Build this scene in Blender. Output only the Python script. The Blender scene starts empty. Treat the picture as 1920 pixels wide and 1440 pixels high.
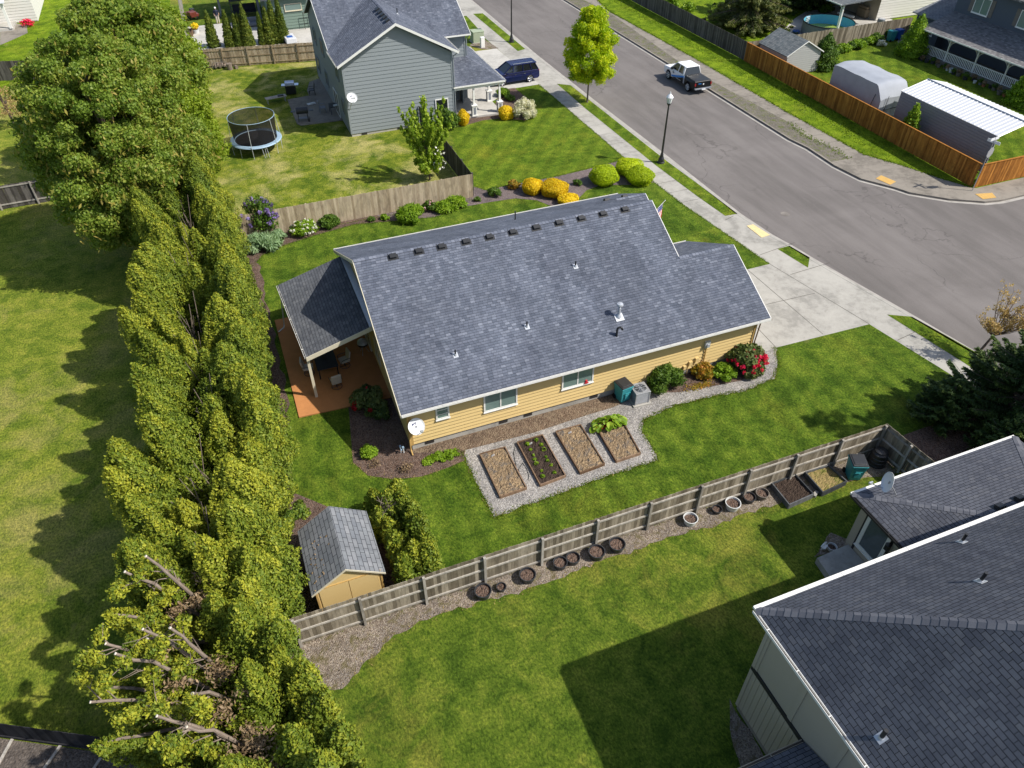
import bpy, math, random
import numpy as np
from mathutils import Vector, Matrix
R=math.radians
scene=bpy.context.scene
COL=scene.collection
# ---------------------------------------------------------------- camera, world, sun, exposure
FPX=1394.7; CH=26.0
_p,_y,_r=R(41.594),R(68.612),R(-0.150)
_f=np.array([math.cos(_y)*math.cos(_p),math.sin(_y)*math.cos(_p),-math.sin(_p)])
_rt=np.array([math.sin(_y),-math.cos(_y),0.0]); _up=np.cross(_rt,_f)
_rt,_up=_rt*math.cos(_r)+_up*math.sin(_r),-_rt*math.sin(_r)+_up*math.cos(_r)
cam=bpy.data.cameras.new('camera'); camo=bpy.data.objects.new('camera',cam); COL.objects.link(camo)
cam.sensor_width=36; cam.lens=FPX/1920*36; cam.clip_end=2000
m=Matrix(((_rt[0],_up[0],-_f[0],0),(_rt[1],_up[1],-_f[1],0),(_rt[2],_up[2],-_f[2],CH),(0,0,0,1)))
camo.matrix_world=m; scene.camera=camo
SUN_AZ,SUN_EL=R(-34.0),R(46.5)
w=bpy.data.worlds.new('World'); scene.world=w; w.use_nodes=True
nt=w.node_tree; bg=nt.nodes['Background']; sk=nt.nodes.new('ShaderNodeTexSky'); sk.sky_type='NISHITA'
sk.sun_disc=False; sk.sun_elevation=SUN_EL; sk.sun_rotation=math.pi/2-SUN_AZ; sk.air_density=1.0; sk.dust_density=1.5; sk.ozone_density=1.0
nt.links.new(sk.outputs[0],bg.inputs[0]); bg.inputs[1].default_value=0.118
sl=bpy.data.lights.new('sun','SUN'); sl.energy=4.2; sl.angle=R(0.6); sl.color=(1.0,.955,.88)
so=bpy.data.objects.new('sun',sl); COL.objects.link(so)
sd=Vector((math.cos(SUN_AZ)*math.cos(SUN_EL),math.sin(SUN_AZ)*math.cos(SUN_EL),math.sin(SUN_EL)))
so.rotation_euler=sd.to_track_quat('Z','Y').to_euler(); so.location=(40,-30,60)
scene.view_settings.view_transform='Standard'; scene.view_settings.look='None'
scene.view_settings.exposure=0.45; scene.view_settings.gamma=1.0
# ---------------------------------------------------------------- pixel of the photograph -> point in the world
def ray(px,py): return _f+_rt*(px-960)/FPX+_up*(720-py)/FPX
def G(px,py,z=0.0):
    d=ray(px,py); t=(z-CH)/d[2]; return (float(d[0]*t),float(d[1]*t),z)
def G2(px,py,z=0.0): return G(px,py,z)[:2]
def onx(px,py,x):
    d=ray(px,py); t=x/d[0]; return (x,float(d[1]*t),float(CH+d[2]*t))
def ony(px,py,y):
    d=ray(px,py); t=y/d[1]; return (float(d[0]*t),y,float(CH+d[2]*t))
def PG(pts,z=0.0): return [G2(a,b,z) for a,b in pts]
# ---------------------------------------------------------------- materials
MATS={}
class NT:
    def __init__(s,name):
        s.m=bpy.data.materials.new(name); s.m.use_nodes=True; s.t=s.m.node_tree; s.n=s.t.nodes
        s.b=s.n['Principled BSDF']; s.out=s.n['Material Output']; s.tc=None
    def node(s,ty,**k):
        n=s.n.new(ty)
        for a,v in k.items(): setattr(n,a,v)
        return n
    def link(s,a,b): s.t.links.new(a,b)
    def obj(s):
        if not s.tc: s.tc=s.node('ShaderNodeTexCoord')
        return s.tc.outputs['Object']
    def uv(s):
        if not s.tc: s.tc=s.node('ShaderNodeTexCoord')
        return s.tc.outputs['UV']
    def mapping(s,v,scale=(1,1,1),rot=(0,0,0)):
        n=s.node('ShaderNodeMapping'); n.inputs['Scale'].default_value=scale; n.inputs['Rotation'].default_value=rot
        s.link(v,n.inputs[0]); return n.outputs[0]
    def noise(s,v,scale,detail=3,rough=.55,dist=0):
        n=s.node('ShaderNodeTexNoise'); n.inputs['Scale'].default_value=scale; n.inputs['Detail'].default_value=detail
        n.inputs['Roughness'].default_value=rough; n.inputs['Distortion'].default_value=dist
        s.link(v,n.inputs['Vector']); return n.outputs['Fac']
    def vor(s,v,scale,feature='F1',out='Color',rand=1):
        n=s.node('ShaderNodeTexVoronoi',feature=feature); n.inputs['Scale'].default_value=scale
        n.inputs['Randomness'].default_value=rand; s.link(v,n.inputs['Vector']); return n.outputs[out]
    def ramp(s,f,stops):
        n=s.node('ShaderNodeValToRGB'); e=n.color_ramp.elements
        while len(e)<len(stops): e.new(.5)
        for i,(p,c) in enumerate(stops):
            e[i].position=p; e[i].color=(*c,1) if len(c)==3 else c
        s.link(f,n.inputs[0]); return n.outputs[0]
    def math(s,op,a,b=None,c=None):
        n=s.node('ShaderNodeMath',operation=op)
        for i,x in enumerate((a,b,c)):
            if x is None: continue
            if isinstance(x,(int,float)): n.inputs[i].default_value=x
            else: s.link(x,n.inputs[i])
        return n.outputs[0]
    def mix(s,fac,a,b,mode='MIX'):
        n=s.node('ShaderNodeMix',data_type='RGBA',blend_type=mode)
        for i,x in ((0,fac),(6,a),(7,b)):
            if isinstance(x,(int,float)): n.inputs[i].default_value=x
            elif isinstance(x,tuple): n.inputs[i].default_value=(*x,1)
            else: s.link(x,n.inputs[i])
        return n.outputs[2]
    def attr(s,name='tone'):
        n=s.node('ShaderNodeAttribute'); n.attribute_name=name; return n.outputs['Fac']
    def bump(s,h,strength=.5,dist=.02,prev=None):
        n=s.node('ShaderNodeBump'); n.inputs['Strength'].default_value=strength; n.inputs['Distance'].default_value=dist
        s.link(h,n.inputs['Height'])
        if prev is not None: s.link(prev,n.inputs['Normal'])
        return n.outputs[0]
    def fin(s,col,rough=.85,norm=None,spec=.3,metal=0,alpha=None):
        if isinstance(col,tuple): s.b.inputs['Base Color'].default_value=(*col,1)
        else: s.link(col,s.b.inputs['Base Color'])
        if isinstance(rough,(int,float)): s.b.inputs['Roughness'].default_value=rough
        else: s.link(rough,s.b.inputs['Roughness'])
        s.b.inputs['Specular IOR Level'].default_value=spec; s.b.inputs['Metallic'].default_value=metal
        if norm is not None: s.link(norm,s.b.inputs['Normal'])
        if alpha is not None: s.b.inputs['Alpha'].default_value=alpha
        MATS[s.m.name]=s.m; return s.m
def plain(name,c,rough=.6,var=.12,spec=.4,metal=0,sc=6,bump=.0):
    """paint, plastic, metal: a base colour with faint wear"""
    n=NT(name); o=n.obj(); f=n.noise(o,sc,4,.6)
    d=tuple(max(0,x*(1-var)) for x in c); l=tuple(min(1,x*(1+var)) for x in c)
    col=n.ramp(f,[(.3,d),(.7,l)])
    nm=n.bump(n.noise(o,sc*8,3),bump,.01) if bump else None
    return n.fin(col,rough,nm,spec,metal)
def grass(name,dark,mid,light,dry,dryamt=.5,big=.12,stripe=None):
    n=NT(name); o=n.obj()
    a=n.noise(o,big,4,.6,.4); b=n.noise(n.mapping(o,(1,1.0,1)),1.1,5,.65,.6); c=n.noise(o,9.0,5,.75); d=n.noise(o,38,3,.8)
    b2=n.noise(o,.45,5,.7,1.0); base=n.ramp(n.math('ADD',n.math('MULTIPLY',b,.55),n.math('MULTIPLY',b2,.45)),[(.40,dark),(.5,mid),(.60,light)])
    f=n.math('ADD',n.math('MULTIPLY',a,.62),n.math('MULTIPLY',n.noise(o,.55,5,.7,.8),.38))
    dm=n.ramp(f,[(.56-.1*dryamt,(0,0,0)),(.70-.1*dryamt,(1,1,1))])
    col=n.mix(n.math('MULTIPLY',dm,dryamt),base,dry)
    fs_=n.noise(n.mapping(o,(1,.45,1),(0,0,.6)),14,4,.8); fine=n.ramp(n.math('ADD',n.math('MULTIPLY',c,.5),n.math('MULTIPLY',fs_,.5)),[(.39,(.42,.48,.40)),(.5,(1,1,1)),(.60,(1.75,1.62,1.35))])
    col=n.mix(1.0,col,fine,'MULTIPLY')
    # bare, sandy spots
    sp=n.ramp(n.noise(o,.42,3,.5,0),[(.73,(0,0,0)),(.77,(1,1,1))]); col=n.mix(n.math('MULTIPLY',sp,.35),col,(.30,.23,.12))
    # tiny weeds
    wd=n.ramp(n.vor(o,1.3,'F1','Distance'),[(.035,(1,1,1)),(.05,(0,0,0))]); col=n.mix(n.math('MULTIPLY',wd,.35),col,(.42,.40,.08))
    if stripe:
        ang,wl,amt=stripe
        wv=n.node('ShaderNodeTexWave',wave_type='BANDS',bands_direction='X'); wv.inputs['Scale'].default_value=.314/wl*1.0; wv.inputs['Distortion'].default_value=1.2; wv.inputs['Detail'].default_value=2; wv.inputs['Detail Scale'].default_value=.6
        n.link(n.mapping(o,(1,1,1),(0,0,ang)),wv.inputs[0])
        k=n.ramp(wv.outputs['Fac'],[(.3,(1-amt,)*3),(.7,(1+amt,)*3)]); col=n.mix(1.0,col,k,'MULTIPLY')
    h=n.math('ADD',n.math('MULTIPLY',c,.5),n.math('MULTIPLY',n.noise(o,30,4,.8),.5))
    return n.fin(col,.95,n.bump(h,1.0,.11),.08)
def concrete(name,c,stain=.35,joint=None):
    n=NT(name); o=n.obj()
    a=n.noise(o,.35,5,.62,.5); b=n.noise(o,2.2,5,.7,.3); d=n.noise(o,60,3,.6)
    dk=tuple(x*(1-stain) for x in c); lt=tuple(min(1,x*1.12) for x in c)
    col=n.ramp(n.math('ADD',n.math('MULTIPLY',a,.6),n.math('MULTIPLY',b,.4)),[(.40,dk),(.5,c),(.60,lt)])
    col=n.mix(1,col,n.ramp(d,[(.3,(.88,.88,.88)),(.7,(1.08,1.08,1.08))]),'MULTIPLY')
    return n.fin(col,.92,n.bump(n.noise(o,40,4,.7),.35,.01),.2)
def asphalt(name):
    n=NT(name); o=n.obj()
    a=n.noise(n.mapping(o,(1,.12,1),(0,0,R(-1))),.9,5,.6,.2); b=n.noise(o,.12,4,.6,.6); g=n.noise(o,45,3,.8)
    col=n.ramp(n.math('ADD',n.math('MULTIPLY',a,.5),n.math('MULTIPLY',b,.5)),[(.39,(.130,.117,.108)),(.5,(.158,.142,.132)),(.61,(.186,.168,.156))])
    col=n.mix(1,col,n.ramp(g,[(.3,(.78,.78,.78)),(.7,(1.2,1.2,1.2))]),'MULTIPLY')
    # cracks
    wv=n.node('ShaderNodeMapping'); add=n.node('ShaderNodeVectorMath',operation='ADD')
    nz=n.node('ShaderNodeTexNoise'); nz.inputs['Scale'].default_value=.5; nz.inputs['Detail'].default_value=5; n.link(o,nz.inputs['Vector'])
    sc=n.node('ShaderNodeVectorMath',operation='SCALE'); sc.inputs['Scale'].default_value=2.6; n.link(nz.outputs['Color'],sc.inputs[0])
    n.link(o,add.inputs[0]); n.link(sc.outputs[0],add.inputs[1])
    v=n.vor(n.mapping(add.outputs[0],(1,.55,1)),.17,'DISTANCE_TO_EDGE','Distance')
    ck=n.ramp(v,[(.0022,(1,1,1)),(.0055,(0,0,0))]); mk=n.ramp(n.noise(o,.11,2,.5),[(.47,(0,0,0)),(.55,(1,1,1))])
    ckf=n.math('MULTIPLY',n.math('MULTIPLY',ck,mk),.6); col=n.mix(ckf,col,(.07,.062,.058))
    # oil drips
    sp=n.ramp(n.vor(o,.55,'F1','Distance'),[(.03,(1,1,1)),(.09,(0,0,0))]); col=n.mix(n.math('MULTIPLY',sp,.22),col,(.09,.08,.075))
    return n.fin(col,.88,n.bump(g,.3,.01),.25)
def stones(name,cols,scale=22,bumpd=.03,clump=None,rough=.9):
    n=NT(name); o=n.obj()
    v=n.node('ShaderNodeTexVoronoi'); v.inputs['Scale'].default_value=scale; n.link(n.mapping(o,(1,1,.3)),v.inputs['Vector'])
    sep=n.node('ShaderNodeSeparateColor'); n.link(v.outputs['Color'],sep.inputs[0])
    k=len(cols); col=n.ramp(sep.outputs[0],[(i/(k-1),c) for i,c in enumerate(cols)])
    a=n.noise(o,.8,5,.7,.5)
    col=n.mix(1,col,n.ramp(a,[(.35,(.78,.78,.78)),(.65,(1.18,1.16,1.12))]),'MULTIPLY')
    if clump: col=n.mix(n.ramp(n.noise(o,2.2,5,.7,.6),[(.5,(0,0,0)),(.64,(1,1,1))]),col,clump)
    h=n.math('SUBTRACT',1.0,v.outputs['Distance'])
    return n.fin(col,rough,n.bump(h,1.0,bumpd,n.bump(n.noise(o,5,4,.7),.7,.06)),.2)
def shingle(name,cols,wd=.26,ht=.145,line=.45,aged=.2,rw=.5):
    n=NT(name); u=n.uv(); sep=n.node('ShaderNodeSeparateXYZ'); n.link(u,sep.inputs[0])
    row=n.math('FLOOR',n.math('DIVIDE',sep.outputs[1],ht)); fr=n.math('FRACT',n.math('DIVIDE',sep.outputs[1],ht))
    wn=n.node('ShaderNodeTexWhiteNoise',noise_dimensions='1D'); n.link(row,wn.inputs['W'])
    ux=n.math('ADD',n.math('DIVIDE',sep.outputs[0],wd),n.math('MULTIPLY',wn.outputs['Value'],7.3) if rw else n.math('MULTIPLY',row,.5))
    cx=n.math('FLOOR',ux); fx=n.math('FRACT',ux)
    w2=n.node('ShaderNodeTexWhiteNoise',noise_dimensions='2D'); cmb=n.node('ShaderNodeCombineXYZ'); n.link(cx,cmb.inputs[0]); n.link(row,cmb.inputs[1]); n.link(cmb.outputs[0],w2.inputs['Vector'])
    col=n.ramp(w2.outputs['Value'],[(i/(len(cols)-1),c) for i,c in enumerate(cols)])
    o=n.obj(); col=n.mix(1,col,n.ramp(n.noise(o,.35,4,.6),[(.3,(1-aged,)*3),(.7,(1+aged,)*3)]),'MULTIPLY')
    col=n.mix(1,col,n.ramp(n.noise(n.mapping(u,(1.6,.16,1)),1,4,.7,.3),[(.36,(.86,.86,.87)),(.62,(1.1,1.1,1.09))]),'MULTIPLY')
    col=n.mix(1,col,n.ramp(n.noise(o,55,3,.8),[(.3,(.8,.8,.8)),(.7,(1.2,1.2,1.2))]),'MULTIPLY')
    gap=n.math('MULTIPLY',n.math('LESS_THAN',fx,.05),line); col=n.mix(gap,col,(.012,.013,.015))
    edge=n.math('MULTIPLY',n.math('LESS_THAN',fr,.13),line); col=n.mix(edge,col,(.015,.016,.02))  # shadow line under each course, painted into the shingle colour
    h=n.math('ADD',n.math('MULTIPLY',n.math('SUBTRACT',1.0,fr),1.0),n.math('MULTIPLY',w2.outputs['Value'],.5))
    return n.fin(col,.93,n.bump(h,.9,.022),.18)
def wood(name,c1,c2,c3,rough=.9,gs=1.0):
    """boards: tone per board (face attribute) and grain along Z"""
    n=NT(name); o=n.obj(); t=n.attr()
    g=n.noise(n.mapping(o,(22*gs,22*gs,1.2*gs)),1,5,.7,.3); f=n.math('ADD',n.math('MULTIPLY',t,.62),n.math('MULTIPLY',g,.38))
    col=n.ramp(f,[(.22,c1),(.5,c2),(.78,c3)])
    st=n.ramp(n.noise(n.mapping(o,(3,3,.9)),1.2,4,.7,.5),[(.35,(.7,.7,.7)),(.6,(1.1,1.1,1.1))]); col=n.mix(1,col,st,'MULTIPLY')
    return n.fin(col,rough,n.bump(g,.5,.01),.15)
def toned(name,c1,c2,c3=None,rough=.8,spec=.3,nsc=3,namt=.35):
    n=NT(name); o=n.obj(); f=n.math('ADD',n.math('MULTIPLY',n.attr(),1-namt),n.math('MULTIPLY',n.noise(o,nsc,5,.7),namt))
    col=n.ramp(f,[(.2,c1),(.8,c2)] if c3 is None else [(.2,c1),(.5,c2),(.8,c3)])
    return n.fin(col,rough,n.bump(n.noise(o,30,4,.7),.4,.01),spec)
def leaf(name,c1,c2,c3,trans=.3,rough=.55,vary=.0):
    n=NT(name); t=n.attr(); oi=n.node('ShaderNodeObjectInfo')
    f=n.math('ADD',t,n.math('MULTIPLY',n.math('SUBTRACT',oi.outputs['Random'],.5),vary)) if vary else t
    col=n.ramp(f,[(.08,c1),(.5,c2),(.92,c3)])
    n.fin(col,rough,None,.25)
    tr=n.node('ShaderNodeBsdfTranslucent'); n.link(n.mix(1,col,(1.25,1.3,.6),'MULTIPLY'),tr.inputs[0])
    mx=n.node('ShaderNodeMixShader'); mx.inputs[0].default_value=trans
    n.link(n.b.outputs[0],mx.inputs[1]); n.link(tr.outputs[0],mx.inputs[2]); n.link(mx.outputs[0],n.out.inputs[0])
    return n.m
def M(n): return MATS[n]
# ---------------------------------------------------------------- mesh builder
class MB:
    def __init__(s): s.v=[]; s.f=[]; s.m=[]; s.t=[]
    def add(s,vs,fs,mat=0,tone=.5):
        b=len(s.v); s.v+= [tuple(map(float,p)) for p in vs]
        for f in fs: s.f.append([b+i for i in f]); s.m.append(mat); s.t.append(tone)
        return s
    def box(s,x0,x1,y0,y1,z0,z1,mat=0,tone=.5):
        v=[(x,y,z) for z in (z0,z1) for x,y in ((x0,y0),(x1,y0),(x1,y1),(x0,y1))]
        return s.add(v,[(3,2,1,0),(4,5,6,7),(0,1,5,4),(1,2,6,5),(2,3,7,6),(3,0,4,7)],mat,tone)
    def cbox(s,c,size,rz=0,mat=0,tone=.5,rx=0,ry=0):
        mt=Matrix.Translation(c)@Matrix.Rotation(rz,4,'Z')@Matrix.Rotation(ry,4,'Y')@Matrix.Rotation(rx,4,'X')
        hx,hy,hz=[q/2 for q in size]
        v=[mt@Vector((x,y,z)) for z in (-hz,hz) for x,y in ((-hx,-hy),(hx,-hy),(hx,hy),(-hx,hy))]
        return s.add(v,[(3,2,1,0),(4,5,6,7),(0,1,5,4),(1,2,6,5),(2,3,7,6),(3,0,4,7)],mat,tone)
    def prism(s,poly,z0,z1,mat=0,tone=.5,side=None):
        a=sum(poly[i-1][0]*poly[i][1]-poly[i][0]*poly[i-1][1] for i in range(len(poly)))
        if a<0: poly=poly[::-1]
        n=len(poly); v=[(x,y,z0) for x,y in poly]+[(x,y,z1) for x,y in poly]
        s.add(v,[tuple(range(n,2*n))],mat,tone); b=len(s.v)-2*n
        for i in range(n):
            j=(i+1)%n; s.f.append([b+i,b+j,b+n+j,b+n+i]); s.m.append(mat if side is None else side); s.t.append(tone)
        s.f.append([b+i for i in range(n-1,-1,-1)]); s.m.append(mat); s.t.append(tone); return s
    def sheet(s,poly,z,mat=0,tone=.5):
        a=sum(poly[i-1][0]*poly[i][1]-poly[i][0]*poly[i-1][1] for i in range(len(poly)))
        if a<0: poly=poly[::-1]
        return s.add([(x,y,z) for x,y in poly],[tuple(range(len(poly)))],mat,tone)
    def slab(s,pts,th,mat=0,tone=.5,off=None):
        """3-D polygon (counter-clockwise from outside) with thickness th inwards"""
        p=[Vector(q) for q in pts]; nrm=Vector((0,0,0))
        for i in range(len(p)): nrm+=(p[i-1]).cross(p[i])
        nrm.normalize(); d=Vector(off) if off else -nrm*th; n=len(p)
        v=p+[q+d for q in p]
        fs=[tuple(range(n)),tuple(range(2*n-1,n-1,-1))]+[((i+1)%n,i,n+i,n+(i+1)%n) for i in range(n)]
        return s.add(v,fs,mat,tone)
    def tube(s,p0,p1,r0,r1=None,n=8,mat=0,tone=.5,cap=True):
        if r1 is None: r1=r0
        p0=Vector(p0); p1=Vector(p1); d=(p1-p0); 
        if d.length<1e-6: return s
        q=d.to_track_quat('Z','Y'); v=[]
        for p,r in ((p0,r0),(p1,r1)):
            for i in range(n):
                a=2*math.pi*i/n; v.append(p+q@Vector((r*math.cos(a),r*math.sin(a),0)))
        fs=[(i,(i+1)%n,n+(i+1)%n,n+i) for i in range(n)]
        if cap: fs+=[tuple(range(n-1,-1,-1)),tuple(range(n,2*n))]
        return s.add(v,fs,mat,tone)
    def path(s,pts,r,n=6,mat=0,tone=.5):
        rs=r if isinstance(r,(list,tuple)) else [r]*len(pts)
        for i in range(len(pts)-1): s.tube(pts[i],pts[i+1],rs[i],rs[i+1],n,mat,tone)
        return s
    def lathe(s,c,prof,n=24,mat=0,tone=.5,M4=None):
        v=[]; k=len(prof)
        for r,z in prof:
            for i in range(n):
                a=2*math.pi*i/n; p=Vector((r*math.cos(a),r*math.sin(a),z))
                if M4: p=M4@p
                v.append((c[0]+p[0],c[1]+p[1],c[2]+p[2]))
        fs=[(j*n+i,j*n+(i+1)%n,(j+1)*n+(i+1)%n,(j+1)*n+i) for j in range(k-1) for i in range(n)]
        fs+=[tuple(range(n-1,-1,-1)),tuple(range((k-1)*n,k*n))]
        return s.add(v,fs,mat,tone)
    def build(s,name,mats,parent=None,world=True,smooth=False,bevel=0,seg=2):
        if not isinstance(mats,(list,tuple)): mats=[mats]
        me=bpy.data.meshes.new(name); off=Vector((0,0,0))
        if parent is not None and world: off=wloc(parent)
        me.from_pydata([(x-off[0],y-off[1],z-off[2]) for x,y,z in s.v],[],s.f)
        for mt in mats: me.materials.append(M(mt) if isinstance(mt,str) else mt)
        me.polygons.foreach_set('material_index',s.m)
        at=me.attributes.new('tone','FLOAT','FACE'); at.data.foreach_set('value',s.t)
        uvl=me.uv_layers.new(name='uv'); me.update()
        co=np.empty(len(me.vertices)*3,dtype=np.float32); me.vertices.foreach_get('co',co); co=co.reshape(-1,3)
        if len(s.f)<60000:
            uv=np.zeros((len(me.loops),2),dtype=np.float32)
            for p in me.polygons:
                nn=p.normal; 
                if abs(nn.z)>.995: U=Vector((1,0,0)); V=Vector((0,1,0))
                else: U=Vector((0,0,1)).cross(nn).normalized(); V=nn.cross(U)
                for li in p.loop_indices:
                    c=co[me.loops[li].vertex_index]+np.array(off); uv[li]=(c[0]*U.x+c[1]*U.y+c[2]*U.z,c[0]*V.x+c[1]*V.y+c[2]*V.z)
            uvl.data.foreach_set('uv',uv.ravel())
        if smooth: me.polygons.foreach_set('use_smooth',[True]*len(me.polygons))
        o=bpy.data.objects.new(name,me); COL.objects.link(o)
        if parent is not None: o.parent=parent
        if bevel:
            b=o.modifiers.new('bevel','BEVEL'); b.width=bevel; b.segments=seg; b.limit_method='ANGLE'; b.angle_limit=R(35)
        return o
def wloc(o):
    v=Vector(o.location)
    while o.parent: o=o.parent; v=v+Vector(o.location)
    return v
def tag(o,label=None,cat=None,group=None,kind=None):
    if label: o['label']=label
    if cat: o['category']=cat
    if group: o['group']=group
    if kind: o['kind']=kind
    return o
def thing(name,label,cat,loc=(0,0,0),group=None,rz=0):
    o=bpy.data.objects.new(name,None); COL.objects.link(o); o.location=loc; o.rotation_euler=(0,0,rz); o.empty_display_size=.2
    return tag(o,label,cat,group)
def struct(name,mb,mat): return tag(mb.build(name,mat),kind='structure')
def copy_tree(o,loc=None,rz=None,scale=None,label=None,parent=None):
    c=o.copy(); COL.objects.link(c)
    if parent is not None: c.parent=parent
    if loc is not None: c.location=loc
    if rz is not None: c.rotation_euler=(0,0,rz)
    if scale is not None: c.scale=scale if isinstance(scale,tuple) else (scale,)*3
    if label: c['label']=label
    for ch in [q for q in bpy.data.objects if q.parent==o]: copy_tree(ch,parent=c)
    return c
# lap siding: real overlapping courses clipped to a wall outline (u,z)
def clip(poly,z,keep_above):
    out=[]
    for i in range(len(poly)):
        a,b=poly[i-1],poly[i]; ia=(a[1]>=z)==keep_above or a[1]==z; ib=(b[1]>=z)==keep_above or b[1]==z
        if ia!=ib:
            t=(z-a[1])/(b[1]-a[1]); out.append((a[0]+(b[0]-a[0])*t,z))
        if ib: out.append(b)
    return out
def lapwall(mb,poly,org,ud,nd,lap=.2,th=.034,rng=random):
    """poly in (u,z); org point; ud unit direction along the wall; nd outward normal"""
    ud=Vector(ud); nd=Vector(nd); org=Vector(org)
    z0=min(p[1] for p in poly); z1=max(p[1] for p in poly); k=0; z=z0
    P=lambda u,zz,o: org+ud*u+nd*o+Vector((0,0,zz))
    while z<z1-1e-4:
        zt=min(z+lap,z1); c=clip(clip(poly,z,True),zt,False)
        if len(c)>=3:
            t=rng.uniform(.35,.65)
            vs=[P(u,zz,.004+th*(1-(zz-z)/lap)) for u,zz in c]; mb.add(vs,[tuple(range(len(vs)))],0,t)
            bo=[u for u,zz in c if abs(zz-z)<1e-4]
            if len(bo)>=2:
                a,b=min(bo),max(bo); mb.add([P(a,z,0),P(b,z,0),P(b,z,.004+th),P(a,z,.004+th)],[(0,1,2,3)],0,t)
        z+=lap
    return mb
# ---------------------------------------------------------------- foliage
def fmesh(name,mat,parent,V,T,quads=True,loc=None,core=None):
    me=bpy.data.meshes.new(name); nv=len(V); V=np.asarray(V,dtype=np.float32); nf=nv//4
    cv=[];cf=[]
    if core is not None: cv,cf=core
    me.vertices.add(nv+len(cv)); allv=V if not len(cv) else np.vstack([V,np.asarray(cv,dtype=np.float32)])
    me.vertices.foreach_set('co',allv.ravel())
    nl=nv+4*len(cf); me.loops.add(nl); li=np.arange(nv,dtype=np.int32)
    if len(cf): li=np.concatenate([li,(np.asarray(cf,dtype=np.int32)+nv).ravel()])
    me.loops.foreach_set('vertex_index',li)
    n=nf+len(cf); me.polygons.add(n); me.polygons.foreach_set('loop_start',np.arange(n,dtype=np.int32)*4); me.polygons.foreach_set('loop_total',np.full(n,4,dtype=np.int32))
    at=me.attributes.new('tone','FLOAT','FACE'); T=np.concatenate([np.asarray(T,dtype=np.float32),np.full(len(cf),.45,dtype=np.float32)])
    at.data.foreach_set('value',T)
    me.materials.append(M(mat)); me.update(); me.validate()
    o=bpy.data.objects.new(name,me); COL.objects.link(o)
    if parent is not None: o.parent=parent
    return o
def ellip(c,r,k=7):
    """low ellipsoid made of quads, the dense twigs inside a crown"""
    v=[];f=[]
    for j in range(k+1):
        th=math.pi*(j+.02)/(k+.04)
        for i in range(2*k):
            ph=math.pi*i/k; v.append((c[0]+r[0]*math.sin(th)*math.cos(ph),c[1]+r[1]*math.sin(th)*math.sin(ph),c[2]+r[2]*math.cos(th)))
    n=2*k
    for j in range(k):
        for i in range(n): f.append((j*n+i,(j+1)*n+i,(j+1)*n+(i+1)%n,j*n+(i+1)%n))
    return v,f
def leaves(lobes,n,size,asp=1.5,upw=.3,rnd=.5,shell=(.82,1.06),seed=1,lump=.12,cull=.72,tv=.55,face=.5,taper=0.):
    """leaf-sized faces over a set of lobes (cx,cy,cz,rx,ry,rz)"""
    g=np.random.default_rng(seed); L=np.asarray(lobes,dtype=float)
    ar=(L[:,3]*L[:,4]+L[:,3]*L[:,5]+L[:,4]*L[:,5]); pr=ar/ar.sum(); idx=g.choice(len(L),size=n,p=pr)
    d=g.normal(size=(n,3)); d/=np.linalg.norm(d,axis=1)[:,None]
    C=L[idx,:3]; Rr=L[idx,3:6]
    ph=g.uniform(0,6.28,size=(len(L),3)); a=np.sin(d[:,0]*5+ph[idx,0])+np.sin(d[:,1]*6+ph[idx,1])+np.sin(d[:,2]*7+ph[idx,2])
    rad=g.uniform(shell[0],shell[1],n)*(1+lump*a/2)
    P=d*Rr*rad[:,None]
    if taper: 
        k=1-taper*np.clip((P[:,2]/Rr[:,2]+1)/2,0,1); P[:,0]*=k; P[:,1]*=k
    P+=C
    if cull and len(L)>1:
        keep=np.ones(n,bool)
        for s in range(0,n,4000):
            q=P[s:s+4000,None,:]-L[None,:,:3]; q/=L[None,:,3:6]*cull; dd=(q**2).sum(2); dd[np.arange(len(dd)),idx[s:s+4000]]=9
            keep[s:s+4000]=(dd>1).all(1)
        P=P[keep]; d=d[keep]; idx=idx[keep]; Rr=Rr[keep]; n=len(P)
    nr=d/Rr; nr/=np.linalg.norm(nr,axis=1)[:,None]; nr=nr*face+g.normal(size=(n,3))*rnd*.6; nr/=np.linalg.norm(nr,axis=1)[:,None]
    t=g.normal(size=(n,3))*.8+np.array([0,0,1.])*upw*3+d*.5; t-=nr*(t*nr).sum(1)[:,None]; t/=np.linalg.norm(t,axis=1)[:,None]+1e-9
    b=np.cross(nr,t); s=size*g.uniform(.6,1.25,n); l=(s*asp*.5)[:,None]; wd=(s*.5)[:,None]
    V=np.stack([P-t*l,P+b*wd,P+t*l,P-b*wd],1).reshape(-1,3)
    lt=g.uniform(0,1,len(L)); T=np.clip(.5+(lt[idx]-.5)*tv*.8+(g.uniform(0,1,n)-.5)*tv,0,1)
    return V,T
def crown(name,mat,parent,lobes,n,size,core=.72,**k):
    V,T=leaves(lobes,n,size,**k); cr=None
    if core:
        cv=[];cf=[]
        for q in lobes:
            v,f=ellip(q[:3],[x*core for x in q[3:6]],5); b=len(cv); cv+=v; cf+=[tuple(b+i for i in z) for z in f]
        cr=(cv,cf)
    return fmesh(name,mat,parent,V,T,core=cr)

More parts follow.
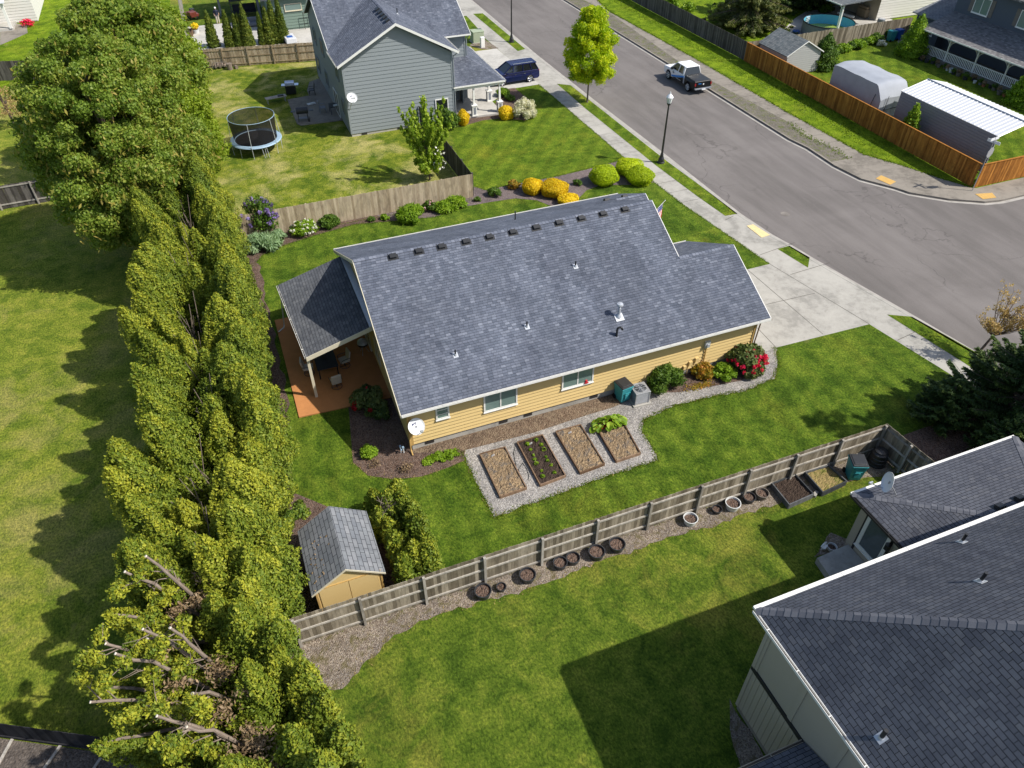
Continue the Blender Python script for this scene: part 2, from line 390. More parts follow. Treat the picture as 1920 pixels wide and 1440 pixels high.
def columns(cols,dens,size,seed,asp=1.9,fold=.20,mesh_core=.64,blunt=5.0):
    """upright evergreen columns: (x,y,height,radius,lean_x,lean_y); folded surface of upright sprays"""
    g=np.random.default_rng(seed); Vs=[];Ts=[];cv=[];cf=[]
    def axis(c,t): return np.stack([c[0]+c[4]*t**1.3,c[1]+c[5]*t**1.3,c[2]*t],-1)
    def prof(t): return np.clip(np.sin(np.pi*np.clip(.22+t*.60,0,1))**.8*(1-np.clip(t,0,1)**blunt*.82),.02,2)
    for ci,c in enumerate(cols):
        n=int(dens*6.28*c[3]*c[2]*.8); t=g.uniform(.04,1.0,n)**.85; th=g.uniform(0,6.283,n); p=g.uniform(0,6.28,8)
        zz=t*c[2]; fo=np.sin(th*3+p[0]+zz*1.3)*.5+np.sin(th*4+p[1]-zz*2.4)*.45+np.sin(th*2+zz*3.4+p[2])*.55+np.sin(zz*6.2+th*5+p[3])*.35+np.sin(th*9+zz*4+p[4])*.25+np.sin(th*14-zz*9+p[5])*.15
        r=c[3]*prof(t)*(1+fold*fo)+g.uniform(-.10,.05,n); r=np.maximum(r,.02)
        A=axis(c,t); dr=np.stack([np.cos(th),np.sin(th),np.zeros(n)],-1); P=A+dr*r[:,None]; P[:,2]+=g.uniform(-.06,.12,n)
        keep=np.ones(n,bool)
        for cj,d in enumerate(cols):
            if cj==ci: continue
            tt=np.clip(P[:,2]/d[2],0,1.02); q=axis(d,tt); rr=d[3]*prof(tt)*.86; inside=((P[:,:2]-q[:,:2])**2).sum(1)<rr**2; keep&=~(inside&(P[:,2]<d[2]*.98))
        P=P[keep];dr=dr[keep];t=t[keep];fo=fo[keep];n=len(P)
        nr=dr*.75+g.normal(size=(n,3))*.55+np.array([0,0,.35]); nr/=np.linalg.norm(nr,axis=1)[:,None]
        tg=np.array([0,0,1.])+dr*.55+g.normal(size=(n,3))*.42; tg-=nr*(tg*nr).sum(1)[:,None]; tg/=np.linalg.norm(tg,axis=1)[:,None]+1e-9
        b=np.cross(nr,tg); s=size*g.uniform(.55,1.3,n); l=(s*asp*.5)[:,None]; w_=(s*.5)[:,None]
        Vs.append(np.stack([P-tg*l,P+b*w_,P+tg*l,P-b*w_],1).reshape(-1,3)); ct=g.uniform(-.12,.12)
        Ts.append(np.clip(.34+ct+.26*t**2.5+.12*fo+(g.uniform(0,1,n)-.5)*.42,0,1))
        K=10; b0=len(cv)
        for j in range(K+1):
            tj=.02+.95*j/K; ax=axis(c,np.array([tj]))[0]; rj=float(prof(np.array([tj]))[0])*c[3]*mesh_core
            for i in range(10): cv.append((ax[0]+rj*math.cos(.6283*i),ax[1]+rj*math.sin(.6283*i),ax[2]))
        cf+=[(b0+j*10+i,b0+j*10+(i+1)%10,b0+(j+1)*10+(i+1)%10,b0+(j+1)*10+i) for j in range(K) for i in range(10)]
    return np.vstack(Vs),np.concatenate(Ts),(cv,cf)

def sprays(branches,seed,per=46,sub=5,size=.05,asp=3.2,wid=.55):
    """flat feathered conifer boughs: branches = (p0,p1,rise) ; side twigs angled forward, needles along each twig"""
    g=np.random.default_rng(seed); Vs=[];Ts=[]
    for p0,p1,rise in branches:
        p0=np.array(p0);p1=np.array(p1); L=np.linalg.norm(p1-p0); n=max(12,int(per*L)); s=g.uniform(.12,1.0,n)**.8; d=(p1-p0)/L; side=np.cross(d,[0,0,1.]); side/=np.linalg.norm(side)
        base=p0+(p1-p0)*s[:,None]; base[:,2]+=rise*s*s-.22*L*s*(1-s)
        sg=np.where(g.random(n)<.5,-1,1)[:,None]; tl=(wid*(1.05-s)*min(1.,L/2.2)+.12)*g.uniform(.6,1.1,n)
        td=side*sg*.8+d*.75+np.column_stack([np.zeros(n),np.zeros(n),g.uniform(-.28,.12,n)]); td/=np.linalg.norm(td,axis=1)[:,None]
        bt=g.uniform(-.15,.15)
        for k in range(sub):
            f=(k+.6)/sub; P=base+td*(tl*f)[:,None]+g.normal(size=(n,3))*.02; t=td+g.normal(size=(n,3))*.35; t/=np.linalg.norm(t,axis=1)[:,None]
            nr=np.array([0,0,1.])+g.normal(size=(n,3))*.55; nr-=t*(nr*t).sum(1)[:,None]; nr/=np.linalg.norm(nr,axis=1)[:,None]; b=np.cross(nr,t); z=size*g.uniform(.6,1.3,n); l=(z*asp*.5)[:,None]; w_=(z*.5)[:,None]
            Vs.append(np.stack([P-t*l,P+b*w_,P+t*l,P-b*w_],1).reshape(-1,3)); Ts.append(np.clip(.34+bt+.25*f*s+(g.random(n)-.5)*.35,0,1))
    return np.vstack(Vs),np.concatenate(Ts)
# ---------------------------------------------------------------- material set
grass('lawn_fine',(.044,.086,.008),(.082,.136,.013),(.132,.188,.020),(.24,.22,.030),.34,.16,(R(4),1.1,.08))
grass('lawn_front',(.057,.104,.008),(.096,.152,.012),(.145,.198,.018),(.26,.24,.025),.38,.2,(R(38),1.3,.11))
grass('lawn_patchy',(.062,.108,.010),(.135,.178,.018),(.23,.25,.034),(.40,.36,.14),.85,.24)
grass('lawn_meadow',(.100,.150,.016),(.172,.215,.026),(.255,.27,.042),(.33,.285,.10),.70,.10)
grass('lawn_side',(.050,.092,.010),(.096,.148,.016),(.156,.200,.026),(.28,.24,.05),.60,.14)
grass('lawn_verge',(.070,.125,.006),(.125,.195,.009),(.19,.27,.015),(.25,.25,.03),.35,.25)
concrete('concrete',(.370,.352,.312),.26); concrete('concrete_old',(.245,.218,.182),.3); concrete('concrete_light',(.45,.43,.39),.2)
asphalt('asphalt')
stones('gravel',[(.13,.125,.12),(.30,.28,.26),(.20,.19,.185),(.42,.39,.35),(.27,.25,.24),(.52,.50,.47),(.17,.15,.13)],26,.03)
stones('gravel_brown',[(.08,.06,.045),(.26,.21,.16),(.15,.12,.10),(.36,.31,.25),(.19,.15,.12),(.30,.27,.24)],24,.035,(.13,.11,.05))
stones('bark',[(.055,.034,.026),(.15,.095,.07),(.09,.06,.048),(.21,.145,.11),(.12,.085,.07),(.17,.13,.11)],20,.045)
stones('bark_grey',[(.09,.07,.068),(.19,.15,.145),(.13,.10,.10),(.26,.21,.20),(.16,.13,.125)],22,.04)
stones('soil_dry',[(.16,.11,.065),(.27,.19,.115),(.20,.145,.09),(.36,.26,.15),(.24,.17,.10)],16,.05,(.13,.115,.10))
stones('soil_strip',[(.10,.066,.045),(.17,.12,.085),(.13,.09,.06),(.24,.18,.125),(.15,.11,.075)],16,.05,(.22,.165,.11)); stones('soil_straw',[(.22,.17,.07),(.34,.25,.11),(.27,.22,.08),(.40,.30,.14)],30,.03,(.14,.15,.03)); stones('soil_yard',[(.075,.062,.052),(.125,.105,.09),(.095,.08,.068),(.16,.135,.115)],14,.03); stones('soil_dark',[(.030,.020,.015),(.065,.045,.033),(.045,.03,.024),(.085,.06,.045)],18,.05)
stones('dirt_strip',[(.11,.10,.085),(.19,.17,.14),(.14,.125,.10),(.24,.215,.18)],20,.03,(.11,.13,.03))
concrete('terracotta',(.46,.20,.072),.10)
shingle('shingle_blue',[(.078,.090,.117),(.100,.113,.144),(.117,.130,.165),(.089,.101,.130),(.139,.153,.190),(.100,.112,.142),(.170,.185,.224)],.24,.14,.6,.17)
shingle('shingle_grey',[(.085,.090,.108),(.105,.110,.130),(.125,.130,.150),(.095,.100,.12),(.138,.140,.155)],.28,.15,1.0,.10,0)
shingle('shingle_patio',[(.075,.080,.090),(.095,.10,.11),(.115,.12,.13),(.085,.09,.10),(.135,.138,.145)],.28,.16,.7,.08)
shingle('shingle_shed',[(.15,.16,.175),(.18,.19,.20),(.21,.215,.225),(.17,.18,.19)],.45,.2,.8,.12,0)
shingle('shingle_old',[(.10,.115,.12),(.14,.155,.16),(.18,.19,.19),(.12,.135,.14)],.3,.16,.5,.15)
shingle('shingle_porch',[(.115,.11,.112),(.16,.155,.155),(.21,.20,.20),(.14,.135,.135),(.25,.24,.235)],.3,.16,.3,.12)
toned('siding_yellow',(.60,.435,.185),(.66,.485,.215),None,.75,.25,1.2,.3)
toned('siding_grey',(.222,.248,.262),(.252,.278,.290),None,.75,.25,1.2,.3)
toned('siding_green',(.16,.225,.185),(.19,.255,.21),None,.75,.25,1.2,.3)
toned('siding_white',(.60,.58,.54),(.68,.66,.62),None,.75,.25,1.2,.3)
toned('siding_ltgrey',(.33,.33,.32),(.38,.38,.365),None,.75,.25,1.2,.3); toned('siding_blue',(.075,.090,.115),(.095,.11,.135),None,.75,.25,1.2,.3)
toned('siding_taupe',(.40,.35,.27),(.44,.39,.305),None,.8,.2,1.2,.3)
plain('trim_white',(.74,.73,.69),.5,.05); plain('trim_cream',(.62,.56,.42),.6,.06); plain('trim_dark',(.028,.026,.026),.6,.1)
plain('trim_yellow',(.47,.30,.10),.7,.08); plain('plaster',(.40,.37,.30),.9,.12,.2,0,3,.3)
plain('metal_grey',(.42,.43,.45),.4,.1,.5,.5); plain('metal_pale',(.50,.52,.55),.35,.08,.5,.3); plain('black_plastic',(.018,.019,.021),.45,.2,.5)
plain('black_metal',(.016,.017,.018),.4,.2,.5); plain('dish_white',(.70,.71,.72),.35,.03,.5); plain('teal_plastic',(.03,.24,.27),.45,.08,.5)
plain('blue_plastic',(.02,.09,.35),.45,.1,.5); plain('dark_blue_mark',(.01,.02,.09),.5,.05); plain('rubber',(.014,.014,.015),.8,.2,.2)
plain('pot_black',(.035,.037,.042),.5,.2,.4); plain('pot_white',(.60,.61,.60),.55,.06,.4); plain('pot_brown',(.16,.14,.12),.7,.15,.3); plain('pot_terracotta',(.36,.13,.07),.8,.1,.2)
plain('tactile_yellow',(.70,.56,.29),.8,.08,.2,0,5,.3); plain('tactile_orange',(.56,.35,.11),.8,.08,.2,0,5,.3)
plain('box_green',(.33,.38,.26),.6,.06); plain('lid_black',(.025,.026,.028),.5,.2,.5); plain('tarp',(.33,.35,.385),.7,.07,.3,0,1.2,.2); plain('tarp_dark',(.30,.315,.345),.7,.07,.3,0,1.2,.2)
plain('metal_white',(.60,.61,.63),.4,.03,.5); plain('metal_slate',(.20,.215,.245),.55,.06,.4); plain('cloth_beige',(.50,.44,.36),.8,.06); plain('cloth_dark',(.02,.022,.032),.7,.15)
plain('flag_red',(.50,.02,.03),.8,.05); plain('flag_white',(.75,.74,.73),.8,.03); plain('flag_blue',(.03,.045,.22),.8,.05)
plain('net_pad',(.27,.38,.48),.6,.08); plain('mat_dark',(.035,.032,.034),.8,.1,.2); plain('joint',(.085,.075,.065),.95,.1,.1); plain('gutter_pan',(.36,.335,.30),.9,.15,.2,0,1.5,.2)
plain('kerb_face',(.20,.18,.16),.95,.3,.1,0,2,.3); plain('hose',(.03,.035,.03),.6,.1); plain('pipe_copper',(.20,.12,.07),.6,.1)
plain('paint_blue',(.012,.018,.085),.18,.1,.6,.35,2); plain('paint_white',(.82,.82,.83),.25,.02,.5); plain('paint_black',(.006,.007,.009),.35,.1,.35); plain('decal_blue',(.02,.22,.65),.4,.05)
plain('tail_red',(.25,.008,.010),.25,.05,.6); plain('chrome',(.70,.70,.72),.18,.05,.5,.9); plain('glass_dark',(.012,.014,.017),.06,.1,.8); plain('glass_blind',(.155,.225,.205),.12,.06,.7,0,1)
plain('glass_grey',(.10,.12,.13),.1,.1,.8); plain('lamp_glass',(.72,.75,.74),.25,.03,.6); plain('water',(.30,.40,.05),.08,.12,.6,0,.7); plain('pool_wall',(.10,.42,.62),.4,.06); plain('cover_tan',(.30,.235,.16),.8,.1)
wood('fence_weathered',(.125,.104,.074),(.215,.182,.132),(.31,.268,.205)); wood('fence_rail',(.27,.245,.21),(.37,.34,.295),(.46,.43,.38)); wood('fence_beige',(.30,.235,.155),(.385,.31,.215),(.46,.38,.27))
wood('fence_orange',(.22,.085,.016),(.33,.135,.026),(.43,.19,.04)); wood('fence_dark',(.06,.052,.045),(.10,.09,.08),(.15,.135,.12)); wood('fence_tan',(.22,.165,.10),(.33,.26,.165),(.42,.34,.23)); wood('bed_board',(.14,.085,.05),(.20,.13,.08),(.27,.18,.12)); wood('fence_shaded',(.012,.012,.014),(.02,.02,.023),(.035,.034,.037))  # lower left fence: its shade is put into the near-black board colour
wood('bark_trunk',(.09,.06,.045),(.17,.125,.10),(.27,.22,.19),.95,.4); wood('trunk_pale',(.13,.095,.07),(.22,.175,.14),(.34,.29,.25),.95,.4); wood('planter_grey',(.05,.054,.058),(.085,.09,.095),(.13,.135,.14)); plain('cut_wood',(.62,.55,.45),.9,.08)
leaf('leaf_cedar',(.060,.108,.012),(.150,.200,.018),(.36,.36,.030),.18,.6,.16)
leaf('leaf_cedar_dark',(.045,.078,.008),(.10,.14,.014),(.18,.20,.02),.22,.6,.1)
leaf('leaf_maple',(.095,.160,.020),(.180,.260,.032),(.32,.35,.06),.36,.5); leaf('leaf_vine',(.13,.20,.012),(.22,.30,.02),(.34,.40,.04),.38)
leaf('leaf_lime',(.24,.36,.008),(.42,.53,.012),(.68,.66,.02),.42); leaf('leaf_gold',(.52,.36,.008),(.74,.53,.010),(.85,.68,.03),.3); leaf('leaf_limeball',(.22,.32,.006),(.40,.50,.008),(.58,.64,.015),.3)
leaf('leaf_green',(.040,.085,.010),(.080,.15,.015),(.15,.23,.03),.28); leaf('leaf_bright',(.10,.19,.010),(.19,.31,.016),(.30,.42,.03),.32); leaf('leaf_conifer',(.024,.052,.014),(.058,.100,.022),(.16,.21,.040),.15)
leaf('leaf_juniper',(.055,.080,.022),(.12,.14,.035),(.22,.22,.06),.18); leaf('leaf_iris',(.15,.25,.12),(.25,.36,.18),(.36,.46,.26),.25); leaf('leaf_variegated',(.30,.32,.18),(.60,.58,.42),(.80,.74,.64),.3)
leaf('leaf_nandina',(.12,.13,.01),(.35,.24,.02),(.50,.20,.04),.3); leaf('leaf_young',(.17,.27,.02),(.27,.38,.03),(.42,.50,.06),.4); leaf('leaf_tan',(.32,.22,.09),(.46,.32,.14),(.56,.42,.2),.35); leaf('leaf_brown',(.13,.085,.045),(.24,.165,.09),(.36,.26,.15),.1)
leaf('flower_red',(.50,.008,.03),(.70,.015,.06),(.80,.04,.15),.2); leaf('flower_dark_red',(.20,.005,.008),(.40,.01,.015),(.50,.02,.03),.2); leaf('flower_purple',(.14,.09,.28),(.24,.17,.42),(.36,.29,.52),.3); leaf('flower_white',(.62,.60,.48),(.75,.73,.66),(.82,.80,.76),.2)
leaf('flower_pink',(.55,.25,.3),(.68,.42,.45),(.75,.6,.6),.2); leaf('leaf_rhodo',(.045,.075,.018),(.10,.14,.035),(.20,.22,.07),.2)
_n=NT('netting'); _n.fin((.015,.015,.017),.8,None,.1,0,.75)
# ---------------------------------------------------------------- ground levels: road -0.13, yards 0, sheets 4 mm apart
mb=MB().sheet([(-260,-260),(420,-260),(420,460),(-260,460)],-.17); struct('ground',mb,'lawn_meadow')
nearK=[(882,0),(1000,100),(1107,185),(1250,295),(1332,360),(1383,400),(1443,440),(1480,460),(1518,483),(1577,517),(1710,593),(1830,663),(1920,735)]
NK=PG(nearK); NK=[(NK[0][0]+.3,300.),(NK[0][0]+.1,130.)]+NK
lx,ly=NK[-1]; NK+= [(lx+2.2,ly-5),(lx+6.5,ly-18),(lx+16,-60),(lx+16,-250)]
farK=[(1060,0),(1250,117),(1480,260),(1515,277),(1565,310),(1615,335),(1680,352),(1707,361),(1780,373),(1847,378),(1877,375),(1920,365)]
FK=PG(farK); FK=[(FK[0][0],300.),(FK[0][0],130.)]+FK; FK+=[(66,FK[-1][1]+.1),(400,FK[-1][1]+.1)]
mb=MB().sheet(NK+[(400,-250)]+FK[::-1],-.13); struct('road',mb,'asphalt')
def offset(line,d):
    out=[]
    for i,p in enumerate(line):
        a=line[max(0,i-1)]; b=line[min(len(line)-1,i+1)]; t=Vector((b[0]-a[0],b[1]-a[1])).normalized(); out.append((p[0]-t.y*d,p[1]+t.x*d))
    return out
# yards: closed raised masses on each side of the street
west=[(-250,300)]+[(x,y) for x,y in offset(NK,-.0)]+[(-250,-250)]
mb=MB().prism(west,-.16,0,0); struct('yard_ground',mb,'lawn_side')
east=FK+[(400,300)]; mb=MB().prism(east,-.16,0,0); struct('yard_ground',mb,'lawn_verge')
# kerbs and gutter pans
def strip(line,d0,d1,z,name,mat,th=.0):
    a=offset(line,d0); b=offset(line,d1); mb=MB()
    for i in range(len(line)-1):
        if th: mb.prism([a[i],a[i+1],b[i+1],b[i]],z-th,z)
        else: mb.sheet([a[i],a[i+1],b[i+1],b[i]],z)
    return struct(name,mb,mat)
strip(NK,-.16,.0,.012,'kerb','concrete',.16); strip(NK,.0,.36,-.124,'gutter','gutter_pan')
strip(FK,.0,.16,.014,'kerb','concrete_old',.16); strip(FK,-.30,-.0,-.124,'gutter','gutter_pan'); strip(FK,-.012,-.004,.006,'kerb','kerb_face',.12)
# concrete walks on the near side, as one sheet; lawns lie over it
walk_in=[(1010,158),(1172,297),(1227,342),(1280,383),(1397,463),(1443,495)]
k=offset(NK,-.15)
wk=[(G2(1010,158)[0]-.1,300)]+PG([(1010,158),(1172,297),(1227,342),(1280,383),(1397,463),(1443,495),(1630,608),(1763,690),(1900,778)])
lastx,lasty=wk[-1]; wk+=[(lastx+8,lasty-18)]
mb=MB().sheet(wk+[(lastx+13.,lasty-18)]+[p for p in k[::-1] if p[1]>lasty-17],.004); struct('sidewalk',mb,'concrete')
drv=[(23.2,32.0),G2(1403,505),G2(1443,495),G2(1630,608),G2(1455,652),(23.2,24.5)]; mb=MB().sheet(drv,.009); struct('driveway',mb,'concrete')
gx=[(21.2,61),(21.2,76.8),(26.4,78.2),(28.97,78.2),G2(1012,158),G2(962,166),(24.5,65.3),(24.5,61)]; mb=MB().sheet(gx,.008); struct('driveway',mb,'concrete_light')
# joints: narrow grooves in the concrete
mb=MB()
def groove(a,b,w=.03,z=.0125):
    a=Vector(a);b=Vector(b); t=(b-a).normalized(); q=Vector((-t.y,t.x))*w/2; mb.sheet([tuple(a-q),tuple(b-q),tuple(b+q),tuple(a+q)],z)
for a,b in [((1403,507),(1543,627)),((1437,571),(1528,550)),((1420,615),(1455,652)),((1443,495),(1630,608)),((1482,515),(1555,493)),((1425,478),(1490,455)),((1360,413),(1375,405)),((1683,638),(1717,622))]: groove(G2(*a),G2(*b),.034)
wi=[G2(*p) for p in walk_in]; wo=PG([(1044,157),(1232,310),(1310,360),(1360,405)])
for y in [46,44.4,42.8,41.2,48,50,52,54,56,58,60,62,64,66]:
    xa=np.interp(y,[p[1] for p in wi][::-1],[p[0] for p in wi][::-1]); xb=np.interp(y,[p[1] for p in wo][::-1],[p[0] for p in wo][::-1]); groove((xa,y),(xb,y),.02)
struct('paving_joint',mb,'joint')
# near planting strips
def lawn(pts,z,mat,name='lawn',raw=False):
    mb=MB().sheet(pts if raw else PG(pts),z); return struct(name,mb,mat)
lawn([(887,26),(905,25),(985,92),(971,96)],.012,'lawn_front'); lawn([(868,30),(875,30),(903,61),(885,64)],.012,'lawn_front')
lawn([(1044,157),(1070,160),(1250,302),(1325,357),(1383,401),(1360,405),(1310,370),(1232,312),(1097,203)],.012,'lawn_front')
lawn([(1458,467),(1480,461),(1518,483),(1515,502)],.012,'lawn_front')
lawn([(1663,590),(1710,594),(1843,668),(1905,725),(1870,722),(1807,680)],.012,'lawn_front')
for poly,mt in (([(1642,335),(1652,329),(1680,341),(1669,347)],'tactile_orange'),([(1828,364),(1860,362),(1868,371),(1843,374)],'tactile_orange'),([(1400,424),(1412,421),(1444,441),(1428,446)],'tactile_yellow')):
    P=[Vector(q) for q in PG(poly)]; mb=MB().sheet([tuple(q) for q in P],.024)
    for i in range(13):
        for j in range(6):
            u=(i+.5)/13; v=(j+.5)/6; a=P[0].lerp(P[3],u); b=P[1].lerp(P[2],u); c=a.lerp(b,v); mb.cbox((c.x,c.y,.027),(.035,.035,.006))
    struct('tactile_paving',mb,mt)
# far side: walk, planting strip, verge
FW=PG([(1095,0),(1140,22),(1265,110),(1335,152),(1480,230),(1515,257),(1560,277),(1592,297)])
fs_in=[(1120,0),(1140,20),(1307,112),(1480,213),(1502,225),(1552,252),(1620,290),(1690,310),(1765,335),(1822,352)]
FI=PG(fs_in); kk=offset(FK,.15)
poly=[(FW[0][0],300)]+FW+[p for p in kk if p[0]>G2(1592,300)[0] and p[1]<37][0:0]
yt=G2(1592,297)[1]; xt=float(np.interp(yt,[p[1] for p in kk][::-1],[p[0] for p in kk][::-1])); tail=[(xt,yt)]+[p for p in kk if p[1]<yt-.2 and p[1]>20]
poly=[(FW[0][0],300)]+FW+tail+[(400,tail[-1][1]),(400,35.0),(51,35.0)]+FI[::-1]+[(FI[0][0],300)]
mb=MB().sheet(poly,.005); struct('sidewalk',mb,'concrete_old')
ds=[(kk[0][0],300)]+[p for p in kk if p[1]>yt]+[(xt,yt)]+FW[::-1]+[(FW[0][0],300)]
mb=MB().sheet(ds,.008); struct('dirt_strip',mb,'dirt_strip')
mb=MB()
for i in range(26):
    y=44+i*1.6; xa=np.interp(y,[p[1] for p in FW][::-1],[p[0] for p in FW][::-1]); xb=np.interp(y,[p[1] for p in FI][::-1],[p[0] for p in FI][::-1]); groove((xa+.05,y),(xb,y),.02)
struct('paving_joint',mb,'joint')
mb=MB().lathe((*G2(1473,398),-.128),[(.33,0),(.33,.006),(.27,.006)],24); struct('manhole_cover',mb,'kerb_face')
# lawns
lawn([(560,1205),(475,430),(507,440),(887,373),(920,379),(1227,343),(1280,383),(1397,463),(1443,495),(1405,505),(1455,652),(1630,608),(1763,690),(1900,778),(1900,860),(1700,880),(1640,848)],.0072,'lawn_fine')
lawn([(842,241),(962,166),(1010,160),(1172,297),(1160,302),(1100,318),(1040,332),(957,347),(910,356),(887,347),(862,300)],.010,'lawn_front')
lawn([(9.6,61.4),(9.6,76.6),(12,81),(-4,83.5),(-6,62),(-2.5,47.6),(15.6,47.5),(15.5,61.4)],.006,'lawn_patchy',raw=True)
lawn([(-1.9,16.3),(25.1,16.3),(29,12),(29,-30),(-3,-30)],.006,'lawn_side',raw=True)
lawn([(-2.5,60),(-1.8,48),(-3.2,30),(-3.2,4),(-14,5),(-60,16),(-60,58)],.005,'lawn_meadow',raw=True)
lawn([(-5,60),(-60,58.5),(-60,86.5),(-4,83)],.005,'lawn_meadow',raw=True)
lawn([(-60,87),(-4,84),(-2,125),(-60,125)],.005,'lawn_verge',raw=True)
# planting beds
lawn([(452,400),(507,437),(887,370),(889,350),(910,357),(957,347),(1040,332),(1100,318),(1160,302),(1172,298),(1227,342),(1180,347),(1127,347),(1100,357),(1080,377),(1076,400),(1037,388),(1007,376),(967,372),(920,379),(875,387),(815,407),(735,415),(665,421),(595,440),(527,462),(490,480),(469,507),(455,480)],.016,'bark_grey','planting_bed')
lawn([(452,400),(507,437),(700,402),(735,415),(665,421),(595,440),(527,462),(490,480),(469,507)],.020,'bark','planting_bed')
lawn([(4.5,29.2),(2.3,28.7)]+PG([(660,842),(662,867),(690,892),(740,899),(790,894),(840,877),(870,864),(872,848)])+[G2(870,818),(5,25)],.016,'bark','planting_bed',raw=True)
lawn([(4.6,24.8)]+PG([(772,850),(870,845),(1000,812),(1100,779),(1150,764),(1190,745)])+[(17,24.8)],.020,'soil_strip','planting_bed',raw=True)
gv=PG([(1450,652),(1455,655),(1460,687),(1450,710),(1407,730),(1340,743),(1257,763),(1207,787),(1203,810),(1217,830),(1233,863),(1157,887),(1073,917),(1000,943),(927,970),(912,943),(890,900),(872,860),(865,846)])
random.seed(3)
def rough(poly,step=.3,amp=.07):
    out=[]
    for i in range(len(poly)):
        a=Vector(poly[i-1]); b=Vector(poly[i]); n=max(1,int((b-a).length/step)); q=Vector((-(b-a).y,(b-a).x)); q=q.normalized() if q.length else q
        for j in range(n): out.append(tuple(a.lerp(b,j/n)+q*random.uniform(-amp,amp)))
    return out
gpoly=rough([(23.3,24.5)]+gv+[(5.2,24.45)])
mb=MB().sheet(gpoly,.0125); struct('gravel_area',mb,'gravel')
lawn([(16.0,24.8)]+PG([(1213,737),(1273,736),(1340,724),(1390,714),(1420,695),(1430,668),(1420,655)])+[(23.4,24.8)],.024,'bark','planting_bed',raw=True)
sg=rough(PG([(541,1195),(600,1300),(640,1290),(690,1240),(740,1193),(775,1172),(825,1150),(895,1132),(960,1117),(1045,1084),(1095,1064),(1170,1040),(1220,1020),(1295,996),(1330,990),(1423,955),(1470,940),(1600,900),(1689,886),(1640,845)])+[(25,16.5),(-2.2,16.5)],.25,.1)
mb=MB().sheet(sg,.0135); struct('gravel_strip',mb,'gravel_brown')
lawn([(-2.3,16.5),(-2.4,22),(-1.2,24),(.2,22.5),(.4,20),(3.4,20),(3.4,16.5)],.012,'bark','planting_bed',raw=True)
lawn(rough([(-1.6,11.5),(-2.6,17),(-1.4,24),(-.5,30),(-.35,38),(-.2,45),(-1,49),(-5,49),(-4.6,38),(-5.0,26),(-5.4,14),(-4,8),(-2,8)],.6,.15),.018,'bark','planting_bed',raw=True)
lawn(PG([(842,241),(870,236),(905,226),(940,222),(985,226),(1000,215),(1003,200),(990,186),(965,165),(940,168),(920,215),(855,225)]),.014,'bark','planting_bed',raw=True)
lawn(rough([(11.72,8.7),(11.45,8.4),(10.95,7.2),(10.6,5.8),(10.2,3.5),(10.0,-6),(11.72,-6)],.3,.1),.0085,'gravel_brown','gravel_strip',raw=True)
lawn(rough([(18.4,12.5),(19.9,13.3),(20.6,12.4),(19.9,12.3)],.3,.05),.0085,'gravel_brown','gravel_strip',raw=True)
lawn(rough(PG([(1690,812),(1760,790),(1850,770),(1990,800),(2000,900),(1800,905),(1712,872)]),.4,.15),.019,'bark','planting_bed',raw=True)
# patios
mb=MB().prism([(-.14,37.5),(-.17,28.8),(4.55,28.55),(4.55,37.5)],.0,.07); struct('patio_slab',mb,'terracotta')
mb=MB().prism(PG([(539,188),(580,180),(576,171),(580,155),(601,147),(645,226),(564,236),(557,233)]),0,.06); struct('patio_slab',mb,'concrete_old')
mb=MB().prism([(19.0,61.5),(23.2,61.2),(23.2,65.6),(19,66)],0,.16); struct('porch_floor',mb,'concrete_light')
# north-east garden, its paths and pool terrace
lawn([(51.6,35.4),(51.6,64.9),(72,65.3),(72,35.3)],.006,'lawn_front',raw=True)
lawn(PG([(1665,52),(1690,88),(1700,78),(1700,60),(1712,48)]),.012,'concrete_old','path',raw=True)
lawn(PG([(1480,62),(1470,55),(1490,35),(1510,22),(1600,5),(1680,40),(1640,52),(1500,75)]),.012,'concrete_light','path',raw=True)
# paving behind the cypress row and beside the white house
lawn([(-3,84.2),(12,82.0),(13,93.0),(7.5,93.2),(7.5,97.5),(2.5,98.5),(-3,98.5)],.012,'concrete_light','path',raw=True)
lawn(PG([(0,85),(30,72),(52,62),(50,48),(30,44),(0,60)]),.012,'concrete_old','path',raw=True)
# ---------------------------------------------------------------- shared pieces for buildings
def gutter(par,a,b,out,mat='trim_white',name='gutter',wd=.10,h=.10,inner='pot_brown'):
    """trough along the eave from a to b, out = horizontal unit vector away from the house"""
    a=Vector(a);b=Vector(b);o=Vector(out); mb=MB()
    t=(b-a).normalized()
    def bar(o0,o1,z0,z1,mi=0):
        p=[a+o*o0+Vector((0,0,z0)),b+o*o0+Vector((0,0,z0)),b+o*o1+Vector((0,0,z0)),a+o*o1+Vector((0,0,z0))]
        q=[v+Vector((0,0,z1-z0)) for v in p]; mb.add(p+q,[(3,2,1,0),(4,5,6,7),(0,1,5,4),(1,2,6,5),(2,3,7,6),(3,0,4,7)],mi)
    bar(0,.015,-h,0); bar(wd-.015,wd,-h,.008); bar(.015,wd-.015,-h,(-.004 if inner=='guard' else -h+.02),0 if inner=='guard' else 1)
    n=int((b-a).length/1.3)
    for i in range(n):
        c=a.lerp(b,(i+.5)/n)+o*wd/2; mb.cbox((c.x,c.y,c.z-.004),(.03,.03,.012) if abs(o.x)>.5 else (.03,.03,.012))
        q=a.lerp(b,(i+.5)/n); p0=q; p1=q+o*wd; mb.tube((p0.x,p0.y,p0.z-.003),(p1.x,p1.y,p1.z-.003),.012,n=4)
    return mb.build(name,[mat,'pot_brown'],par)
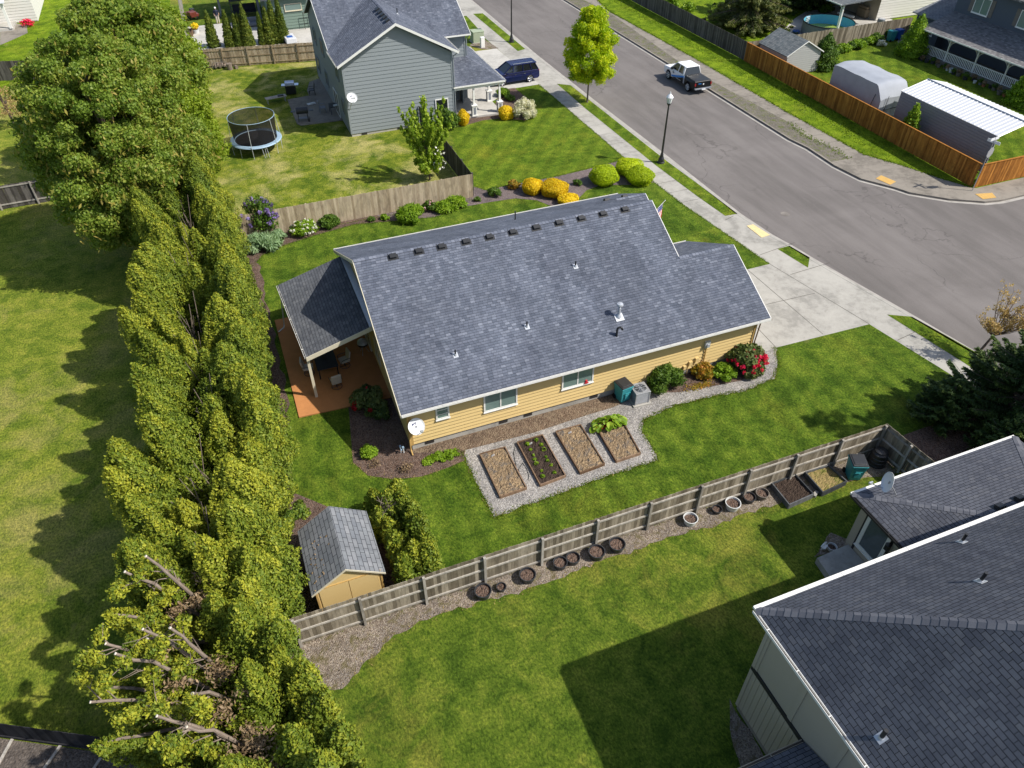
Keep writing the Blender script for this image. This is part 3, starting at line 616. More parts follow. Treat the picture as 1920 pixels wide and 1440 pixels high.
def rake(par,a,b,nd,mat='trim_white',h=.2,th=.035,name='rake_board'):
    a=Vector(a);b=Vector(b);nd=Vector(nd); mb=MB(); d=Vector((0,0,-h))
    p=[a,b,b+d,a+d]; q=[v+nd*th for v in p]; mb.add(p+q,[(3,2,1,0),(4,5,6,7),(0,1,5,4),(1,2,6,5),(2,3,7,6),(3,0,4,7)])
    return mb.build(name,mat,par)
def window(par,c,u,n,wd,ht,split='v',pane='glass_blind',fr='trim_white',fw=.075,name='window'):
    """c centre on the wall, u along, n outward"""
    c=Vector(c);u=Vector(u);n=Vector(n);z=Vector((0,0,1)); mb=MB()
    def bar(u0,u1,z0,z1,d0=.0,d1=.06,m=0,tgt=None):
        t=tgt or mb; p=[c+u*a+z*b+n*d0 for a,b in ((u0,z0),(u1,z0),(u1,z1),(u0,z1))]; q=[v+n*(d1-d0) for v in p]
        t.add(p+q,[(3,2,1,0),(4,5,6,7),(0,1,5,4),(1,2,6,5),(2,3,7,6),(3,0,4,7)],m)
    W,H=wd/2,ht/2
    bar(-W,W,H-fw,H); bar(-W,W,-H,-H+fw); bar(-W,-W+fw,-H+fw,H-fw); bar(W-fw,W,-H+fw,H-fw)
    if split=='v': bar(-.03,.03,-H+fw,H-fw,0,.052)
    if split=='h': bar(-W+fw,W-fw,-.03,.03,0,.052)
    if split=='hh':
        for k in (-1,1): bar(-W+fw,W-fw,k*H*.33-.02,k*H*.33+.02,0,.052)
    w=mb.build(name,fr,par); g=MB(); bar(-W+fw,W-fw,-H+fw,H-fw,.02,.034,0,g); o=g.build('pane',pane,w); 
    sb=MB(); bar(-W-.03,W+.03,-H-.05,-H,.0,.09,0,sb); sb.build('sill',fr,w); return w
def roof_vent(par,p,slope,yd=-1,s=1.0,name='roof_vent',mat='black_plastic'):
    """low box vent with a flange, lying on a slope (slope rises away from yd)"""
    mb=MB(); a=math.atan(slope)*(-yd)
    mt=Matrix.Translation(p)@Matrix.Rotation(a,4,'X')
    def bx(x0,x1,y0,y1,z0,z1,tp=0):
        v=[mt@Vector((x*(1-(tp if z==z1 else 0)),y*(1-(tp if z==z1 else 0)),z)) for z in (z0,z1) for x,y in ((x0,y0),(x1,y0),(x1,y1),(x0,y1))]
        mb.add(v,[(3,2,1,0),(4,5,6,7),(0,1,5,4),(1,2,6,5),(2,3,7,6),(3,0,4,7)])
    bx(-.27*s,.27*s,-.2*s,.2*s,.002,.012); bx(-.17*s,.17*s,-.13*s,.13*s,.012,.13*s,.12)
    return mb.build(name,mat,par)
def pipe_vent(par,p,slope,h=.32,r=.04,dirx=0,diry=-1,name='vent_pipe'):
    mb=MB().tube((p[0],p[1],p[2]-.05),(p[0],p[1],p[2]+h),r,r,10); v=mb.build(name,'black_plastic',par,bevel=0)
    n=Vector((dirx*slope,diry*slope,1)).normalized(); q=n.to_track_quat('Z','Y').to_matrix().to_4x4()
    f=MB(); mt=Matrix.Translation(Vector(p)+n*.012)@q
    v4=[mt@Vector((x,y,z)) for z in (-.01,.006) for x,y in ((-.12,-.14),(.12,-.14),(.12,.14),(-.12,.14))]
    f.add(v4,[(3,2,1,0),(4,5,6,7),(0,1,5,4),(1,2,6,5),(2,3,7,6),(3,0,4,7)]); f.lathe(p,[(.08,0),(.05,.1),(.045,.1)],12)
    f.build('flashing','metal_pale',v)
    return v
def dish(par,p,face,r=.36,arm=None,foot=None,logo=True,name='satellite_dish'):
    """shallow oval reflector at p looking along face; arm with receiver, bracket to foot"""
    fd=Vector(face).normalized(); q=fd.to_track_quat('Z','Y').to_matrix().to_4x4(); mb=MB()
    M4=q
    prof=[(r*k/6,.09*r*(k/6)**2*2.2) for k in range(7)]
    prof=[(max(a,.002),b) for a,b in prof]+[(r*1.0,.2*r+.012),(r*.98,.2*r+.004)]+[(max(r*k/6,.002),.09*r*(k/6)**2*2.2-.015) for k in range(5,-1,-1)]
    mb.lathe(p,prof,28,M4=M4); root=mb.build(name,'dish_white',par,smooth=True)
    P=Vector(p); ux=(M4.to_3x3()@Vector((1,0,0))); uy=(M4.to_3x3()@Vector((0,1,0)))
    a=MB(); low=P-uy*r*.9; tip=P+fd*r*1.5-uy*r*.75; a.tube(low,tip,.022,.02,6); a.cbox(tuple(tip),(.1,.06,.09)); a.cbox(tuple(tip+fd*-.02+uy*.05),(.16,.05,.05)); a.build('receiver_arm','metal_pale',root)
    if foot is not None:
        b=MB().path([tuple(P-fd*.05),tuple(P-fd*.12-Vector((0,0,.1))),foot],.022,8); b.cbox(tuple(P-fd*.06),(.14,.14,.14)); b.build('bracket','metal_grey',root)
    if logo:
        l=MB()
        def mk(cx,cy,w,h,sk=0):
            z=.012+.09*r*((cx*cx+cy*cy)**.5/r)**2*2.2
            pts=[P+ux*(cx+a+sk*b)+uy*(cy+b)+fd*z for a,b in ((-w,-h),(w,-h),(w,h),(-w,h))]; l.add(pts,[(0,1,2,3)])
        mk(-.10*r/.36,.13*r/.36,.055,.045,.3); mk(.02*r/.36,.15*r/.36,.045,.03,-.5); mk(.0,.09*r/.36,.03,.014,.5)
        for i in range(5): mk(-.09+i*.035,-.05,.011,.012,.1)
        l.build('logo','dark_blue_mark',root)
    return root
def downspout(par,pts,mat='trim_white',r=.038,name='downspout'):
    return MB().path(pts,r,6).build(name,mat,par)
# ---------------------------------------------------------------- the yellow house
random.seed(11)
H=thing('yellow_house','single storey yellow lap sided house with large blue grey shingle roof in the middle','house',(14,31.6,0))
YE,YB,YR=24.1,39.18,31.5; ZE,ZR=2.9,6.65; XL,XM,XR=4.11,20.5,23.88; sf=(ZR-ZE)/(YR-YE); sb_=(ZR-ZE)/(YB-YR)
zf=lambda y: ZE+(y-YE)*sf
zb=lambda y: ZE+(YB-y)*sb_
yg=28.2; zg=zf(yg); yge=32.34; sg_=(zg-ZE)/(yge-yg)
ye=36.0; ze=zb(ye); yef=33.1
rf=MB(); th=.13
rf.slab([(XL,YE,zf(YE)),(XR,YE,zf(YE)),(XR,yg,zg),(XM,yg,zg),(XM,YR,ZR),(XL,YR,ZR)],th,off=(0,0,-th))
rf.slab([(XM-.6,yg,zg),(XR,yg,zg),(XR,yge,ZE),(XM-.6,yge,ZE)],th,off=(0,0,-th))
rf.slab([(XL,YR,ZR),(XM,YR,ZR),(XM,ye,ze),(22.9,ye,ze),(22.9,YB,ZE),(XL,YB,ZE)],th,off=(0,0,-th))
rf.slab([(XM-.6,ye,ze),(XM-.6,yef,3.0),(22.9,yef,3.0),(22.9,ye,ze)],th,off=(0,0,-th))
roofo=rf.build('roof','shingle_blue',H)
# ridge caps, slightly proud
def ridge_caps(par,a,b,w,sl,mat='shingle_blue',step=.19,name='ridge_cap'):
    a=Vector(a);b=Vector(b); n=max(1,int((b-a).length/step)); t=(b-a).normalized(); s=Vector((-t.y,t.x,0)).normalized(); mb=MB(); g=random.Random(5)
    for i in range(n):
        p=a.lerp(b,i/n); q=a.lerp(b,(i+1)/n); o=Vector((0,0,.022)); l=Vector((0,0,.010))
        for sg in (-1,1):
            d=s*sg*w-Vector((0,0,w*sl)); v=[p+o,q+l,q+d+l,p+d+o]; 
            if sg>0: v=v[::-1]
            mb.add(v,[(3,2,1,0)],0,g.random()); 
        mb.add([p+o,p+s*w-Vector((0,0,w*sl))+o,p+s*w-Vector((0,0,w*sl)),p,p-s*w-Vector((0,0,w*sl)),p-s*w-Vector((0,0,w*sl))+o],[(0,1,2,3),(0,3,4,5)],0,.2)
    return mb.build(name,mat,par)
toned('cap_blue',(.10,.113,.147),(.175,.19,.232),None,.93,.15,20,.3); toned('cap_grey',(.085,.09,.108),(.14,.143,.16),None,.93,.15,20,.3)
ridge_caps(roofo,(XL,YR,ZR),(XM,YR,ZR),.13,.5,'cap_blue'); ridge_caps(roofo,(XM,yg,zg),(XR,yg,zg),.13,.5,'cap_blue'); ridge_caps(roofo,(XM+.4,ye,ze),(22.9,ye,ze),.13,.5,'cap_blue')
wl=MB(); yw0,yw1=24.58,38.75
lapwall(wl,[(4.5,.42),(23.45,.42),(23.45,ZE+.05),(4.5,ZE+.05)],(0,yw0,0),(1,0,0),(0,-1,0),.205,.05)
lapwall(wl,[(-yw1,.42),(-yw0,.42),(-yw0,zf(yw0)-.14),(-YR,ZR-.14),(-yw1,zb(yw1)-.14)],(4.5,0,0),(0,-1,0),(-1,0,0),.205,.05)
lapwall(wl,[(4.5,.42),(21.5,.42),(21.5,ZE),(4.5,ZE)],(0,yw1,0),(1,0,0),(0,1,0),.205,.05)
lapwall(wl,[(27.9,3.4),(35.8,3.4),(35.8,zb(35.8)-.14),(YR,ZR-.14),(27.9,zf(27.9)-.14)] ,(20.1,0,0),(0,1,0),(1,0,0),.205,.05)
lapwall(wl,[(yw0,.42),(31.9,.42),(31.9,3.0),(yg,zg-.15),(yw0,3.0)],(23.45,0,0),(0,1,0),(1,0,0),.205,.05)
lapwall(wl,[(31.9,.42),(38.75,.42),(38.75,2.95),(31.9,2.95)],(20.6,0,0),(0,1,0),(1,0,0),.205,.05)
lapwall(wl,[(20.6,.42),(23.45,.42),(23.45,2.95),(20.6,2.95)],(0,31.9,0),(1,0,0),(0,1,0),.205,.05)
wl.build('wall','siding_yellow',H)
fd=MB().box(4.53,23.42,24.61,31.87,0,.42).box(4.53,20.57,31.88,38.72,0,.42); fd.build('foundation','concrete',H)
for px,py in ((806,831),(944,800),(990,786+-6),(1112,757)):
    x,y,z=ony(px,py,24.6); MB().box(x-.22,x+.22,24.585,24.60,.14,.34).build('crawl_vent','trim_dark',H)
MB().box(4.44,4.60,24.505,24.56,.4,ZE).build('corner_trim','trim_yellow',H); MB().box(23.38,23.52,24.505,24.56,.4,ZE).build('corner_trim','trim_yellow',H)
gutter(H,(XL,YE,ZE-.01),(XR,YE,ZE-.01),(0,-1,0)); gutter(H,(XL,YB,ZE-.01),(22.9,YB,ZE-.01),(0,1,0)); gutter(H,(XM+.1,yge,ZE-.01),(XR,yge,ZE-.01),(0,1,0))
MB().box(XL+.05,XR-.05,24.115,24.6,2.735,2.765).build('soffit','trim_cream',H)
e=.004
for a,b,nd in (((XL,YE,zf(YE)-.0),(XL,YR,ZR-.0),(-1,0,0)),((XL,YR,ZR-.0),(XL,YB,ZE-.0),(-1,0,0)),((XR,YE,ZE),(XR,yg,zg),(1,0,0)),((XR,yg,zg),(XR,yge,ZE),(1,0,0)),((XM,yg,zg),(XM,YR,ZR),(1,0,0)),((22.9,ye,ze),(22.9,YB,ZE),(1,0,0)),((22.9,yef,3.0),(22.9,ye,ze),(1,0,0))):
    rake(H,Vector(a)+Vector((nd[0]*e,0,-.012)),Vector(b)+Vector((nd[0]*e,0,-.012)),nd,'trim_cream' if nd[0]<0 else 'trim_white')
for px,py in ((735,472),(784,464),(827,455),(873,446),(917,434),(961,425),(1005,416),(1048,407),(1090,398),(1131,390),(1172,382)):
    d=ray(px,py); # meets the front slope just below the ridge
    y=YR-.22; x,_,z=ony(px,py,y); roof_vent(H,(x,y,zf(y)),sf,-1)
for px,py in ((1145,371),(1179,363)):
    x,_,z=ony(px,py,ye-.25); roof_vent(H,(x,ye+.2,zb(ye+.2)),sb_,1)
def on_front(px,py):
    d=ray(px,py); t=(zf(0)-CH)/(d[2]-sf*d[1]); return (float(d[0]*t),float(d[1]*t),float(CH+d[2]*t))
for px,py in ((854,666),(988,613),(1079,500)): pipe_vent(H,on_front(px,py),sf)
# two thin pipes behind the ridge
for px,py in ((966,404),): 
    x,y,z=ony(px,py,35.5); MB().tube((x,35.5,zb(35.5)-.05),(x,35.5,zb(35.5)+.55),.04,.04,8).build('vent_pipe','black_plastic',H)
x,y,z=on_front(1160,594); f=MB().tube((x,y,z-.05),(x,y,z+.55),.075,.075,12).lathe((x,y,z+.03),[(.16,0),(.085,.16)],14); f.lathe((x,y,z+.55),[(.05,0),(.05,.12),(.15,.13),(.17,.18),(.15,.25),(.03,.29)],16); f.cbox((x,y-.05,z+.0),(.45,.42,.03),rx=math.atan(sf)); f.build('flue_pipe','metal_pale',H)
x,y,z=on_front(1156,630); f=MB().path([(x,y,z-.05),(x,y,z+.42),(x+.04,y-.01,z+.5),(x+.13,y-.03,z+.52),(x+.22,y-.05,z+.46),(x+.26,y-.05,z+.34)],.055,10); f.build('gooseneck_vent','black_plastic',H)
for (px,py),wd,ht,sp in (((938,748),1.72,1.12,'v'),((1083,706),1.72,1.12,'v'),((829,771),.66,.86,'hh')):
    x,y,z=ony(px,py,24.56); window(H,(x,24.553,z),(1,0,0),(0,-1,0),wd,ht,sp)
x,y,z=ony(1101,717,24.4); MB().cbox((x,24.5,z),(.1,.1,.14)).cbox((x,24.46,z-.08),(.2,.05,.05)).build('bird_feeder','flag_red',H)
# meters and conduit
x,y,z=ony(1327,646,24.45); mt=MB().cbox((x,24.48,z),(.3,.12,.42)); mt.tube((x,24.40,z-.02),(x,24.34,z-.02),.09,.09,14); mt.build('electric_meter','metal_pale',H); MB().tube((x,24.49,z-.2),(x,24.49,.1),.035,.035,8).build('conduit','trim_yellow',H)
for px,py,s in ((1307,675,.16),(1295,682,.16),(1284,690,.14)):
    x,y,z=ony(px,py,24.45); MB().cbox((x,24.48,z),(s*1.2,.12,s*1.6)).tube((x-.1,24.5,z),(x-.1,24.5,.1),.02,.02,6).build('utility_box','siding_yellow',H)
dish(H,ony(780,800,24.25),(.12,-.62,.62),.40,foot=(4.62,24.5,1.25))
downspout(H,[(4.42,24.05,ZE-.1),(4.42,24.4,ZE-.45),(4.42,24.5,ZE-.6),(4.42,24.5,.15),(4.42,24.2,.05)],'trim_yellow')
downspout(H,[(23.95,24.05,ZE-.1),(23.62,24.42,ZE-.4),(23.56,24.5,.1)],'pipe_copper')
# garage door and entry on the street side
gd=MB()
for i in range(4): gd.box(23.47,23.52,25.6,30.7,.08+i*.56,.08+i*.56+.545)
gd.build('garage_door','trim_white',H); MB().box(20.62,20.67,34.2,35.2,.1,2.15).build('front_door','trim_dark',H)
# covered patio on the west gable
pr=MB(); pa=(.89,29.75,2.92); pb=(4.47,29.75,3.93); pc=(4.47,36.75,3.93); pd=(.50,36.75,2.92-.11)
pr.slab([pd,pa,pb,pc],.1,off=(0,0,-.1)); p_roof=pr.build('patio_roof','shingle_patio',H)
gutter(p_roof,(.50,36.75,2.8),(.89,29.75,2.91),(-1,0,0)); rake(p_roof,(.86,29.742,2.90),(4.47,29.742,3.92),(0,-1,0),'trim_cream',.24)
MB().box(.85,1.0,29.9,36.5,2.5,2.68).build('beam','trim_cream',p_roof)
MB().slab([(4.44,29.6,3.95),(4.12,29.6,3.90),(4.12,36.9,3.90),(4.44,36.9,3.95)],-.05,off=(0,0,.06)).build('wall_flashing','metal_pale',H)
for y in (30.02,36.4): MB().box(.86,1.0,y-.07,y+.07,.07,2.62).build('patio_post','trim_cream',p_roof)
downspout(p_roof,[(.55,36.3,2.75),(.3,36.6,.2),(.25,36.5,.13),(-.1,36.2,.12)],'trim_white')
o=window(H,(4.49,33.5,1.15),(0,-1,0),(-1,0,0),1.8,2.05,'v','glass_grey','trim_cream',name='sliding_door')
window(H,(4.49,30.6,1.6),(0,-1,0),(-1,0,0),1.2,1.1,'v','glass_grey','trim_cream')
# ---------------------------------------------------------------- the grey two-storey house
random.seed(12)
Q=thing('grey_house','two storey grey lap sided house with cross gables and a hipped front porch','house',(14,66,0))
w0,w1=9.63,18.75; yf=61.38; zE=5.95; pk=8.62; ym=65.4; yb2=76.3; xr=21.3; xm=(w0+w1)/2
wl=MB()
lapwall(wl,[(w0,.25),(w1,.25),(w1,zE-.15),(xm,pk-.25),(w0,zE-.15)],(0,yf,0),(1,0,0),(0,-1,0),.30,.03)
rp=8.9; yrd=(ym+yb2)/2
lapwall(wl,[(-yb2,.25),(-yf,.25),(-yf,zE-.1),(-ym,zE-.1),(-yrd,rp-.2),(-yb2,zE-.1)],(w0,0,0),(0,-1,0),(-1,0,0),.30,.03)
lapwall(wl,[(w1,.25),(xr,.25),(xr,zE-.1),(w1,zE-.1)],(0,ym+.1,0),(1,0,0),(0,-1,0),.30,.03)
lapwall(wl,[(yf,.25),(ym,.25),(ym,zE-.1),(yf,zE-.1)],(w1,0,0),(0,1,0),(1,0,0),.30,.03)
lapwall(wl,[(ym+.1,.25),(yb2,.25),(yb2,zE-.1),(yrd,rp-.2),(ym+.1,zE-.1)],(xr,0,0),(0,1,0),(1,0,0),.30,.03)
lapwall(wl,[(w0,.25),(xr,.25),(xr,zE),(w0,zE)],(0,yb2,0),(1,0,0),(0,1,0),.30,.03)
wl.build('wall','siding_grey',Q); MB().box(w0+.03,w1-.03,yf+.03,ym,0,.25).box(w0+.03,xr-.03,ym+.05,yb2-.03,0,.25).build('foundation','concrete_light',Q)
MB().box(10.5,10.95,yf-.01,yf+.02,.05,.22).box(13.6,14,yf-.01,yf+.02,.05,.22).build('crawl_vent','trim_dark',Q)
sgm=(rp-zE)/(yrd-(ym-.45)); rf=MB(); x0,x1=w0-.35,xr+.35; yfe=ym-.45; ybe=yb2+.45
rf.slab([(x0,yfe,zE-.0),(x1,yfe,zE),(x1,yrd,rp),(x0,yrd,rp)],.12,off=(0,0,-.12)); rf.slab([(x0,yrd,rp),(x1,yrd,rp),(x1,ybe,zE),(x0,ybe,zE)],.12,off=(0,0,-.12))
wy=yf-.45; pw=(pk-zE)/(xm-(w0-.42)); yv=yfe+(pk-zE)/sgm   # the wing ridge dies into the main slope
xl2,xr2=w0-.42,w1+.5; pwr=(pk-zE)/(xr2-xm)
rf.slab([(xl2,wy,zE),(xm,wy,pk),(xm,yv,pk),(xl2,yfe,zE)][::1],.12,off=(0,0,-.12)); rf.slab([(xm,wy,pk),(xr2,wy,zE),(xr2,yfe,zE),(xm,yv,pk)],.12,off=(0,0,-.12))
ro=rf.build('roof','shingle_blue',Q); ridge_caps(ro,(xm,wy,pk),(xm,yv,pk),.13,pw,'cap_blue')
rake(Q,(xl2,wy-.004,zE-.01),(xm,wy-.004,pk-.01),(0,-1,0)); rake(Q,(xm,wy-.004,pk-.01),(xr2,wy-.004,zE-.01),(0,-1,0))
rake(Q,(x0-.004,yfe,zE-.01),(x0-.004,yrd,rp-.01),(-1,0,0)); rake(Q,(x0-.004,yrd,rp-.01),(x0-.004,ybe,zE-.01),(-1,0,0)); rake(Q,(x1+.004,yfe,zE-.01),(x1+.004,yrd,rp-.01),(1,0,0))
gutter(Q,(w1+.5,yfe,zE-.02),(x1,yfe,zE-.02),(0,-1,0)); gutter(Q,(xr2,wy,zE-.02),(xr2,yfe,zE-.02),(1,0,0)); gutter(Q,(xl2,wy,zE-.02),(xl2,yfe,zE-.02),(-1,0,0))
for i in range(5): 
    y=yf+.9+i*.82; x=xm-.32; mb=MB(); zz=pk-.32*pw; mb.cbox((x,y,zz+.07),(.34,.5,.13),ry=-math.atan(pw)); mb.build('roof_vent','black_plastic',Q)
for px,py in ((745,27),(804,4)):
    d=ray(px,py); x,y,z=onx(px,py,15.6 if px<780 else 17.5); zz=pk-(x-xm)*pwr if px<780 else zE+(y-yfe)*sgm; pipe_vent(Q,(x,y,zz),pwr,.45,.045,1,0)
for q in ((w0-.04,w0+.1,yf-.045,yf-.01),(w1-.1,w1+.045,yf-.045,yf-.01),(xr-.1,xr+.04,ym+.04,ym+.08),(w0-.05,w0-.02,yb2-.1,yb2+.03)): MB().box(*q,.25,zE-.1).build('corner_trim','siding_grey',Q)
x,y,z=ony(829,205,yf-.03); window(Q,(x,yf-.035,z-.25),(1,0,0),(0,-1,0),1.15,2.35,'h','glass_dark')
window(Q,(w0-.035,66.5,1.1),(0,-1,0),(-1,0,0),1.9,2.1,'v','glass_grey','trim_white',name='sliding_door')
for y,z in ((63.2,1.9),(70.5,1.9),(74.6,1.9),(64,4.6),(70.5,4.6),(74,4.6)): window(Q,(w0-.035,y,z),(0,-1,0),(-1,0,0),1.2,1.3,'v','glass_grey','siding_grey')
dish(Q,ony(660,184,yf-.55),(.05,-.62,.6),.42,foot=(w0+.15,yf-.05,2.3))
# hipped porch
px0,px1,py0,py1=18.75,23.45,61.35,71.0; pz=2.92; top=3.95; inx=xr; iny=ym+.1
pf=MB(); pf.slab([(px0,py0,pz),(px1,py0,pz),(inx+.06,iny,top),(px0,iny,top)],.1,off=(0,0,-.1)); pf.slab([(px1,py0,pz),(px1,py1,pz),(inx+.06,py1,top),(inx+.06,iny,top)],.1,off=(0,0,-.1))
pp=pf.build('porch_roof','shingle_blue',Q); ridge_caps(pp,(px1,py0,pz),(inx+.06,iny,top),.11,.2,'cap_blue')
gutter(pp,(px0,py0,pz),(px1,py0,pz),(0,-1,0)); gutter(pp,(px1,py0,pz),(px1,py1,pz),(1,0,0)); MB().box(px0,px1-.1,py0+.1,py0+.25,2.55,2.80).box(px1-.25,px1-.1,py0+.25,py1,2.55,2.80).build('beam','trim_white',pp)
for x,y in ((20.6,61.55),(23.0,61.55),(23.0,64.3)):
    b=MB().lathe((x,y,1.1),[(.13,0),(.12,.1),(.09,1.45)],4,M4=Matrix.Rotation(R(45),4,'Z')); c=b.build('porch_column','trim_white',pp)
    MB().cbox((x,y,.60),(.42,.42,.9)).cbox((x,y,1.08),(.52,.52,.07)).cbox((x,y,.2),(.48,.48,.1)).build('pedestal','trim_white',c); MB().cbox((x,y-.212,.62),(.22,.01,.62)).cbox((x-.212,y,.62),(.01,.22,.62)).build('pedestal_panel','metal_slate',c)
MB().box(18.77,18.8,62,65.3,.2,2.7).box(20.6,20.7,64.6,65.4,.16,2.6).build('entry_wall','siding_grey',Q)
downspout(Q,[(w1+.45,yf-.3,zE-.15),(w1+.1,yf-.08,zE-.5),(w1+.1,yf-.08,.2)],'siding_grey'); downspout(Q,[(xr+.3,ym-.3,zE-.15),(xr+.1,ym,zE-.5),(xr+.1,ym,top+.1)],'siding_grey')
# ---------------------------------------------------------------- the neighbour's house in the lower right corner
random.seed(13)
B=thing('taupe_house','two storey taupe panelled house with hipped dark shingle roof, lower right corner','house',(16,4,0))
bx,by,bz=11.3,8.73,6.0; P=.75; ww=11.7; wyb=8.35; s=12.
rf=MB(); bx2=44; depth=11
rf.slab([(bx,by-2*depth,bz),(bx+depth,by-depth,bz+P*depth),(bx,by,bz)][::-1],.14,off=(0,0,-.14)); rf.slab([(bx,by,bz),(bx+depth,by-depth,bz+P*depth),(bx2,by-depth,bz+P*depth),(bx2,by,bz)][::-1],.14,off=(0,0,-.14))
rf.slab([(bx,by-2*depth,bz),(bx2,by-2*depth,bz),(bx2,by-depth,bz+P*depth),(bx+depth,by-depth,bz+P*depth)],.14,off=(0,0,-.14))
ro=rf.build('roof','shingle_grey',B); ridge_caps(ro,(bx,by,bz+.0),(bx+depth,by-depth,bz+P*depth),.15,P*.7,'cap_grey',.21)
gutter(B,(bx,by,bz),(bx2,by,bz),(0,1,0),wd=.13,inner='guard'); gutter(B,(bx,by,bz),(bx,by-2*depth,bz),(-1,0,0),wd=.11)
MB().slab([(bx+.02,by-.02,bz-.16),(bx+.02,by-2*depth,bz-.16),(ww+.1,by-2*depth,bz-.16),(ww+.1,by-.02,bz-.16)],.03,off=(0,0,-.03)).build('soffit','siding_taupe',B)
MB().box(ww,bx2,by-2*depth+.4,wyb,.3,bz-.14).build('wall','siding_taupe',B); MB().box(ww+.03,bx2-.1,by-2*depth+.43,wyb-.03,0,.3).build('foundation','concrete_old',B)
g=MB(); y=wyb-.08
while y>-6: g.box(ww-.018,ww-.001,y-.20,y-.006,.32,2.8); y-=.215
g.build('grooved_panel','siding_taupe',B); MB().box(ww-.05,ww-.001,-8,wyb+.02,2.81,3.0).build('band_board','trim_dark',B)
for i in range(7): y=wyb-.1-i*1.75; MB().box(ww-.03,ww-.001,y-.12,y+.06,3.01,bz-.17).build('batten','siding_taupe',B)
MB().box(ww-.045,ww-.031,wyb-.1,wyb+.03,.3,bz-.17).box(ww-.031,ww+.12,wyb+.001,wyb+.03,.3,bz-.17).build('corner_board','siding_taupe',B)
MB().box(ww-.03,ww-.019,5.9,6.4,.1,.28).build('crawl_vent','trim_dark',B)
# low garage roof butting on the gable wall
rf=MB(); rf.slab([(6.0,5.72,3.06),(ww-.04,5.72,3.06),(ww-.04,0.5,5.3),(6.0,.5,5.3)][::-1],.12,off=(0,0,-.12)); lo=rf.build('low_roof','shingle_grey',B); gutter(lo,(9.35,5.72,3.05),(ww-.06,5.72,3.05),(0,1,0),'siding_taupe')
MB().box(9.7,ww-.06,.5,5.3,0,2.9).build('wall','siding_taupe',B)
# entry wing
wx,wyy,wz=19.6,12.95,3.05; PW=.3; wr=28.3; d2=wyy-8.4
rf=MB(); rf.slab([(wx,wyy-2*d2,wz),(wx+d2,8.4,wz+PW*d2),(wx,wyy,wz)][::-1],.12,off=(0,0,-.12)); rf.slab([(wx,wyy,wz),(wx+d2,8.4,wz+PW*d2),(wr-d2*.9,8.4,wz+PW*d2),(wr,wyy,wz)][::-1],.12,off=(0,0,-.12)); rf.slab([(wr,wyy,wz),(wr-d2*.9,8.4,wz+PW*d2),(wr,8.4,wz)][::-1],.12,off=(0,0,-.12))
wo=rf.build('entry_roof','shingle_grey',B); ridge_caps(wo,(wx,wyy,wz),(wx+d2,8.4,wz+PW*d2),.14,.2,'cap_grey',.21); ridge_caps(wo,(wr,wyy,wz),(wr-d2*.9,8.4,wz+PW*d2),.14,.2,'cap_grey',.21)
gutter(wo,(wx,wyy,wz),(wr,wyy,wz),(0,1,0),inner='guard'); gutter(wo,(wx,wyy,wz),(wx,8.8,wz),(-1,0,0),'trim_dark')
x,y,z=G(1618,1044,0); MB().box(19.93,28,8.4,12.55,.3,wz-.1).box(19.95,27.98,8.42,12.53,0,.3).build('entry_wall','siding_taupe',B)
c=onx(1640,1010,19.9); window(B,(19.915,c[1],c[2]),(0,-1,0),(-1,0,0),1.25,2.15,None,'glass_grey','trim_white',.16,name='glazed_door')
c2=c; t=MB().box(19.89,19.925,c[1]-.72,c[1]-.63,.3,2.55).box(19.89,19.925,c[1]+.63,c[1]+.72,.3,2.55).box(19.89,19.925,c[1]-.72,c[1]+.72,2.45,2.55); t.build('door_trim','trim_dark',B)
l=onx(1663,1026,19.8); MB().cbox((19.82,l[1],l[2]),(.16,.16,.3)).lathe((19.82,l[1],l[2]+.15),[(.12,0),(.02,.12)],8).build('wall_lantern','black_metal',B)
MB().prism([G2(1532,1046,.35),G2(1582,1024,.35),(19.9,12.35),(19.9,10.6),G2(1557,1082,.35)],0,.35).build('door_step','concrete',B)
def on_b_top(px,py):
    d=ray(px,py); t=((bz+by*P)-CH)/(d[2]+P*d[1]); return (float(d[0]*t),float(d[1]*t),float(CH+d[2]*t))
def on_b_left(px,py):
    d=ray(px,py); t=((bz-bx*P)-CH)/(d[2]-P*d[0]); return (float(d[0]*t),float(d[1]*t),float(CH+d[2]*t))
for px,py in ((1803,1016),(1838,1090)): pipe_vent(B,on_b_top(px,py),P,.42,.05,0,1)
pipe_vent(B,on_b_left(1652,1383),P,.42,.06,-1,0)
for px,py in ((1875,952),(1912,936)):
    d=ray(px,py); t=((wz+wyy*PW)-CH)/(d[2]+PW*d[1]); roof_vent(B,(float(d[0]*t),float(d[1]*t),float(CH+d[2]*t)),PW,1)
cx=G(1668,905,wz+.75); dish(B,cx,(-.85,.5,.25),.42,foot=(cx[0]+.3,cx[1]-.3,wz+.2),logo=False)
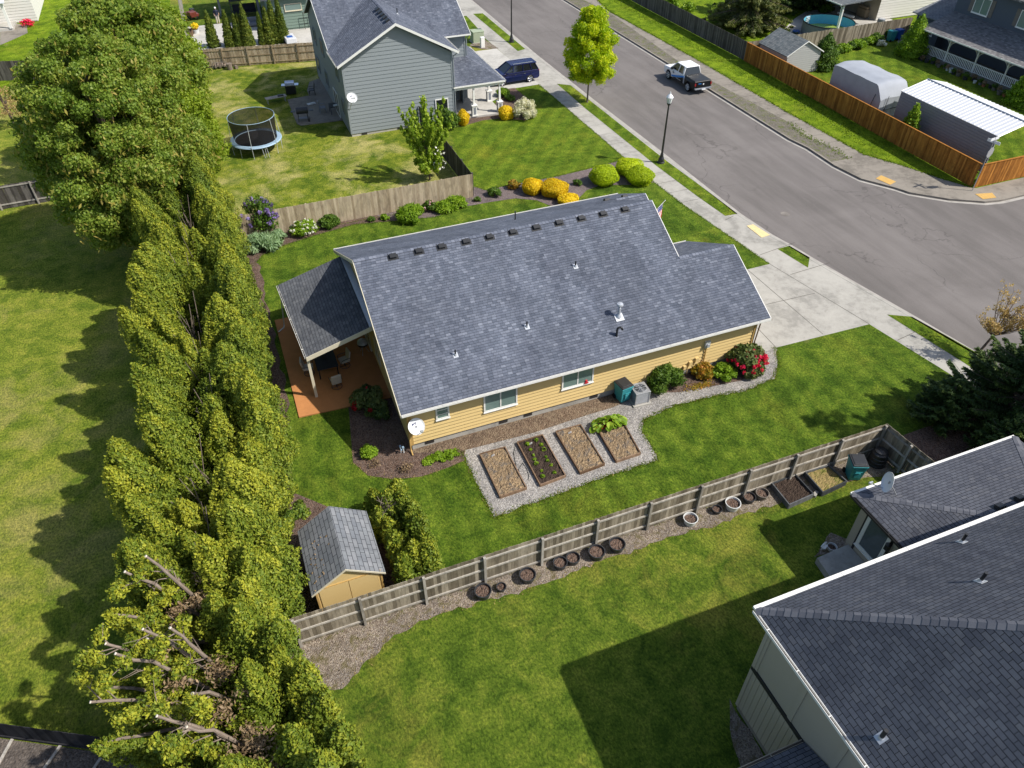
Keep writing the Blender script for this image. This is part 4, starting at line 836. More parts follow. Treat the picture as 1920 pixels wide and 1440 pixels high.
# ---------------------------------------------------------------- blue-grey house with the long porch
random.seed(14)
Z=thing('slate_house','dark slate blue two storey house with long white lattice arched porch','house',(71,56,0))
dx=72.4
MB().box(dx,86,40,60.2,0,7.2).build('wall','siding_blue',Z); MB().box(71.4,86,60.2,63.6,0,2.88).build('low_wing','siding_blue',Z)
rf=MB().slab([(dx-.6,38,6.6),(dx-.6,60.8,6.6),(79,60.8,9.6),(79,38,9.6)][::-1],.15,off=(0,0,-.15)).slab([(79,38,9.6),(79,60.8,9.6),(87,60.8,6.6),(87,38,6.6)][::-1],.15,off=(0,0,-.15)); rf.build('roof','shingle_porch',Z)
ex=68.3; ez=2.75
pr=MB().slab([(ex,40,ez),(ex,59.9,ez),(dx+.05,60.1,ez+1.15),(dx+.05,40,ez+1.15)][::-1],.12,off=(0,0,-.12)); prf=pr.build('porch_roof','shingle_porch',Z); gutter(prf,(ex,40,ez),(ex,59.9,ez),(-1,0,0))
MB().slab([(71.0,60.25,3.0),(71.0,64.0,3.0),(75.5,64.0,4.1),(75.5,60.25,4.1)][::-1],.1,off=(0,0,-.1)).slab([(75.5,60.25,4.1),(75.5,64.0,4.1),(80,64.0,3.0),(80,60.25,3.0)][::-1],.1,off=(0,0,-.1)).build('low_roof','shingle_shed',Z)
MB().box(69.2,dx,40,60,0,.3).build('porch_floor','concrete_old',Z)
for y in (57.2,51.9,46.5): 
    w_=window(Z,(dx-.01,y,5.05),(0,-1,0),(-1,0,0),1.9,1.5,'v','glass_blind'); MB().box(dx-.05,dx-.011,y-1.42,y-1.0,4.3,5.8).build('shutter','pot_brown',w_); MB().box(dx-.05,dx-.011,y+1.0,y+1.42,4.3,5.8).build('shutter','pot_brown',w_)
posts=[59.7,56.7,53.2,49.7,46.2,42.7]
for y in posts: MB().box(69.3,69.42,y-.06,y+.06,.3,ez-.05).build('porch_post','trim_white',Z)
for i in range(5):
    a,b=posts[i+1],posts[i]; mb=MB(); mb.box(69.32,69.40,a+.06,b-.06,1.12,1.2).box(69.32,69.40,a+.06,b-.06,.34,.40)
    n=int((b-a)/.19)
    for k in range(n): y=a+(k+.5)*(b-a)/n; mb.box(69.345,69.375,y-.045,y+.045,.40,1.12)
    mb.build('railing','trim_white',Z)
    mb=MB(); cyc=(a+b)/2; hw=(b-a)/2-.06
    # arched lattice: crossing strips cut above an elliptic arch
    for k in range(-14,int((b-a)/.13)+14):
        for sgn in (1,-1):
            pts=[]
            for q in range(13):
                zz=ez-.12-q*.09; y=a+k*.13+sgn*q*.09
                ar=ez-1.05+.82*math.sqrt(max(0,1-((y-cyc)/hw)**2))
                if a+.06<y<b-.06 and zz>ar: pts.append((69.36,y,zz))
                else:
                    if len(pts)>1: mb.path([pts[0],pts[-1]],.012,3)
                    pts=[]
            if len(pts)>1: mb.path([pts[0],pts[-1]],.012,3)
    arc=[(69.36,cyc+hw*math.cos(t),ez-1.05+.82*math.sin(t)) for t in [math.pi*j/14 for j in range(15)]]; mb.path(arc,.03,4); mb.box(69.33,69.39,a,b,ez-.14,ez-.06)
    mb.build('lattice_arch','trim_white',Z)
window(Z,(dx-.01,48.0,1.4),(0,-1,0),(-1,0,0),1.6,1.2,'v','glass_dark'); window(Z,(71.385,61.2,1.7),(0,-1,0),(-1,0,0),.6,.8,None,'glass_dark')
# ---------------------------------------------------------------- white house by the pool, green house, white house top left
W=thing('white_house','white lap sided house with a patio cover beside the round pool','house',(78,72,0))
wl=MB(); lapwall(wl,[(73.4,.1),(84,.1),(84,4.6),(73.4,4.6)],(0,71,0),(1,0,0),(0,-1,0),.28,.03); wl.box(73.42,84,71.03,84,0,4.5); wl.build('wall','siding_white',W)
lw=MB(); lapwall(lw,[(-84,.1),(-71,.1),(-71,2.8),(-84,2.8)],(73.4,0,0),(0,-1,0),(-1,0,0),.28,.03); lw.build('side_wall','siding_taupe',W); window(W,(73.36,74.5,1.8),(0,-1,0),(-1,0,0),1.8,1.3,'v','glass_dark')
MB().slab([(65.9,69.0,2.95),(65.9,84,2.95),(73.3,84,3.3),(73.3,69.0,3.3)][::-1],.12,off=(0,0,-.12)).build('patio_cover','shingle_old',W); gutter(W,(65.9,69,2.95),(65.9,84,2.95),(-1,0,0)); downspout(W,[(65.9,69.2,2.8),(66.5,69.6,2.5),(66.6,69.6,.1)]); MB().box(66.5,66.65,69.3,69.45,0,2.8).build('patio_post','trim_white',W)
MB().slab([(72.8,70.6,4.7),(85,70.6,4.7),(85,78,7.5),(72.8,78,7.5)],.14,off=(0,0,-.14)).build('roof','shingle_old',W)
GH=thing('green_house','green lap sided single storey house behind the row of cypresses','house',(12,96,0))
wl=MB(); lapwall(wl,[(7.6,.2),(16,.2),(16,3.4),(7.6,3.4)],(0,93.0,0),(1,0,0),(0,-1,0),.30,.03); wl.box(7.62,16,93.03,104,0,3.3); wl.build('wall','siding_green',GH); window(GH,(10.2,92.96,2.35),(1,0,0),(0,-1,0),1.9,.75,None,'glass_blind','trim_cream')
MB().slab([(6.8,92.5,3.5),(17,92.5,3.5),(17,98,5.8),(6.8,98,5.8)],.14,off=(0,0,-.14)).slab([(6.8,98,5.8),(17,98,5.8),(17,104,3.5),(6.8,104,3.5)],.14,off=(0,0,-.14)).build('roof','shingle_grey',GH)
MB().slab([(1.8,93.6,2.9),(7.5,93.6,2.9),(7.5,99.5,3.2),(1.8,99.5,3.2)],.1,off=(0,0,-.1)).build('patio_cover','shingle_grey',GH) if False else None
for x,y in ((2.7,101.2),(6.9,98.4)): MB().box(x-.12,x+.12,y-.12,y+.12,0,3).build('patio_post','metal_slate',GH)
MB().slab([(2.3,99.5,3.1),(8,98.5,3.1),(8,106,3.3),(2.3,106,3.3)],.15,off=(0,0,-.15)).build('patio_cover','shingle_grey',GH)
TL=thing('white_house','white sided house with blue grey porch in the upper left corner','house',(-21,106,0))
wl=MB(); lapwall(wl,[(-34,.1),(-17.5,.1),(-17.5,5.4),(-34,5.4)],(0,107.5,0),(1,0,0),(0,-1,0),.3,.03); wl.box(-34,-17.52,107.53,118,0,5.3); wl.build('wall','siding_white',TL)
MB().slab([(-35,104.2,3.0),(-19.6,104.2,3.0),(-19.6,107.5,3.9),(-35,107.5,3.9)],.12,off=(0,0,-.12)).build('porch_roof','metal_white',TL)
MB().box(-30,-19.8,104.6,107.5,0,.25).build('porch_floor','concrete_light',TL)
for x in (-20.0,-23.6): MB().box(x-.14,x+.14,104.5,104.78,.25,2.9).build('porch_post','trim_white',TL)
MB().slab([(-36,107,5.5),(-16.8,107,5.5),(-16.8,113,8.2),(-36,113,8.2)],.14,off=(0,0,-.14)).build('roof','metal_white',TL)
window(TL,(-22.4,107.45,1.6),(1,0,0),(0,-1,0),1.7,1.5,'v','glass_dark')
# ---------------------------------------------------------------- garden sheds, carport, covered trailer
S=thing('garden_shed','small tan garden shed with weathered grey shingle roof behind the long weathered fence','shed',(0.2,19.5,0))
s0,s1,sy0,sy1=-1.18,1.36,17.22,20.2; se=1.86; xs=(s0+s1)/2; sp=2.72
wl=MB().add([(s0,sy0,0),(s1,sy0,0),(s1,sy0,se),(xs,sy0,sp-.05),(s0,sy0,se)],[(0,1,2,3,4)]).add([(s0,sy1,0),(s1,sy1,0),(s1,sy1,se),(xs,sy1,sp-.05),(s0,sy1,se)],[(4,3,2,1,0)]).add([(s0,sy0,0),(s0,sy0,se),(s0,sy1,se),(s0,sy1,0)],[(0,1,2,3)][::-1]).add([(s1,sy0,0),(s1,sy0,se),(s1,sy1,se),(s1,sy1,0)],[(3,2,1,0)]); wl.build('wall','siding_yellow',S)
a,b=s0-.14,s1+.14; k=(sp-se)/(xs-s0); zl=sp-(xs-a)*k
rf=MB().slab([(a,sy0-.1,zl),(xs,sy0-.1,sp),(xs,sy1+.1,sp),(a,sy1+.1,zl)],.06,off=(0,0,-.06)).slab([(xs,sy0-.1,sp),(b,sy0-.1,zl),(b,sy1+.1,zl),(xs,sy1+.1,sp)],.06,off=(0,0,-.06)); so_=rf.build('roof','shingle_shed',S)
g=random.Random(4); mb=MB()
for i in range(26):
    x=g.uniform(a+.2,xs-.3); y=g.uniform(sy0+.2,sy1-.8); z=sp-(xs-x)*k+.012; mb.cbox((x,y,z),(g.uniform(.03,.09),g.uniform(.02,.05),.012),g.uniform(0,3),ry=-math.atan(k))
mb.build('fallen_leaves','leaf_brown',so_)
rake(S,(a,sy0-.104,zl-.0),(xs,sy0-.104,sp-.0),(0,-1,0),'trim_cream',.09,.02); rake(S,(xs,sy0-.104,sp),(b,sy0-.104,zl),(0,-1,0),'trim_cream',.09,.02)
MB().box(s0+.15,xs-.012,sy0-.03,sy0-.003,.1,1.84).box(xs+.012,s1-.15,sy0-.03,sy0-.003,.1,1.84).build('door','siding_yellow',S); MB().box(s0+.02,s1-.02,sy0-.035,sy0-.003,1.86,1.90).box(s0,s0+.07,sy0-.03,sy0-.003,0,1.84).box(s1-.07,s1,sy0-.03,sy0-.003,0,1.84).build('trim','trim_yellow',S)
T=thing('storage_shed','grey sided storage shed with mossy shingle roof behind the orange fence','shed',(54,62,0))
e0,e1,ty0,ty1=51.95,56.3,59.7,64.3; tz=1.95; tp=3.15; xm_=(e0+e1)/2
wl=MB(); lapwall(wl,[(e0+.2,.1),(e1-.2,.1),(e1-.2,tz),(xm_,tp-.15),(e0+.2,tz)],(0,ty0+.15,0),(1,0,0),(0,-1,0),.2,.02); wl.box(e0+.22,e1-.22,ty0+.2,ty1-.1,0,tz-.03); wl.build('wall','siding_ltgrey',T)
rf=MB().slab([(e0,ty0,tz),(xm_,ty0,tp),(xm_,ty1,tp),(e0,ty1,tz)],.08,off=(0,0,-.08)).slab([(xm_,ty0,tp),(e1,ty0,tz),(e1,ty1,tz),(xm_,ty1,tp)],.08,off=(0,0,-.08)); rf.build('roof','shingle_old',T)
rake(T,(e0,ty0-.004,tz),(xm_,ty0-.004,tp),(0,-1,0),'trim_white',.1); rake(T,(xm_,ty0-.004,tp),(e1,ty0-.004,tz),(0,-1,0),'trim_white',.1)
# tarpaulined trailer
K=thing('covered_trailer','long boxy trailer wrapped in a grey tarpaulin behind the orange fence','trailer',(54,50.5,0))
g=random.Random(9); nx,ny=14,26; y0,y1=47.6,53.9; X0,X1=52.5,55.6
def tarp_top(u,v):
    x=X0+(X1-X0)*u; y=y0+(y1-y0)*v; crownh=.17*min(1,min(u,1-u)*3.2); end=-1.1*max(0,(.13-v)/.13)**1.1-.06*max(0,(v-.95)/.05)**2
    rip=.025*math.sin(17*v+9*u)+.05*max(0,math.sin(6*(u-.3)+14*v))*math.exp(-((v-.45)/.25)**2)
    return (x,y,2.95+crownh+end+rip)
vs=[tarp_top(i/nx,j/ny) for j in range(ny+1) for i in range(nx+1)]; mb=MB(); mb.add(vs,[(j*(nx+1)+i,j*(nx+1)+i+1,(j+1)*(nx+1)+i+1,(j+1)*(nx+1)+i) for j in range(ny) for i in range(nx)]); 
def side(edge,sg,ax):
    n=len(edge); rows=6; v=[]
    for r in range(rows+1):
        t=r/rows
        for k_,p in enumerate(edge):
            wv=.05*math.sin(k_*1.7+3)*t; dz=p[2]*(1-t)+.35*t
            v.append((p[0]+(sg*(.04*t)+wv if ax=='x' else 0),p[1]+(sg*.04*t+wv*1.5 if ax=='y' else 0),dz))
    fs=[(r*n+k_,r*n+k_+1,(r+1)*n+k_+1,(r+1)*n+k_) for r in range(rows) for k_ in range(n-1)]; mb.add(v,fs)
side([vs[j*(nx+1)] for j in range(ny+1)],-1,'x'); side([vs[j*(nx+1)+nx] for j in range(ny+1)],1,'x'); side([vs[i] for i in range(nx+1)],-1,'y'); side([vs[ny*(nx+1)+i] for i in range(nx+1)],1,'y')
mb.build('tarpaulin','tarp',K,smooth=True)
for y in (50.2,51.2): MB().tube((52.75,y,.34),(52.95,y,.34),.33,.33,18).tube((55.2,y,.34),(55.4,y,.34),.33,.33,18).build('wheel','rubber',K)
MB().path([(52.45,48.3,2.2),(52.44,48.5,1.2),(53.2,47.5,1.0),(54.6,47.5,1.1)],.02,5).path([(53.2,47.5,2.2),(53.1,47.52,.5)],.02,5).build('strap','rubber',K)
CP=thing('carport','metal carport with bright white ribbed roof and slate wall behind the orange fence','carport',(55.5,41,0))
c0,c1,cy0,cy1=53.2,58.2,36.6,46.5; cz=3.0; cp=3.62; xc=55.75
mb=MB(); mb.slab([(c0,cy0,cz),(xc,cy0,cp),(xc,cy1,cp),(c0,cy1,cz)],.04,off=(0,0,-.04)).slab([(xc,cy0,cp),(c1,cy0,cz),(c1,cy1,cz),(xc,cy1,cp)],.04,off=(0,0,-.04))
n=26
for i in range(n+1):
    y=cy0+.05+i*(cy1-cy0-.1)/n
    for a_,b_ in (((c0,cz),(xc,cp)),((c1,cz),(xc,cp))): mb.tube((a_[0],y,a_[1]+.004),(b_[0],y,b_[1]+.004),.032,n=4)
mb.build('roof','metal_white',CP); MB().path([(xc,cy0,cp+.02),(xc,cy1,cp+.02)],.06,6).build('ridge_cap','metal_grey',CP)
mb=MB(); k=0
while k<13: mb.box(c0+.02,c0+.05,cy0+.05,cy1-.05,.1+k*.22,.1+k*.22+.2); k+=1
mb.box(c0+.051,c0+.07,cy0+.05,cy1-.05,.1,2.95); mb.build('side_wall','metal_slate',CP)
mb=MB().path([(c0,cy0+.03,cz-.07),(xc,cy0+.03,cp-.07),(c1,cy0+.03,cz-.07)],.04,4); mb.build('end_frame','metal_pale',CP)
for x,y in ((c0+.06,cy0+.1),(c1-.06,cy0+.1),(c1-.06,(cy0+cy1)/2),(c1-.06,cy1-.1)): MB().box(x-.04,x+.04,y-.04,y+.04,0,cz-.05).build('post','metal_white',CP)
# ---------------------------------------------------------------- fences
def fence(label,a,b,h,bm,rm,posts,side,name='wooden_fence',bw=.14,gap=.006,rails=(.25,.95,1.6),cap=None,z0=.03,seed=1,pname='post',tilt=.0,skip=None,ph=None,cat='fence',pw=.1,wob=.015):
    g=random.Random(seed); a=Vector(a);b=Vector(b); t=(b-a).normalized(); L=(b-a).length; n=Vector((-t.y,t.x))*side   # rails and posts stand on this side
    F=thing(name,label,cat,((a.x+b.x)/2,(a.y+b.y)/2,0)); ang=math.atan2(t.y,t.x)
    mb=MB(); u=bw/2
    while u<L-bw/3:
        w_=bw-gap; hh=h+g.uniform(-wob,wob); c=a+t*u-n*.012; mb.cbox((c.x,c.y,z0+(hh-z0)/2),(w_,.02,hh-z0),ang,0,g.random(),ry=g.uniform(-.006,.006)); u+=bw
    mb.build('board_panel',bm,F)
    if rails:
        for zr in rails:
            c=(a+b)/2+n*.022; MB().cbox((c.x,c.y,zr),(L,.04,.09),ang,0,g.random()).build('rail',rm,F)
    for p in posts:
        c=a+t*p+n*.075; hp=(ph or h)-.02; MB().cbox((c.x,c.y,hp/2),(pw,pw,hp),ang,0,g.random()*.7).build(pname,bm if rm==bm else rm,F)
    if cap:
        c=(a+b)/2; MB().cbox((c.x,c.y,h+.025),(L,.13,.035),ang,0,.6).build('top_cap',cap,F)
    return F
fence('long weathered grey board fence with three rails running past the shed and black tubs',(-2.45,16.4),(25.0,16.4),1.83,'fence_weathered','fence_rail',[.3+i*2.46 for i in range(12)],-1,seed=2)
fence('short weathered grey return fence with dark compost bin beside it at the right end',(25.0,16.42),(25.25,13.3),1.83,'fence_weathered','fence_rail',[1.5,3.0],-1,seed=3)
gt=fence('weathered grey wooden gate between the fence end and the taupe house',(25.35,13.25),(27.6,12.75),1.6,'fence_weathered','fence_weathered',[.1,2.1],-1,seed=4,name='wooden_gate',rails=(.3,1.4),cat='gate')
fence('beige close board fence behind the flower bed with daylilies and lilac',(-1.2,47.5),(15.58,47.55),1.83,'fence_beige','fence_beige',[.1+2.4*i for i in range(7)],1,seed=5,bw=.15,rails=(.3,1.5))
fence('dark board side fence running back from the beige fence corner to the grey house',(15.6,47.6),(15.6,61.3),1.83,'fence_dark','fence_dark',[.2+2.4*i for i in range(6)],-1,seed=6)
fence('tan board fence with three rails below the row of cypresses',(-4,84.0),(13.2,81.0),1.83,'fence_tan','fence_tan',[.5+2.47*i for i in range(7)],-1,seed=7)
fence('old grey board fence along the far sidewalk under the big juniper',(51.3,65.2),(50.6,150),1.83,'fence_dark','fence_dark',[.2+2.4*i for i in range(12)],-1,seed=8)
fence('long orange stained board fence with thin cap along the far sidewalk',(51.2,65.1),(50.75,35.2),1.83,'fence_orange','fence_orange',[.1,8,16,24],1,seed=9,cap='fence_orange',rails=(.3,1.5))
fence('bright orange board fence turning the corner beside the street sign',(50.85,35.1),(66,35.0),1.83,'fence_orange','fence_orange',[.1,4,8,12],1,seed=10,cap='fence_orange',rails=(.3,1.5))
fence('silver grey weathered fence between the round pool and the garden shed',(51.4,65.15),(73.2,65.6),1.83,'fence_weathered','fence_weathered',[.2+2.4*i for i in range(9)],1,seed=11,rails=(.3,1.5),wob=.03)
fence('brown board fence in the far left behind the maple',(-28,89.5),(-13.5,85.6),1.83,'fence_dark','fence_dark',[1+2.4*i for i in range(5)],1,seed=12,rails=(.3,1.5))
fence('grey board fence with metal brace at the left edge below the maple',(-26,58.0),(-11.5,58.4),1.75,'fence_dark','fence_rail',[2.4*i for i in range(6)],-1,seed=13,rails=(.35,1.62))
a_=G2(-120,1366,0); fence('board fence in the lower left corner, its shade painted near black',(-17.8,19.75),(-6.3,13.45),1.12,'fence_shaded','fence_shaded',[],-1,seed=14,rails=(.12,))
# dark yard beyond it with pale timber edging
mb=MB().sheet([(-20,20.9),(-6.0,13.2),(-6.0,6),(-20,6)],.021); struct('yard_soil',mb,'soil_yard')
for (a,b),lb in ((((25,1385),(0,1430)),'pale timber edging strip on dark soil nearest the left edge of the picture'),(((117,1395),(85,1440)),'pale timber edging strip on dark soil, middle one beyond the black fence'),(((200,1407),(178,1440)),'pale timber edging strip on dark soil nearest the ragged hedge')):
    p=Vector(G2(*a)); q=Vector(G2(*b)); q=p+(q-p)*2.6; c=(p+q)/2; t=q-p
    tag(MB().cbox((c.x,c.y,.04),(t.length,.09,.05),math.atan2(t.y,t.x),0,.7).build('timber_edging','fence_rail'),lb,'edging')
# ---------------------------------------------------------------- raised beds
random.seed(21)
def quadbed(name,label,px,h,board,soil,grp,names='board',z=0.0,th=.05,cat='raised bed'):
    P=[Vector(q) for q in (PG(px) if px[0][0]>60 else px)]; c=sum(P,Vector((0,0)))/4; T_=thing(name,label,cat,(c.x,c.y,z),grp)
    ar=sum(P[i-1].x*P[i].y-P[i].x*P[i-1].y for i in range(4))
    for i in range(4):
        a=P[i];b=P[(i+1)%4]; m_=(a+b)/2; t=b-a; MB().cbox((m_.x,m_.y,h/2+.01),(t.length+th*.6*(1 if i%2 else -1),th,h),math.atan2(t.y,t.x),0,random.random()).build(names,board,T_)
    I=[p.lerp(c,.05) for p in P]; mb=MB(); g=random.Random(int(c.x*10)); n=14; m=26
    vs=[]
    for j in range(m+1):
        for i in range(n+1):
            a=P[0].lerp(P[1],i/n); b=P[3].lerp(P[2],i/n); p=a.lerp(b,j/m); vs.append((p.x,p.y,h*.68+g.uniform(-.02,.03)))
    fs=[(j*(n+1)+i,j*(n+1)+i+1,(j+1)*(n+1)+i+1,(j+1)*(n+1)+i) for j in range(m) for i in range(n)]
    if ar>0: pass
    else: fs=[f[::-1] for f in fs]
    mb.add(vs,fs); mb.build('soil',soil,T_); return T_,P
beds=[([(900,855),(947,842),(987,918),(938,935)],'soil_dry','timber garden bed of dry tan soil, nearest the bark bed'),([(970,833),(1017,819),(1060,895),(1013,913)],'soil_dark','timber garden bed of dark tilled soil with two rows of seedlings'),([(1042,813),(1088,800),(1133,873),(1088,890)],'soil_dry','empty timber garden bed of dry soil between the seedling bed and the rhubarb bed'),([(1117,803),(1167,793),(1200,853),(1155,868)],'soil_dry','shorter timber garden bed of dry soil with rhubarb at its top end')]
BP=[]
for i,(px,so2,lb) in enumerate(beds):
    T_,P=quadbed('garden_bed',lb,px,.16,'bed_board',so2,'timber garden beds on the gravel'); BP.append(P)
# seedlings and plant tags
P=BP[1]; g=random.Random(5); k=0
for col in (.28,.72):
    for r in range(7):
        v=.1+r*.125+g.uniform(-.03,.03); a=P[0].lerp(P[1],col+g.uniform(-.06,.06)); b=P[3].lerp(P[2],col+g.uniform(-.06,.06)); p=a.lerp(b,v); s=g.uniform(.05,.11)
        o=crown('seedling','leaf_bright',None,[(0,0,s*.5,s,s,s*.7)],46,.06,core=0,seed=30+k,upw=.1); o.location=(p.x,p.y,.12); tag(o,'small seedling, %s from the house in the %s row of the dark garden bed'%(['first','second','third','fourth','fifth','sixth','last'][r],'left' if col<.5 else 'right'),'seedling','seedlings in the dark garden bed'); k+=1
for P,u,lb in ((BP[0],.42,'small white plant tag in the dry bed nearest the bark bed'),(BP[1],.42,'small white plant tag in the dark seedling bed'),(BP[2],.45,'small white plant tag in the bed between seedlings and rhubarb')):
    a=P[0].lerp(P[1],u).lerp(P[3].lerp(P[2],u),.12); mb=MB().cbox((a.x,a.y,.17),(.10,.02,.16),1.2,rx=.9); tag(mb.build('plant_tag','flag_white'),lb,'plant tag')
# rhubarb
rx_,ry_=G2(1140,800); RH=thing('rhubarb_plant','large leafy rhubarb clump at the top of the fourth garden bed','plant',(rx_,ry_,0))
g=random.Random(8); mb=MB(); st=MB()
for i in range(70):
    a=g.uniform(0,6.28); r=g.uniform(.1,1)**.7; cx=rx_+math.cos(a)*r*.95+.0; cy=ry_+math.sin(a)*r*.42; z=.15+.35*(1-r)+g.uniform(0,.15); s=g.uniform(.12,.21); q=Matrix.Rotation(a,4,'Z')@Matrix.Rotation(g.uniform(.0,.55),4,'Y')
    out=[(-.9*s,0,0),(-.8*s,-.7*s,.04),(0,-.95*s,.05),(.7*s,-.7*s,.02),(1.0*s,0,-.05),(.7*s,.7*s,.02),(0,.95*s,.05),(-.8*s,.7*s,.04)]
    v=[Vector((cx,cy,z))+q@Vector(p) for p in out]; c=Vector((cx,cy,z))+q@Vector((0,0,-.03)); n0=len(v); t=g.random()
    mb.add(v+[c],[(i_,(i_+1)%8,8) for i_ in range(8)],0,t); st.tube((rx_+math.cos(a)*.1,ry_+math.sin(a)*.08,.1),(cx,cy,z),.015,.01,5)
mb.build('leaves','leaf_bright',RH); st.build('stalks','flower_dark_red',RH)
# garden hose
hp=[G(*q,.03) for q in ((966,838),(963,850),(967,870),(970,893),(975,896),(972,880),(980,868),(987,878),(992,893),(990,900))]; tag(MB().path(hp,.013,6).build('garden_hose','hose'),'thin dark garden hose loose on the gravel between two beds','hose')
# dark planter boxes in the neighbour's yard
for px,so2,lb in (([(1445,914),(1488,897),(1522,934),(1477,954)],'soil_dark','grey planter box of dark soil beside the pots'),([(1507,893),(1551,880),(1584,910),(1540,931)],'soil_straw','grey planter box with straw coloured grass and a dark patch beside the teal bin')):
    quadbed('planter_box',lb,px,.30,'planter_grey',so2,'grey planter boxes along the fence',cat='planter')
x,y=G2(1528,928); tag(MB().cbox((x,y,.06),(.34,.16,.12),.5).build('concrete_block','concrete'),'pale concrete block on the grass between the two planter boxes','block')
# ---------------------------------------------------------------- pots
def pot(px,py,rpx,mat,label,hh=.75,grp='pots along the weathered fence',soil='bark',name='plant_pot',z0=0.0,world=None,plant=None):
    x,y=world if world else G2(px,py); d=math.sqrt(x*x+y*y+CH*CH); r=(rpx/FPX*d) if rpx>1 else rpx; h=r*2*hh*.72
    T_=thing(name,label,'pot',(x,y,z0),grp); mb=MB().lathe((x,y,z0),[(r*.76,0),(r*.78,.02),(r*.98,h-.03),(r*1.02,h-.03),(r*1.02,h),(r*.92,h),(r*.88,h-.12),(r*.84,h-.14)],26); mb.build('pot_body',mat,T_,smooth=False)
    s=MB(); g=random.Random(int(px*7+py)); v=[(x,y,z0+h-.09)]; n=18
    for k_ in (.5,1):
        for i in range(n): a=6.283*i/n; v.append((x+math.cos(a)*r*.87*k_,y+math.sin(a)*r*.87*k_,z0+h-.10+g.uniform(-.02,.03)))
    s.add(v,[(0,1+i,1+(i+1)%n) for i in range(n)]+[(1+i,1+n+i,1+n+(i+1)%n,1+(i+1)%n) for i in range(n)]); s.build('soil',soil,T_); return T_
for px,py,rp_,mt,lb in ((906,1114,15.2,'pot_black','large black tub, leftmost of the row along the weathered fence'),(940,1103,9,'pot_black','small black pot between the two leftmost large tubs'),(989,1084,15,'pot_black','large black tub with green weeds, third from the left along the fence'),
    (1050,1060,13,'pot_black','left one of the two touching medium black tubs'),(1074,1051,12.7,'pot_black','right one of the two touching medium black tubs'),(1118,1041,15,'pot_black','large black tub standing on dry grass right of the touching pair'),(1156,1027,14.8,'pot_black','large black tub, rightmost of the black row by the fence post'),
    (1293,978,13,'pot_white','white pot standing alone on the gravel'),(1343,958,9,'pot_black','small dark pot left of the white tub'),(1372,950,13.5,'pot_white','white tub between small dark pots'),(1403,937,11,'pot_black','dark pot right of the white tub'),(1427,930,11.5,'pot_brown','grey brown pot beside the planter boxes')):
    pot(px,py+2,rp_,mt,lb)
x,y=G2(1558,1030); pot(1558,1030,8,'pot_white','small white pot on the grass beside the concrete step',grp='small garden things by the step'); x,y=G2(1543,1030)
tag(MB().path([(x-.1,y,.0),(x-.1,y,.35),(x+.1,y+.05,.4),(x+.12,y+.05,0)],.02,5).path([(x-.15,y-.1,.2),(x+.15,y+.15,.25)],.02,5).cbox((x,y,.22),(.25,.2,.03),.4).build('plant_stand','trim_white'),'little white wire plant stand on the grass by the concrete step','stand')
# ---------------------------------------------------------------- wheeled bins
def bin_(px,py,label,rz,body,lid,h=1.12,w_=.68,d_=.78):
    x,y=G2(px,py) if px>100 else (px,py); T_=thing('wheeled_bin',label,'bin',(x,y,0),None,rz); mb=MB()
    def ring(z,a,b,oy=0): return [(-a/2,-b/2+oy,z),(a/2,-b/2+oy,z),(a/2,b/2+oy,z),(-a/2,b/2+oy,z)]
    v=ring(.06,w_*.78,d_*.72)+ring(h-.16,w_*.97,d_*.95)+ring(h-.16,w_*1.04,d_*1.02)+ring(h-.08,w_*1.04,d_*1.02)
    fs=[(3,2,1,0),(12,13,14,15)]+[(k*4+i,k*4+(i+1)%4,k*4+4+(i+1)%4,k*4+4+i) for k in range(3) for i in range(4)]
    mb.add(v,fs); mb.cbox((0,-d_*.47,.45),(.26,.05,.3)); b=mb.build('bin_body',body,T_,world=False,bevel=.02)
    for zz in (.28,.72): MB().cbox((0,-d_*.455-(zz-.28)*.14,zz),(.3,.03,.05)).build('grab_bar',body,b,world=False)
    MB().cbox((0,0,h-.045),(w_*1.0,d_*.98,.07)).cbox((0,0,h-.005),(w_*.8,d_*.75,.04)).build('lid',lid,T_,world=False,bevel=.02)
    MB().tube((-w_*.42,d_*.55,h-.12),(w_*.42,d_*.55,h-.12),.02,n=8).build('handle',lid,T_,world=False)
    for s in (-1,1): MB().tube((s*w_*.42,d_*.36,.13),(s*w_*.50,d_*.36,.13),.13,n=16).build('wheel','rubber',T_,world=False)
    return T_
bin_(1166,748,'teal wheeled bin with black lid against the yellow house wall beside the air conditioner',R(8),'teal_plastic','lid_black')
bin_(1597,893,'teal wheeled bin with black lid beside the straw filled planter box',R(-24),'teal_plastic','lid_black')
bin_(69.7,64.55,'teal wheeled bin at the end of the silver grey fence',R(90),'teal_plastic','teal_plastic'); bin_(70.75,64.65,'blue wheeled bin between the teal bin and the conical yew',R(90),'blue_plastic','blue_plastic')
x,y=G2(1642,868); T_=thing('compost_bin','round black ribbed compost bin in the fence corner behind the teal bin','compost bin',(x,y,0)); mb=MB().lathe((x,y,0),[(.42,0),(.42,.1),(.40,.12),(.41,.3),(.385,.32),(.39,.5),(.36,.52),(.36,.72),(.24,.8)],16); mb.build('bin_body','black_plastic',T_); MB().lathe((x,y,.8),[(.27,0),(.28,.05),(.1,.12)],16).build('lid','black_plastic',T_)
